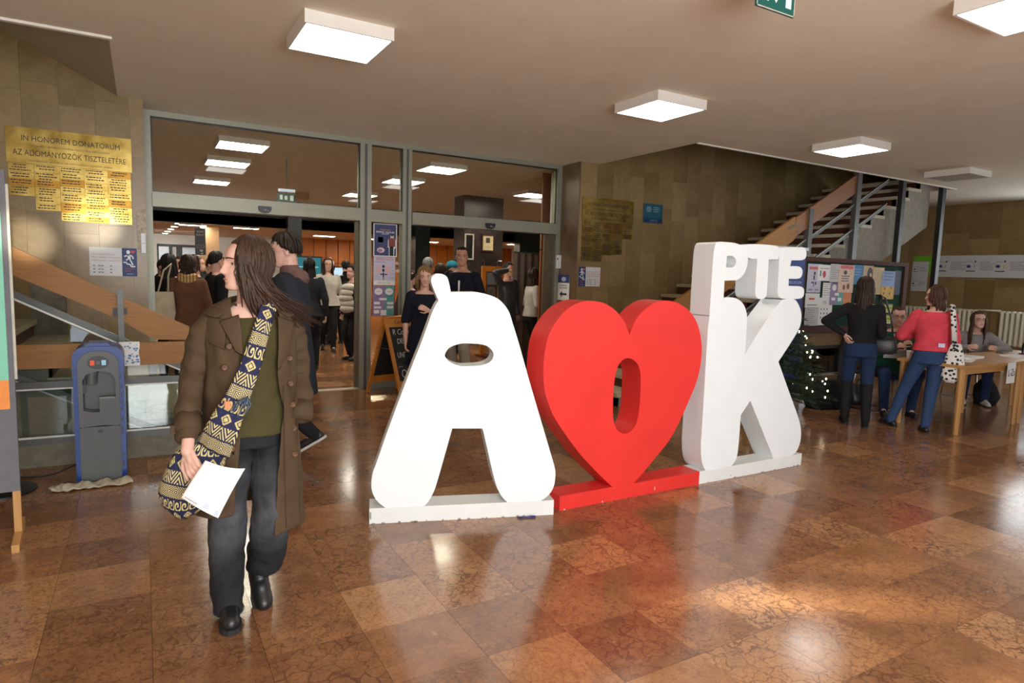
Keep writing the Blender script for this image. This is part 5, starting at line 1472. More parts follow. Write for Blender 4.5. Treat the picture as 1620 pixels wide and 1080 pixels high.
    # ---- clothes
    def torso_secs(s, grow, lo, hi, n=14, hem=None):
        T = np.array(s.T); hs = np.linspace(lo, hi, n); out = []
        for h in hs:
            hh = max(h, -.02)
            rx, ry, cy = (float(np.interp(hh, T[:, 0], T[:, i])) for i in (1, 2, 3))
            g = grow
            if h < -.02 and hem: t = (-.02 - h) / (-.02 - lo); rx += hem * t; ry += hem * t * .9
            out.append(((0, cy * s.k, h * s.k), (rx + g) * s.k, (ry + g) * s.k))
        return out
    def top(s, name, m, hem=-.04, grow=.02, sleeve=1., sr=.016, neck=.50, flare=.03, vox=None, collar=0., hood=None, rib=True):
        J, k = s.J, s.k; mb = MB()
        mb.loft(s.torso_secs(grow, hem, neck, 18, flare), 24, s.MT)
        r = 1.12 if s.male else 1.0
        for sd in ('L', 'R'):
            if sleeve <= 0: continue
            e, w_ = J['el' + sd], J['wr' + sd]
            mb.cap(J['sh' + sd], e, (.050 * r + sr) * k, (.040 * r + sr) * k)
            if sleeve > .5:
                t = (sleeve - .5) * 2
                mb.cap(e, e.lerp(w_, t * .97), (.039 * r + sr) * k, (.028 * r + sr * (.8 if rib else 1.2)) * k)
        if collar: mb.cap(s.MT @ (Vector((0, .012, .46)) * k), s.MT @ (Vector((0, .01, .46 + collar)) * k), .085 * k, .068 * k)
        if hood: mb.ell(s.MT @ (Vector((0, .085, .47)) * k), (.13 * k, .07 * k, .075 * k))
        o = remesh(mb, name, m, s.root, vox or s.vox, 3)
        return o
    def trousers(s, name, m, grow=.014, hi=.14, ankle=.05, flare=0., vox=None, end=1.03):
        J, k = s.J, s.k; mb = MB()
        mb.loft(s.torso_secs(grow, -.10, hi, 10), 20, s.MT)
        for sd in ('L', 'R'):
            hp, kn, an = J['hp' + sd], J['kn' + sd], J['an' + sd]
            mb.cap(hp, kn, (.086 + grow) * k, (.056 + grow + flare * .4) * k)
            mb.cap(kn, kn.lerp(an, end), (.056 + grow + flare * .4) * k, (ankle + flare) * k)
        return remesh(mb, name, m, s.root, vox or s.vox, 3)
    def skirt(s, name, m, lo=-.45, hi=.14, flare=.06, grow=.02):
        mb = MB().loft(s.torso_secs(grow, lo, hi, 14, flare), 24, s.MT)
        return remesh(mb, name, m, s.root, s.vox, 3)
    def shoes(s, m, name='shoe', shaft=0., sole=None, heel=.0):
        J, k = s.J, s.k
        for sd in ('L', 'R'):
            an = J['an' + sd]; f = s.foot(sd); fl = Vector((f.x, f.y, 0)).normalized() if abs(s.P.get('fz' + sd, -.32) + .32) < .01 else f
            b = an + Vector((0, 0, -.05 * k)) if fl is not f else an - Vector((0, 0, .03 * k))
            up = Vector((0, 0, 1)) if fl is not f else (Vector((0, 0, 1)) - f * f.z).normalized()
            mb = MB()
            mb.cap(b - fl * .045 * k, b + fl * .09 * k, .036 * k, .038 * k, 12)
            mb.cap(b + fl * .06 * k - up * .004, b + fl * .145 * k - up * .008 * k, .038 * k, .030 * k, 12)
            mb.cap(an, b, .044 * k, .038 * k)
            if shaft: mb.cap(an, an.lerp(J['kn' + sd], shaft), .048 * k, (.050 + .02 * (shaft > .5)) * k)
            if heel: mb.cap(b - fl * .05 * k, b - fl * .05 * k - up * .035 * k, .026 * k, .022 * k, 8)
            o = remesh(mb, name, m, s.root, max(.007, s.vox * .7), 2)
            sm = MB()
            pts = []
            for q, (a_, w_) in enumerate(((-.085, .012), (-.07, .03), (-.03, .034), (.03, .032), (.09, .040), (.14, .036), (.168, .022), (.178, .008))):
                pts.append((a_, w_))
            side = fl.cross(up).normalized()
            ring = [b + fl * a_ * k + side * w_ * k for a_, w_ in pts] + [b + fl * a_ * k - side * w_ * k for a_, w_ in pts[::-1]]
            n = len(ring)
            lo_ = [p - up * .036 * k for p in ring]; hi_ = [p - up * .018 * k for p in ring]
            sm.add(lo_ + hi_, [tuple(range(n - 1, -1, -1)), tuple(range(n, 2 * n))] + [(i, (i + 1) % n, n + (i + 1) % n, n + i) for i in range(n)])
            sm.build('sole', sole or RUBBER, o)
    # ---- hair
    def scalp(s, a, e, grow=.010):
        """point on the skull at azimuth a (0 = face, pi = back) and elevation e"""
        c = Vector((0, .006, .012)); r = (.074 + grow, .094 + grow, .102 + grow)
        return Vector((c.x + r[0] * math.cos(e) * math.sin(a), c.y - r[1] * math.cos(e) * math.cos(a), c.z + r[2] * math.sin(e)))
    def hair(s, style, m, length=.25, n=46, blow=(0, 0, 0), seed=1, fringe=False, lockr=.0125, flare=.02, vol=.012, nape=-40):
        rg = random.Random(seed); M, hs = s.MH, s.hs
        def line(a):
            d = abs((math.degrees(a) + 180) % 360 - 180)
            if style == 'short': return math.radians(np.interp(d, [0, 40, 62, 80, 95, 112, 180], [38, 36, 20, 2, -2, -22, nape]))
            return math.radians(np.interp(d, [0, 30, 55, 75, 95, 120, 180], [44, 40, 22, -4, -22, -34, -38]))
        mb = MB(); NU, NV = 40, 10
        vs = []; fs = []
        for j in range(NV + 1):
            for i in range(NU):
                a = 2 * math.pi * i / NU; e0 = line(a)
                e = e0 + (math.pi / 2 - .02 - e0) * j / NV
                g = (.004 if j == 0 else vol * .7)
                vs.append(M @ (s.scalp(a, e, g) * hs))
        for j in range(NV):
            for i in range(NU): fs.append((j * NU + i, j * NU + (i + 1) % NU, (j + 1) * NU + (i + 1) % NU, (j + 1) * NU + i))
        fs.append(tuple(NV * NU + i for i in range(NU)))
        mb.add(vs, fs)
        bl = Vector(blow)
        for k in range(n):
            a = math.pi + (rg.random() * 2 - 1) * math.pi * (1.0 if style == 'short' else .70)
            if style == 'long': a = math.pi + (2 * (k + rg.random()) / n - 1) * math.radians(124)
            d = abs((math.degrees(a) + 180) % 360 - 180)
            pts = []; rr = []
            e_end = line(a)
            top_off = (rg.random() - .5) * .03
            steps = 7
            lay = .002 + vol * rg.random()
            for i in range(steps):
                t = i / (steps - 1)
                e = math.radians(86) + (e_end + math.radians(rg.uniform(-3, 5)) - math.radians(86)) * t
                p = s.scalp(a + .1 * math.sin(t * 3 + k), e, lay + .004 * math.sin(3.1 * t))
                pts.append(M @ (p * hs)); rr.append(lockr * (.55 + .5 * math.sin(math.pi * min(1, t + .25))) * hs)
            if style in ('long', 'bob'):
                L = length * rg.uniform(.82, 1.05) * (1 if d > 95 else .93)
                last = pts[-1]; out = (M.to_3x3() @ Vector((math.sin(a), -math.cos(a), 0)))
                out.z = 0; out = out.normalized() if out.length > 0 else out
                ph = rg.random() * 6
                for i in range(1, 8):
                    t = i / 7
                    pts.append(last + Vector((0, 0, -L * t)) + out * (flare * (math.sin(t * 2.4)) - .012 * t) + bl * t * t + Vector((math.sin(ph + 5 * t), math.cos(ph + 4 * t), 0)) * .006)
                    rr.append(lockr * (1 - .75 * t ** 2) * hs)
            elif style == 'short':
                rr[-1] *= .35
            mb.tube(pts, rr, 6, True, (1.25, .7))
        if fringe:
            for k in range(16):
                a = math.radians(rg.uniform(-62, 62)); pts = []; rr = []
                for i in range(6):
                    t = i / 5; e = math.radians(80 - (80 - rg.uniform(20, 30)) * t)
                    pts.append(M @ (s.scalp(a + .25 * t, e, .012) * hs)); rr.append(.010 * (1 - .7 * t) * hs)
                mb.tube(pts, rr, 6, True, (1.3, .6))
        return mb.build('hair', m, s.root, True)
    def glasses(s, m=None):
        hs, M = s.hs, s.MH; mb = MB()
        for sg in (-1, 1):
            c = Vector((sg * .032, -.089, -.003))
            ring = [M @ ((c + Vector((.022 * math.cos(a), .004 * abs(math.cos(a)), .016 * math.sin(a)))) * hs) for a in [k * math.pi / 8 for k in range(17)]]
            mb.tube(ring, .0022 * hs, 6, False)
            mb.tube([M @ (Vector((sg * .055, -.084, .002)) * hs), M @ (Vector((sg * .076, -.03, .004)) * hs), M @ (Vector((sg * .077, .02, 0)) * hs)], .0018 * hs, 6)
        mb.tube([M @ (Vector((-.01, -.093, .0)) * hs), M @ (Vector((0, -.112, .004)) * hs), M @ (Vector((.01, -.093, .0)) * hs)], .0018 * hs, 6)
        return mb.build('glasses', m or BLACK, s.root, True)

R_ = math.radians
F_BLACK = fabric('black_knit', (.013, .013, .014)); F_DARK = fabric('near_black_cloth', (.017, .017, .020)); F_NAVY = fabric('dark_navy_cloth', srgb(26, 30, 42))
F_BLACK2 = fabric('faded_black_cloth', srgb(30, 30, 32)); F_BROWN = fabric('tobacco_brown_coat', srgb(112, 78, 56)); F_WHITE = fabric('off_white_knit', srgb(196, 192, 182))
F_CHAR = fabric('charcoal_cloth', srgb(44, 46, 50)); F_PURPLE = fabric('plum_cloth', srgb(82, 38, 62)); F_DENIM = fabric('blue_denim', srgb(52, 74, 112)); F_DENIMD = fabric('dark_blue_denim', srgb(36, 54, 86))
F_CORAL = fabric('coral_red_knit', srgb(230, 78, 94)); F_GREEN = fabric('forest_green_fleece', srgb(32, 84, 66)); F_GREY = fabric('heather_grey_knit', srgb(150, 146, 146)); F_STONE = fabric('stone_grey_trousers', srgb(176, 168, 152))
F_CREAM = fabric('cream_canvas', srgb(206, 194, 168)); F_TEAL = fabric('teal_wool', srgb(30, 116, 132)); F_OLIVE = fabric('olive_knit', srgb(72, 66, 38)); F_TRENCH = fabric('brown_trench_cotton', srgb(80, 63, 45), .8, .12, .45, 7)
F_COATD = fabric('slate_dark_coat', srgb(40, 44, 52)); F_BEIGE = fabric('beige_puffer', srgb(188, 174, 140)); F_JEANB = None
SHOE_B = mat('black_boot_leather', (.012, .012, .013), .35, var=.2)

# ---------- the crowd in the hall
def dressed(label, x, y, rz, h, hairm, style, topm, legm=F_DARK, male=False, hem=-.08, hl=.28, name_top='jacket', face=True, collar=0., hood=False, sk=FAIR, bodies=None, flare=.03, grow=.03, group=None, **P):
    p = Person(label, x, y, R_(rz), h, male, sk, face=face, vox=.014, group=group, **P)
    p.top(name_top, topm, hem=hem, grow=grow, flare=flare, collar=collar, hood=hood)
    p.trousers('trousers', legm)
    p.shoes(SHOE_B)
    p.hair(style, hairm, hl, 40 if style != 'short' else 46, seed=int(abs(x * 100)))
    return p
walkL = dict(aL=(.09, -.16, .085), aR=(-.09, .2, .12))
P = dressed('woman in brown coat and tan scarf standing with her back turned in the left doorway', .49, 8.95, 172, 1.665, HDARK, 'long', F_BROWN, hem=-.42, hl=.09, name_top='coat', flare=.05, grow=.035, head=(R_(40), 0, 0))
q = MB()
for k in range(3): q.tube([P.J['nb'] + Vector((.092 * math.cos(a), .012 + .082 * math.sin(a), -.01 + .028 * k + .01 * math.sin(a * 3))) for a in [i * math.pi / 8 for i in range(17)]], .027, 8, False)
sm, nt, bs = newmat('tan_checked_wool')
v = coords(nt); w1 = node(nt, 'ShaderNodeTexWave'); w1.inputs['Scale'].default_value = 9; link(nt, v, w1.inputs[0])
link(nt, ramp(nt, w1.outputs[1], [(.35, srgb(150, 108, 50)), (.6, srgb(204, 176, 120))]), bs.inputs['Base Color']); bs.inputs['Roughness'].default_value = .95
q.build('scarf', sm, P.root, True)
tb = thing('tote_bag', 'cream canvas tote bag hanging from the shoulder of the woman in brown', 'bag', (.225, 8.86, .86), R_(8))
MB().loft([((0, 0, -.02), .10, .035), ((0, 0, .10), .125, .05), ((0, 0, .36), .105, .03)], 16, None, .6).build('pouch', F_CREAM, tb, 50)
MB().tube([(-.07, -.02, .35), (.0, -.01, .62), (.09, .03, .70), (.06, .06, .55), (.05, .03, .35)], .011, 8).build('strap', F_CREAM, tb, True)
dressed('woman with long black hair in dark clothes at the left edge of the doorway', .315, 9.75, 165, 1.68, HBLACK, 'long', F_BLACK, hl=.38, face=False, head=(R_(-35), 0, 0))
dressed('man with short dark hair in a black jacket turned right, beside the walking woman head', .86, 9.5, 105, 1.735, HBLACK, 'short', F_BLACK, F_DARK, True, collar=.06, head=(R_(15), 0, 0))
dressed('person with grey brown hair looking right behind the woman in brown', .70, 10.6, 80, 1.675, HBROWN, 'long', F_CHAR, hl=.12)
dressed('tall dark haired man far back in the crowd below the black banner', .87, 14.1, 20, 1.745, HBLACK, 'short', F_DARK, F_DARK, True)
dressed('pale faced person in dark clothes in the middle of the crowd, facing the doors', 1.02, 11.9, 35, 1.68, HDARK, 'short', F_CHAR, male=True)
dressed('person with dark bob in the crowd left of the beige pillar', 1.08, 12.6, -60, 1.69, HDARK, 'long', F_DARK, hl=.10)
dressed('person in black at the left end of the crowd with pale blue collar', .30, 12.3, 40, 1.62, HDARK, 'short', F_NAVY, male=True, sk=MED)
dressed('person with dark hair left of the black haired woman far in the crowd', .42, 13.1, 150, 1.66, HBLACK, 'short', F_BLACK, male=True)
dressed('person in a padded dark vest far in the crowd', .66, 15.3, 10, 1.7, HBROWN, 'short', F_BLACK2, male=True)
# middle of the left doorway
P = dressed('smiling woman with very long dark hair walking towards the doors with a cup', 3.05, 12.3, -8, 1.75, HDARK, 'long', F_WHITE, F_BLACK, hem=-.06, hl=.40, name_top='blouse', wR=(-.14, -.24, 1.05), eR=(-.8, .4, -.5), aL=(.08, -.14, .085), aR=(-.08, .16, .11), grow=.035)
cup = thing('cup', 'dark drinking cup held by the walking woman with long hair', 'cup', (2.86, 12.04, 1.06))
MB().loft([((0, 0, 0), .03, .03), ((0, 0, .11), .042, .042)], 14).build('wall', BLACK, cup, 40)
MB().loft([((0, 0, .11), .044, .044), ((0, 0, .12), .044, .044)], 14).build('lid', PAPER, cup, 40)
dressed('woman with long black hair seen from behind in front of the teal screen', 2.22, 10.1, 168, 1.71, HBLACK, 'long', F_CHAR, hl=.48, face=False)
P = dressed('person in black and white patterned scarf in front of the teal screen', 3.28, 13.4, 120, 1.70, HBLACK, 'short', F_BLACK)
q = MB()
for k in range(3): q.tube([P.J['nb'] + Vector((.1 * math.cos(a), .012 + .09 * math.sin(a), -.03 + .03 * k)) for a in [i * math.pi / 7 for i in range(15)]], .028, 8, False)
q.build('scarf', mat('black_white_wool', (.35, .35, .35), .9, var=.95, scale=45), P.root, True)
P = dressed('person in a white fluffy hat behind the walking woman', 3.66, 14.6, 10, 1.72, HDARK, 'long', F_DARK, hl=.1)
MB().ell(P.MH @ Vector((0, .01, .075)), (.098, .115, .085)).ell(P.MH @ Vector((0, .01, .17)), (.045, .045, .045)).build('hat', fabric('white_fluffy_wool', srgb(220, 216, 208), .95, .2, 1.), P.root, True)
dressed('person in a dark jacket with fur collar seen from behind at the bright screen', 3.72, 13.5, 175, 1.73, HBLACK, 'short', F_BLACK, male=True, collar=.10, face=False)
P = dressed('person in dark clothes half hidden behind the door mullion', 3.12, 10.9, -70, 1.62, HBLACK, 'short', F_DARK, male=True)
pf = thing('puffer_jacket', 'rolled white puffer jacket carried at the right jamb of the left door', 'jacket', (2.98, 10.72, 1.12))
q = MB()
for k in range(5): q.ell((.03 * math.sin(k * 2), 0, -.22 + .09 * k), (.13 + .02 * math.sin(k * 1.7), .10, .068), None, 14, 8)
q.build('padding', fabric('off_white_nylon', srgb(206, 200, 188), .6), pf, True)
# right doorway
P = Person('blond woman in a dark dress standing behind the letter A accent', 2.74, 6.72, R_(-14), 1.605, False, FAIR, vox=.010, wR=(-.225, -.05, .83), wL=(.02, -.23, 1.20), eL=(.9, .5, -.4), head=(R_(-4), R_(6), 0), hnL=(.2, -1, .3), gaze=-.002)
P.top('dress', F_NAVY, hem=-.36, grow=.022, sleeve=.52, flare=.05, neck=.485)
P.trousers('leggings', F_BLACK); P.shoes(SHOE_B)
P.hair('long', HBLOND, .12, 60, fringe=True, seed=4, flare=.03)
q = MB().tube([P.J['wrR'] + Vector((.028 * math.cos(a), .026 * math.sin(a), .02 + .004 * math.cos(a))) for a in [i * math.pi / 6 for i in range(13)]], .003, 6, False)
q.build('bracelet', CHROME, P.root, True)
P = Person('tall man in a navy hoodie glancing over in the right doorway', 3.80, 7.98, R_(-58), 1.90, True, MED, vox=.010, head=(R_(32), R_(2), 0), brow=HBLACK, wL=(.22, -.2, .98), gaze=.002)
P.top('hoodie', F_NAVY, hem=-.05, grow=.035, hood=True, collar=.03)
P.trousers('trousers', F_STONE, ankle=.06); P.shoes(SHOE_B)
P.hair('short', HBLACK, n=70, seed=5, lockr=.008, vol=.005)
q = MB()
q.tube([P.MT @ (Vector((.06, -.16, .40)) * P.k), P.MT @ (Vector((.065, -.17, .30)) * P.k), P.MT @ (Vector((.06, -.165, .14)) * P.k)], .012, 6).build('lanyard', PAPER, P.root, True)
dressed('dark haired woman with her back turned behind the accent of the letter A', 3.92, 9.0, 170, 1.675, HDARK, 'long', F_CHAR, hl=.2, face=False)
P = dressed('person in a teal wool hat behind the man in the navy hoodie', 4.38, 9.6, 30, 1.72, HDARK, 'short', F_BEIGE)
MB().loft([(tuple(P.MH @ Vector((0, .008, z))), r * 1.0, r * 1.22) for z, r in ((.03, .086), (.07, .09), (.11, .075), (.135, .045), (.145, .01))], 20).build('hat', F_TEAL, P.root, True)
dressed('grey haired person behind the blond woman', 4.13, 10.0, 150, 1.78, HGREY, 'short', F_CHAR, male=True, face=False)
dressed('person in plum clothes at the left edge of the right doorway', 3.42, 8.95, 120, 1.56, HDARK, 'short', F_PURPLE, F_PURPLE, hem=-.45, name_top='coat', face=False, flare=.04)
P = dressed('person with raised arm in dark sequinned clothes left of the grey partition', 5.52, 9.75, 20, 1.75, HBLACK, 'short', mat('dark_sequins', (.03, .032, .034), .45, var=.9, scale=120), mat('dark_sequins', (0, 0, 0)), male=True, wR=(-.16, -.12, 1.58), eR=(-1, .2, -.3), hem=-.35, name_top='tunic', sk=MED)
P = Person('woman in a cream sweater facing right in front of the grey partition', 5.73, 9.25, R_(80), 1.66, False, FAIR, vox=.011, wL=(.16, -.2, 1.02), wR=(-.16, -.2, 1.02), head=(R_(12), R_(4), 0))
P.top('sweater', F_WHITE, hem=-.02, grow=.035); P.trousers('trousers', F_BLACK, flare=.01); P.shoes(SHOE_B); P.hair('long', HDARK, .26, 50, seed=8)

# ---------- the group at the table on the right
P = Person('girl in black top and blue jeans with black boots, hand on hip, back turned', 6.88, 4.17, R_(128), 1.635, False, FAIR, vox=.009, face=False,
           wL=(.185, .07, 1.05), eL=(1, .15, .0), hdL=(-.45, .25, -.85), wR=(-.17, -.15, 1.0), eR=(-.15, 1, -.2), aL=(.10, -.04, .085), aR=(-.10, .10, .085), head=(R_(-12), R_(6), 0), hnL=(.8, .3, 0))
P.top('top', F_BLACK, hem=.06, grow=.014, sr=.010, sleeve=.98)
P.trousers('jeans', F_DENIMD, grow=.008, hi=.10, ankle=.045, end=.9)
for sd in ('L', 'R'):
    pass
P.shoes(fabric('black_suede', (.012, .012, .013), .8), 'boot', .97, heel=.04)
P.hair('long', HDARK, .33, 70, seed=3, flare=.02)
hbag = thing('handbag', 'black quilted shoulder bag hanging at the hip of the girl in black', 'bag', (7.05, 4.02, .92), R_(122))
q = MB().loft([((0, 0, -.11), .10, .04), ((0, 0, -.09), .14, .055), ((0, 0, .03), .125, .05), ((0, 0, .08), .10, .03)], 20, None, .7)
q.build('pouch', LEATH, hbag, True)
MB().box(-.12, -.056, -.02, .12, -.05, .06).build('flap', LEATH, hbag)
MB().tube([(-.09, 0, .07), (-.05, -.03, .30), (.02, -.03, .50), (.06, .02, .53), (.05, .06, .40), (.09, .02, .07)], .011, 8, True, (1.6, .6)).build('strap', LEATH, hbag, True)
MB().tube([(-.09, -.02, .07), (-.09, -.02, .12)], .014, 8).tube([(.09, -.02, .07), (.09, -.02, .12)], .014, 8).build('buckle', CHROME, hbag, True)

P = Person('girl in a coral red sweater and blue jeans leaning on the table, back turned', 7.46, 3.73, R_(126), 1.60, False, FAIR, vox=.009, hx=.0, hy=.0, hip=.865,
           aL=(.34, .05, .085), aR=(.02, .22, .085), fL=.6, fR=.1, kL=(0, -1, 0), wL=(.12, -.26, 1.08), eL=(.9, .6, -.4), wR=(-.17, -.24, 1.06), eR=(-.25, 1, -.3), lean=.03, head=(R_(76), R_(2), 0), twist=R_(-4))
P.top('sweater', F_CORAL, hem=.05, grow=.04, sr=.026, flare=.0)
P.trousers('jeans', F_DENIM, grow=.012, hi=.14, ankle=.05)
P.shoes(SHOE_B, 'boot', .32)
P.hair('long', HBROWN, .13, 70, seed=9, flare=.015)
ph = MB().box(-.03, -.005, -.012, .03, .005, .03).build('phone_edge', mat('pale_violet_case', srgb(206, 196, 232), .4), P.root); ph.location = (-.07, .135, .93)
cb2 = thing('tote_bag', 'black and white cow print tote bag hanging from the shoulder of the girl in coral', 'bag', (7.49, 3.50, .545), R_(122))
cm, nt, bs = newmat('cow_print_canvas')
v = coords(nt); vo = node(nt, 'ShaderNodeTexVoronoi'); vo.inputs['Scale'].default_value = 26; link(nt, v, vo.inputs['Vector'])
link(nt, ramp(nt, math_n(nt, 'ADD', vo.outputs['Distance'], math_n(nt, 'MULTIPLY', noise(nt, v, 40, 2), .35)), [(.52, (.012, .012, .012)), (.56, srgb(232, 230, 226))]), bs.inputs['Base Color'])
bs.inputs['Roughness'].default_value = .85
MB().loft([((0, 0, 0), .07, .03), ((0, 0, .06), .11, .05), ((0, 0, .28), .085, .035), ((0, 0, .42), .045, .02)], 18).build('pouch', cm, cb2, True)
MB().tube([(.0, -.015, .40), (.02, -.03, .62), (.05, -.02, .80), (.07, .04, .83), (.06, .09, .72), (.02, .03, .42)], .017, 8, True, (1.5, .5)).build('strap', cm, cb2, True)

P = Person('person in a green hoodie with glasses sitting behind the table', 8.13, 4.50, R_(-46), 1.70, True, FAIR, vox=.009, hip=.50, hy=.02, face=True,
           aL=(.14, -.36, .085), aR=(-.16, -.40, .085), kL=(.25, -1, .6), kR=(-.25, -1, .6), lean=.10, wL=(.05, -.34, .83), wR=(-.02, -.33, .86), eL=(.9, .3, -.5), eR=(-.9, .3, -.5), head=(R_(-4), R_(4), 0), curlL=.9, curlR=.9)
P.top('hoodie', F_GREEN, hem=-.04, grow=.035, sr=.024, hood=True, collar=.03)
q = MB()
q.box(-.15, -.166, .19, .15, -.150, .30)
q.v = [tuple(P.MT @ Vector(p)) for p in q.v]; q.build('chest_print', mat('white_chest_print', srgb(206, 208, 206), .8), P.root)
P.trousers('jeans', F_DENIMD); P.shoes(SHOE_B, 'boot', .2)
P.hair('short', HBROWN, n=90, seed=12, lockr=.007, vol=.004); P.glasses()
P = Person('woman in a grey top with glasses sitting at the second table', 9.95, 4.46, R_(-52), 1.66, False, FAIR, vox=.010, hip=.50, aL=(.12, -.38, .085), aR=(-.12, -.34, .085), kL=(.1, -1, .6), kR=(-.1, -1, .6),
           lean=.30, wL=(.18, -.46, .80), wR=(-.16, -.44, .80), eL=(.9, .3, -.4), eR=(-.9, .3, -.4), head=(R_(10), R_(-8), 0))
P.top('top', F_GREY, hem=-.03, grow=.022); P.trousers('jeans', F_DENIMD); P.shoes(mat('white_sneaker', srgb(206, 202, 196), .6)); P.hair('long', HBROWN, .40, 60, seed=14); P.glasses()

# ---------- the man right behind the walking woman
P = Person('young man in a dark coat walking left right behind the woman in the trench coat', .985, 5.15, R_(-108), 1.80, True, PALE, vox=.009, aL=(.09, -.25, .085), aR=(-.08, .165, .205), kR=(0, -1, -.2), fzR=-.6, lean=.02, head=(R_(4), R_(8), 0), wL=(.24, .05, .86), wR=(-.22, -.16, .92))
P.top('coat', F_COATD, hem=-.36, grow=.045, sr=.028, flare=.03)
q = MB().ell(P.MT @ (Vector((0, .075, .49)) * P.k), (.125 * P.k, .075 * P.k, .07 * P.k)).cap(P.MT @ (Vector((0, .01, .45)) * P.k), P.MT @ (Vector((0, .012, .55)) * P.k), .09, .075)
remesh(q, 'hood', fabric('mauve_brown_fleece', srgb(112, 84, 76)), P.root, .01)
P.trousers('trousers', F_DARK); P.shoes(mat('black_sneaker', (.014, .014, .016), .4), sole=mat('white_sole', srgb(206, 206, 206), .6))
P.hair('short', hairmat('glossy_dark_hair', srgb(26, 20, 17), srgb(58, 46, 38)), n=150, seed=21, lockr=.010, vol=.020, fringe=True, nape=-24)
# ---------- the woman in the trench coat (foreground)
WX, WY = .40, 2.95
W = Person('young woman in an open brown trench coat walking towards us, looking left', WX, WY, 0, 1.685, False, PALE, vox=.0062, hip=.885, hscale=.985,
           aR=(-.105, -.005, .088), aL=(.035, .115, .15), kL=(.08, -1, -.1), kR=(-.05, -1, 0), fR=-.05, fL=.05, fzL=-1.1,
           wR=(-.262, -.055, .80), eR=(-.6, .8, 0), wL=(.185, -.07, .86), eL=(.75, .75, 0), hdR=(.22, -.66, -.72), hnR=(-.70, -.60, .35), curlR=.75,
           head=(R_(-80), R_(-2), 0), hoff=(-.012, .0, -.002), nose=1.12, gaze=.0035, brow=HMAIN, slim=.62,
           J=dict(elR=(-.226, .024, 1.06), wrR=(-.262, -.155, .812), elL=(.208, .045, 1.07), wrL=(.145, -.015, .90), knR=(-.107, -.03, .48), knL=(.056, -.078, .47)), hdL=(-.15, .1, -1))
k = W.k
# sweater, jeans, boots
mb = MB().loft(W.torso_secs(.020, -.045, .465, 18, .012), 32, W.MT)
sw = remesh(mb, 'sweater', F_OLIVE, W.root, .008, 3)
def jeans():
    m, nt, bs = newmat('washed_black_denim')
    v = coords(nt)
    n = noise(nt, v, 5, 4); sep = node(nt, 'ShaderNodeSeparateXYZ'); link(nt, v, sep.inputs[0])
    fine = noise(nt, coords(nt, (1, 1, .15)), 420, 2)
    fade = ramp(nt, math_n(nt, 'MULTIPLY', n, math_n(nt, 'SUBTRACT', 1.0, math_n(nt, 'ABSOLUTE', math_n(nt, 'MULTIPLY', math_n(nt, 'SUBTRACT', sep.outputs[2], .5), 2.2)))), [(.25, srgb(38, 39, 42)), (.55, srgb(84, 85, 90))])
    link(nt, mixc(nt, .35, fade, ramp(nt, fine, [(.3, (.3, .3, .3)), (.7, (1, 1, 1))]), 'MULTIPLY'), bs.inputs['Base Color'])
    bs.inputs['Roughness'].default_value = .85; bs.inputs['Specular IOR Level'].default_value = .25
    bump(nt, bs, noise(nt, coords(nt, (1, 1, .5)), 8, 3), .6, .03)
    return m
JEANS = jeans()
mb = MB().loft(W.torso_secs(.012, -.10, .10, 10), 24, W.MT)
hpR, knR, anR = W.J['hpR'], W.J['knR'], W.J['anR']; hpL, knL, anL = W.J['hpL'], W.J['knL'], W.J['anL']
def leg(mb, pts):
    """pts: centre, rx, ry"""
    vs = []
    secs = [((c[0], c[1], c[2]), rx, ry) for c, rx, ry in pts]
    mb.loft(secs, 22)
leg(mb, [((hpR.x, hpR.y, .90), .078, .088), ((hpR.x - .004, hpR.y - .006, .74), .092, .096), ((-.105, -.03, .60), .084, .088), ((-.108, -.04, .48), .078, .080), ((-.108, -.02, .34), .074, .076), ((-.110, .0, .22), .071, .078), ((-.110, .012, .12), .067, .080), ((-.108, .014, .075), .062, .082), ((-.106, .008, .04), .064, .088), ((-.106, .002, .028), .062, .088)])
ml_ = MB()
leg(ml_, [((hpL.x, hpL.y, .90), .078, .088), ((hpL.x - .004, hpL.y - .01, .74), .086, .094), ((.066, -.05, .60), .078, .084), ((.055, -.085, .48), .074, .076), ((.058, -.07, .40), .080, .076), ((.062, -.02, .30), .082, .082), ((.060, .035, .22), .080, .088), ((.056, .07, .165), .080, .090)])
jn = remesh(mb, 'jeans', JEANS, W.root, .009, 3); jl = remesh(ml_, 'trouser_leg', JEANS, jn, .009, 3)
FOLD = bpy.data.textures.new('cloth_folds', 'CLOUDS'); FOLD.noise_scale = .085; FOLD.noise_depth = 1
def folds(o, s, co='LOCAL'):
    d_ = o.modifiers.new('folds', 'DISPLACE'); d_.texture = FOLD; d_.texture_coords = co; d_.strength = s; d_.mid_level = .5
folds(jn, .020); folds(jl, .020); folds(sw, .012)
q = MB()
q.tube([(-.106 + .064 * math.cos(a), .002 + .09 * math.sin(a), .036) for a in [i * math.pi / 14 for i in range(29)]], .0022, 5, False)
q.build('hem_stitch', mat('grey_stitch', srgb(120, 118, 116), .9), jn, True)
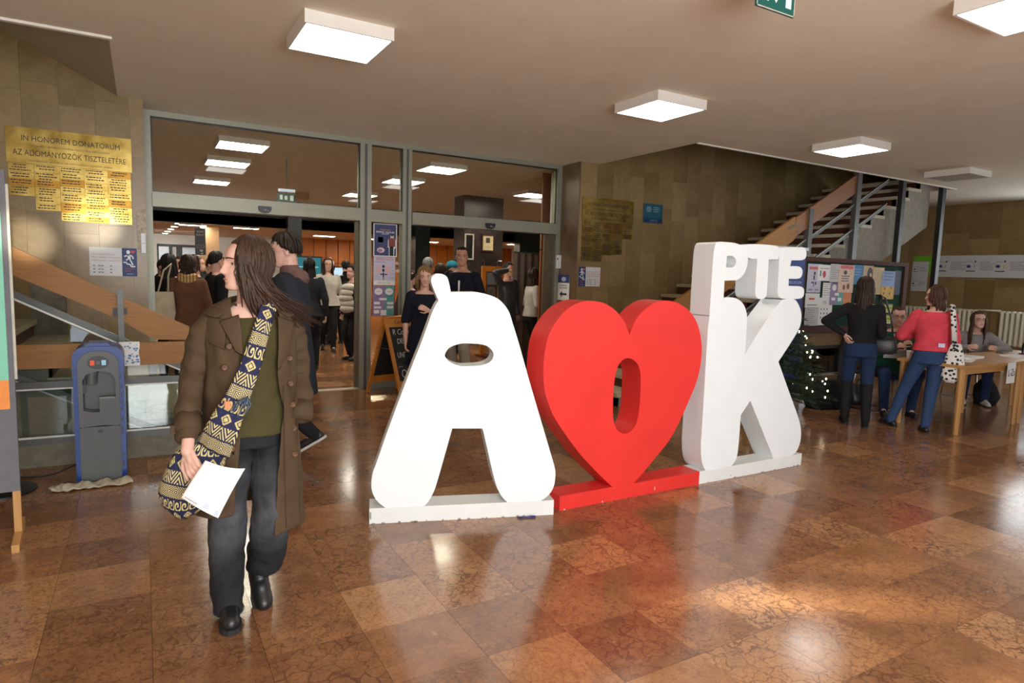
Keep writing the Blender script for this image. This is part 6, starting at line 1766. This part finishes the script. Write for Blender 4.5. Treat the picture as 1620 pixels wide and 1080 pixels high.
# boots
for sd in ('R', 'L'):
    an = W.J['an' + sd]; mb = MB()
    if sd == 'R':
        b = Vector((an.x, an.y, .045)); fd = Vector((-.05, -1, 0)).normalized(); up = Vector((0, 0, 1))
    else:
        fd = Vector((.05, -.62, -.60)).normalized(); up = Vector((0, -.60, .62)).normalized(); up = (up - fd * up.dot(fd)).normalized(); b = Vector((an.x + .002, an.y - .015, an.z - .035))
    mb.cap(b - fd * .05, b + fd * .06, .038, .042, 14); mb.cap(b + fd * .05 - up * .004, b + fd * .125 - up * .006, .043, .037, 14); mb.cap(an + Vector((0, 0, .10)), b + up * .01, .050, .045, 14)
    bt = remesh(mb, 'boot', SHOE_B, W.root, .006, 3)
    side = fd.cross(up).normalized()
    pts = ((-.088, .012), (-.075, .033), (-.03, .038), (.03, .038), (.08, .046), (.12, .044), (.15, .032), (.165, .012))
    ring = [b + fd * a_ + side * w_ for a_, w_ in pts] + [b + fd * a_ - side * w_ for a_, w_ in pts[::-1]]
    n = len(ring); sm = MB()
    sm.add([p - up * .044 for p in ring] + [p - up * .022 for p in ring], [tuple(range(n - 1, -1, -1)), tuple(range(n, 2 * n))] + [(i, (i + 1) % n, n + (i + 1) % n, n + i) for i in range(n)])
    sm.build('sole', RUBBER, bt)

# ---- trench coat: an open shell with a thick cloth edge
CZP = [.395, .50, .65, .80, .95, 1.10, 1.22, 1.31, 1.36, 1.395, 1.42]
CRX = [.232, .224, .212, .200, .192, .188, .190, .190, .176, .135, .092]
CRY = [.190, .182, .172, .160, .150, .148, .140, .122, .102, .088, .078]
CYC = [.02, .02, .018, .015, .012, .008, .004, .004, .006, .01, .014]
XL = ([.44, .50, .676, .80, .955, 1.10, 1.23, 1.33, 1.38, 1.42], [-.100, -.098, -.078, -.066, -.056, -.058, -.064, -.080, -.088, -.080])
XRt = ([.40, .42, .55, .714, .83, .941, 1.02, 1.10, 1.25, 1.338, 1.38, 1.42], [.062, .066, .074, .090, .100, .120, .104, .088, .094, .104, .098, .084])
ip = lambda z, a, b: float(np.interp(z, a, b))
def coat_pt(a, z, off=0.):
    """a: angle from the front (0) anticlockwise seen from above, + to her left"""
    rx, ry, cy = ip(z, CZP, CRX) + off, ip(z, CZP, CRY) + off, ip(z, CZP, CYC)
    f = 1 + .022 * math.sin(7 * a + 1.3 * z) * max(0, (.95 - z) / .55) + .012 * math.sin(13 * a + 4 * z) * (z < 1.3)
    sn, cs = math.sin(a), math.cos(a)
    return Vector((rx * f * math.copysign(abs(sn) ** .9, sn), cy - ry * f * math.copysign(abs(cs) ** .9, cs), z))
def edge_ang(x, z):
    rx = ip(z, CZP, CRX); v = max(-.97, min(.97, x / rx))
    return math.asin(math.copysign(abs(v) ** (1 / .9), v))
NU_, NV_ = 76, 46
pts = []
for j in range(NV_):
    t = j / (NV_ - 1)
    for i in range(NU_):
        u = i / (NU_ - 1)
        hem = .405 + .105 * (1 - u) ** 1.2 if u < .98 else .400
        z = hem + (1.42 - hem) * t
        a0 = edge_ang(ip(z, *XRt), z); a1 = edge_ang(ip(z, *XL), z) + 2 * math.pi
        pts.append(coat_pt(a0 + (a1 - a0) * (1 - u), z))
me = MB().grid(pts, NU_, NV_).mesh('trench_coat')
coat = obj('trench_coat', me, F_TRENCH, W.root, True)
folds(coat, .022)
md = coat.modifiers.new('s', 'SOLIDIFY'); md.thickness = .007; md.offset = 1
md = coat.modifiers.new('b', 'SUBSURF'); md.levels = 1; md.render_levels = 1
# sleeves
def sleeve(nm, path, rad, seed):
    rg = random.Random(seed)
    P_ = [Vector(p) for p in path]
    mb = MB(); pp = []; rr = []
    N = 34
    for i in range(N):
        t = i / (N - 1) * (len(P_) - 1); a = min(int(t), len(P_) - 2); f = t - a
        f2 = f * f * (3 - 2 * f) * .5 + f * .5
        pp.append(P_[a].lerp(P_[a + 1], f)); rr.append(rad[a] + (rad[a + 1] - rad[a]) * f2 + .0035 * math.sin(i * 1.25 + seed) * (i > 8) + .002 * math.sin(i * 2.9))
    mb.tube(pp, rr, 22)
    n = 22
    mb.v = [(v[0] + .004 * math.sin(38 * v[2] + 30 * v[1] + seed), v[1] + .004 * math.sin(31 * v[2] + 25 * v[0]), v[2]) for v in mb.v]
    o = mb.build(nm, F_TRENCH, W.root, True)
    m_ = o.modifiers.new('b', 'SUBSURF'); m_.levels = 2; m_.render_levels = 2
    folds(o, .020)
    return o
sR = sleeve('sleeve', [(-.125, .01, 1.335), (-.172, .01, 1.27), (-.205, .022, 1.17), (-.228, .026, 1.06), (-.248, -.045, .94), (-.262, -.128, .842)], [.060, .066, .059, .053, .050, .046], 1)
sL = sleeve('sleeve', [(.125, .01, 1.335), (.170, .01, 1.27), (.196, .035, 1.17), (.210, .05, 1.07), (.205, -.02, .96), (.190, -.085, .885)], [.060, .064, .058, .053, .050, .046], 2)
MB().tube([(-.249, -.052, .935), (-.254, -.082, .90), (-.258, -.105, .874)], [.050, .0535, .0505], 22).build('cuff_strap', F_TRENCH, sR, True)
MB().tube([(.205, -.035, .945), (.198, -.06, .915), (.192, -.08, .885)], [.051, .0535, .0505], 22).build('cuff_strap', F_TRENCH, sL, True)
MB().box(-.318, -.11, .875, -.297, -.065, .91).build('strap_tab', F_TRENCH, sR)
# lapels, collar, epaulette lines, buttons, pockets
def on_coat(x, z, off=.008):
    rx, ry, cy = ip(z, CZP, CRX), ip(z, CZP, CRY), ip(z, CZP, CYC)
    v = min(.98, abs(x / rx)) ** (1 / .9)
    return Vector((x, cy - (ry + off) * math.sqrt(max(.0, 1 - v * v)) ** .9, z))
def flap(nm, outline, off0=.012, off1=.020, th=.006, parent=None):
    """cloth piece lying on the coat, subdivided"""
    c = (sum(p[0] for p in outline) / len(outline), sum(p[1] for p in outline) / len(outline))
    ol = []
    for i in range(len(outline)):
        p, q_ = outline[i], outline[(i + 1) % len(outline)]
        for t in (0, .25, .5, .75): ol.append((p[0] + (q_[0] - p[0]) * t, p[1] + (q_[1] - p[1]) * t))
    n = len(ol); vs = []; fs = []
    for ring, (sc, of) in enumerate(((1., off0), (.94, off1), (.5, off1 + .002), (.02, off1 + .002))):
        for p in ol: vs.append(on_coat(c[0] + (p[0] - c[0]) * sc, c[1] + (p[1] - c[1]) * sc, of))
    for r in range(3):
        for i in range(n): fs.append((r * n + i, r * n + (i + 1) % n, (r + 1) * n + (i + 1) % n, (r + 1) * n + i))
    fs.append(tuple(3 * n + i for i in range(n)))
    o = MB().add(vs, fs).build(nm, F_TRENCH, parent or W.root, 50)
    m_ = o.modifiers.new('s', 'SOLIDIFY'); m_.thickness = th; m_.offset = 0
    return o
flap('lapel', [(-.060, 1.352), (-.130, 1.325), (-.075, 1.205), (-.052, 1.19), (-.054, 1.28)])
flap('lapel', [(.094, 1.345), (.165, 1.318), (.150, 1.235), (.098, 1.13), (.085, 1.12), (.092, 1.24)])
# collar: standing band that folds outwards
def collar(side):
    vs = []; n = 16
    for i in range(n):
        t = i / (n - 1)
        a = side * (math.radians(42) + (math.pi - math.radians(42)) * t)
        top_ = Vector((.082 * math.sin(a), .016 - .074 * math.cos(a), 1.435 - .03 * (1 - t)))
        w_ = 1 - .25 * t
        fold = Vector((.098 * math.sin(a), .016 - .092 * math.cos(a), 1.425 - .035 * (1 - t)))
        low = Vector(((.150 + .055 * (1 - t)) * math.sin(a), .012 - (.125 + .03 * (1 - t)) * math.cos(a), 1.372 - .035 * (1 - t) ** 1.5))
        base = Vector((.085 * math.sin(a), .014 - .075 * math.cos(a), 1.385 - .03 * (1 - t)))
        vs += [base, top_, fold, fold.lerp(low, .55) + Vector((0, 0, .008)), low]
    fs = [(i * 5 + j, i * 5 + j + 1, (i + 1) * 5 + j + 1, (i + 1) * 5 + j) for i in range(n - 1) for j in range(4)]
    o = MB().add(vs, fs).build('collar', F_TRENCH, W.root, True)
    m_ = o.modifiers.new('s', 'SOLIDIFY'); m_.thickness = .006; m_.offset = 0
    m_ = o.modifiers.new('b', 'SUBSURF'); m_.levels = 1; m_.render_levels = 1
collar(-1); collar(1)
HORN = mat('brown_horn_button', srgb(84, 54, 28), .45, var=.5, scale=60, spec=.3)
def button(x, z, r=.0135):
    p = on_coat(x, z, .0085)
    o = MB()
    prof = [(0.0, -.006), (.55, -.0062), (.8, -.0075), (1, -.005), (1, .0), (.9, .001)]
    n = 18; vs = []; fs = []
    for rr, y in prof:
        for k_ in range(n): vs.append((p.x + r * rr * math.cos(k_ * 2 * math.pi / n), p.y + y, p.z + r * rr * math.sin(k_ * 2 * math.pi / n)))
    for j in range(len(prof) - 1):
        for k_ in range(n): fs.append((j * n + k_, j * n + (k_ + 1) % n, (j + 1) * n + (k_ + 1) % n, (j + 1) * n + k_))
    o.add(vs, fs).build('button', HORN, coat, True)
for x, z in ((.143, 1.163), (.147, 1.052), (.158, .976 - .02), (.160, .852), (.162, .737)): button(x, z)
for x, z in ((-.100, 1.245 - .02), (-.118, 1.137), (-.095, .80)): button(x, z)
flap('storm_flap', [(-.175, 1.345), (-.105, 1.33), (-.115, 1.21), (-.17, 1.235)], .004, .009, .004)
q = MB()
for x in (.185, .115): q.tube([on_coat(x, z, .0085) for z in (1.05, .95, .85, .75, .62, .5, .43)], .0018, 5)
q.build('placket_seam', F_TRENCH, coat, True)
q = MB().tube([on_coat(-.09, .83, .009), on_coat(-.093, .80, .010), on_coat(-.09, .775, .009)], .0035, 6)
q.build('buttonhole', BLACK, coat, True)
# toggle and cords on the strap
# ---- hair: locks from a side parting swept behind and over the near side
rg = random.Random(31)
W.hair('long', HMAIN, .20, 170, (.13, .02, .01), 31, False, .0075, .018, .014)
mb = MB(); M, hs = W.MH, W.hs
for k_ in range(420):
    a = math.radians(rg.uniform(50, 190)) if k_ < 390 else math.radians(-rg.uniform(95, 150))          # her left side and the back of the head
    e_end = math.radians(np.interp(abs(math.degrees(a)), [50, 62, 80, 100, 190], [16, 4, -18, -30, -34]))
    pts = []; rr = []; lay = .004 + .014 * rg.random(); ph = rg.random() * 6
    for i in range(8):
        t = i / 7
        e = math.radians(84 if k_ % 3 else 70) + (e_end - math.radians(84)) * t
        pts.append(M @ (W.scalp(a + .06 * math.sin(2 * t + k_), e, lay) * hs)); rr.append(.0042 * (.6 + .5 * t) * hs)
    last = pts[-1]; L = rg.uniform(.15, .24); d = math.degrees(a)
    sweep = np.interp(d, [50, 62, 90, 120, 190], [.04, .05, .09, .14, .20]) * rg.uniform(.55, 1.2) if d > 0 else -.07 * rg.random()
    for i in range(1, 9):
        t = i / 8
        pts.append(last + Vector((sweep * t ** 1.6, -.010 * math.sin(t * 3) + .02 * t, -L * t + .02 * t * t)) + Vector((math.sin(ph + 5 * t), math.cos(ph + 4 * t), 0)) * .004)
        rr.append(.0046 * (1 - .75 * t ** 3) * hs)
    mb.tube(pts, rr, 5, True, (1.9, .5))
for k_ in range(22):                                # loose strands at the temple
    a = math.radians(rg.uniform(40, 64)); pts = []
    for i in range(6): pts.append(M @ (W.scalp(a + .05 * i / 5, math.radians(70 - 76 * i / 5), .008) * hs))
    last = pts[-1]
    for i in range(1, 7): pts.append(last + Vector((.02 * (i / 6) + .012 * math.sin(i + k_), -.004 * i / 6, -.10 * i / 6)))
    mb.tube(pts, [.0028] * 6 + [.0026, .0024, .002, .0016, .0012, .0006], 5)
mb.build('side_hair', HMAIN, W.root, True)
# ---- woven bag on a long strap
def ikat():
    m, nt, bs = newmat('navy_cream_woven_pattern')
    uv = node(nt, 'ShaderNodeAttribute', attribute_name='weave')
    sep = node(nt, 'ShaderNodeSeparateXYZ'); link(nt, uv.outputs['Vector'], sep.inputs[0])
    u, v_ = sep.outputs[0], sep.outputs[1]          # u across 0..1 (metres*10), v along in bands
    band = math_n(nt, 'FLOOR', v_); fv = math_n(nt, 'FRACT', v_)
    kind = math_n(nt, 'MODULO', band, 4.0)
    fu = math_n(nt, 'ABSOLUTE', math_n(nt, 'SUBTRACT', math_n(nt, 'FRACT', u), .5))
    fv5 = math_n(nt, 'ABSOLUTE', math_n(nt, 'SUBTRACT', fv, .5))
    dia = math_n(nt, 'ADD', math_n(nt, 'MULTIPLY', fu, 2.0), math_n(nt, 'MULTIPLY', fv5, 2.0))
    ringd = math_n(nt, 'GREATER_THAN', math_n(nt, 'SINE', math_n(nt, 'MULTIPLY', dia, 20.0)), .0)
    # stepped diamond
    u4 = math_n(nt, 'DIVIDE', math_n(nt, 'FLOOR', math_n(nt, 'MULTIPLY', fu, 14.0)), 14.0)
    step = math_n(nt, 'ADD', math_n(nt, 'MULTIPLY', u4, 2.4), math_n(nt, 'MULTIPLY', fv5, 2.0))
    stepd = math_n(nt, 'MULTIPLY', math_n(nt, 'LESS_THAN', step, .82), math_n(nt, 'GREATER_THAN', math_n(nt, 'ABSOLUTE', math_n(nt, 'SUBTRACT', step, .42)), .09))
    # running wave hooks
    fu2 = math_n(nt, 'SUBTRACT', math_n(nt, 'FRACT', math_n(nt, 'MULTIPLY', u, 2.0)), .5)
    rad = math_n(nt, 'SQRT', math_n(nt, 'ADD', math_n(nt, 'POWER', fu2, 2.0), math_n(nt, 'POWER', math_n(nt, 'SUBTRACT', fv, .5), 2.0)))
    ang = math_n(nt, 'ARCTAN2', math_n(nt, 'SUBTRACT', fv, .5), fu2)
    spiral = math_n(nt, 'GREATER_THAN', math_n(nt, 'SINE', math_n(nt, 'ADD', math_n(nt, 'MULTIPLY', rad, 15.0), ang)), .15)
    spiral = math_n(nt, 'MULTIPLY', spiral, math_n(nt, 'LESS_THAN', fv5, .40))
    # triangles
    tri = math_n(nt, 'GREATER_THAN', math_n(nt, 'SINE', math_n(nt, 'MULTIPLY', math_n(nt, 'SUBTRACT', fv, math_n(nt, 'MULTIPLY', fu, 2.0)), 16.0)), .1)
    is0 = math_n(nt, 'COMPARE', kind, 0., .3); is1 = math_n(nt, 'COMPARE', kind, 1., .3); is2 = math_n(nt, 'COMPARE', kind, 2., .3); is3 = math_n(nt, 'COMPARE', kind, 3., .3)
    c = math_n(nt, 'ADD', math_n(nt, 'ADD', math_n(nt, 'MULTIPLY', is0, ringd), math_n(nt, 'MULTIPLY', is1, spiral)), math_n(nt, 'ADD', math_n(nt, 'MULTIPLY', is2, stepd), math_n(nt, 'MULTIPLY', is3, tri)))
    c = math_n(nt, 'MULTIPLY', c, math_n(nt, 'LESS_THAN', fv5, .44))
    thr = noise(nt, coords(nt, (1, 1, 9)), 120, 2)
    navy = ramp(nt, thr, [(.3, srgb(14, 15, 28)), (.7, srgb(40, 44, 92))])
    link(nt, mixc(nt, c, navy, srgb(206, 190, 130)), bs.inputs['Base Color'])
    bs.inputs['Roughness'].default_value = .85
    bump(nt, bs, thr, .2, .003)
    return m
IKAT = ikat()
def add_weave(me, coords_):
    at = me.attributes.new('weave', 'FLOAT_VECTOR', 'POINT')
    at.data.foreach_set('vector', [c for p in coords_ for c in p])
bagr = thing('sling_bag', 'navy and cream woven sling bag with patterned strap worn across the walking woman', 'bag', (WX, WY, 0))
path = [(.135, .115, 1.36, .05), (.115, .06, 1.43, .052), (.085, -.02, 1.43, .052), (.066, -.085, 1.395, .052), (.040, -.135, 1.325, .054), (.010, -.166, 1.25, .056), (-.018, -.180, 1.17, .060), (-.045, -.190, 1.10, .064), (-.082, -.200, 1.02, .072), (-.118, -.205, .95, .088), (-.146, -.19, .88, .105), (-.172, -.155, .80, .112)]
N1, M1 = 60, 14
vs = []; wv = []
PP = [Vector(p[:3]) for p in path]; PW = [p[3] for p in path]
L = [0]
for i in range(len(PP) - 1): L.append(L[-1] + (PP[i + 1] - PP[i]).length)
for j in range(N1):
    d = L[-1] * j / (N1 - 1)
    i = max(0, min(len(PP) - 2, int(np.searchsorted(L, d)) - 1)); t = (d - L[i]) / (L[i + 1] - L[i])
    p0, p1, p2, p3 = PP[max(i - 1, 0)], PP[i], PP[i + 1], PP[min(i + 2, len(PP) - 1)]
    c = .5 * ((2 * p1) + (p2 - p0) * t + (2 * p0 - 5 * p1 + 4 * p2 - p3) * t * t + (3 * p1 - p0 - 3 * p2 + p3) * t ** 3)
    tg = (p2 - p1).normalized(); out = Vector((c.x * .6, c.y - .01, .1 if c.z > 1.38 else 0)).normalized()
    sd = tg.cross(out).normalized(); wd = PW[i] + (PW[i + 1] - PW[i]) * t
    for k_ in range(M1):
        u = k_ / (M1 - 1) * 2 - 1
        vs.append(c + sd * wd * .62 * u - out * (.014 * u * u) + out * .003 * math.sin(9 * u + j * .3)); wv.append((u * wd * .62 / .055 + .5, d / .058 + 1.2, 0))
me = MB().grid(vs, M1, N1).mesh('strap'); add_weave(me, wv)
o = obj('strap', me, IKAT, bagr, True); md = o.modifiers.new('s', 'SOLIDIFY'); md.thickness = .006; md.offset = 0
# pouch
vs = []; fs = []; wv = []
NR, NS = 34, 22
for j in range(NS):
    t = j / (NS - 1)
    z = .82 - .30 * t
    cx = -.185 - .07 * t ** .7; cy = -.085 + .02 * t
    rx = .108 * math.sqrt(max(.0, 1 - (max(0, t - .48) / .53) ** 2.6)) * (.92 + .25 * math.sin(t * 2.2)) + .004
    ry = .075 * math.sqrt(max(.0, 1 - (max(0, t - .45) / .56) ** 2.4)) * (.55 + .75 * math.sin(min(1, t * 1.5) * 1.57)) + .003
    for i in range(NR):
        a = 2 * math.pi * i / NR
        f = 1 + .03 * math.sin(5 * a + 6 * t)
        vs.append((cx + rx * f * math.cos(a), cy + ry * f * math.sin(a), z + .012 * math.sin(2 * a + 3 * t)))
        wv.append((rx * a / .055 / 1.4 if False else a * .115 / .055, t * .34 / .058 + 13.2, 0))
for j in range(NS - 1):
    for i in range(NR):
        fs.append((j * NR + i, (j + 1) * NR + i, (j + 1) * NR + (i + 1) % NR, j * NR + (i + 1) % NR))
fs.append(tuple((NS - 1) * NR + i for i in range(NR - 1, -1, -1))); fs.append(tuple(range(NR)))
me = MB().add(vs, fs).mesh('pouch'); add_weave(me, wv)
obj('pouch', me, IKAT, bagr, True)
ks = thing('keyring_charm', 'dark keyring charm with an orange tag clipped on the woven strap', 'keyring', (WX - .075, WY - .225, 1.0))
q = MB()
for k_ in range(14):
    a = k_ * .9; q.tube([(.03, .0, .03), (.01 + .03 * math.cos(a), -.012, .0 + .02 * math.sin(a)), (-.005 + .03 * math.cos(a), -.014, -.03 + .018 * math.sin(a))], [.004, .003, .002], 5)
q.build('tassel', mat('grey_blue_cord', srgb(70, 84, 100), .7, var=.6, scale=60), ks, True)
MB().box(-.055, -.008, -.012, -.035, .0, .018).build('tag', mat('orange_tag', srgb(214, 120, 70), .5), ks)
# ---- sheet of paper in her right hand
ps_ = thing('paper_sheet', 'white printed sheet held in the right hand of the walking woman', 'paper', (WX, WY, 0))
c00, c10, c11, c01 = Vector((-.205, -.255, .795)), Vector((-.065, -.285, .730)), Vector((-.168, -.310, .575)), Vector((-.292, -.275, .665))
vs = []; NU, NV = 14, 14
def sheet_pt(u, v_):
    p = (c00 * (1 - u) + c10 * u) * (1 - v_) + (c01 * (1 - u) + c11 * u) * v_
    return p + Vector((.0, -.018 * math.sin(u * 3.0) + .012 * math.sin(v_ * 3), .012 * u * u * (1 - v_) * 2))
for j in range(NV):
    for i in range(NU): vs.append(sheet_pt(i / (NU - 1), j / (NV - 1)))
o = MB().grid(vs, NU, NV).build('sheet', PAPER, ps_, True); md = o.modifiers.new('s', 'SOLIDIFY'); md.thickness = .0012; md.offset = 0
q = MB(); q2 = MB()
def patch(mb, u0, v0, u1, v1):
    mb.add([sheet_pt(a, b) + Vector((0, -.0045, .001)) for a, b in ((u0, v0), (u1, v0), (u1, v1), (u0, v1))], [(0, 1, 2, 3)])
for i in range(7): patch(q, .06 + .045 * i, .93, .095 + .045 * i, .955)
patch(q, .05, .90, .38, .906); patch(q, .05, .97, .38, .975)
for i in range(3): patch(q2, .52, .86 + .03 * i, .64, .875 + .03 * i)
for i in range(3): patch(q2, .84, .9 + .03 * i, .95, .915 + .03 * i)
q.build('print', INKGREY, ps_); q2.build('stamp_print', mat('pale_blue_ink', srgb(150, 160, 220), .6), ps_)
bpy.data.scenes.remove(TMP)
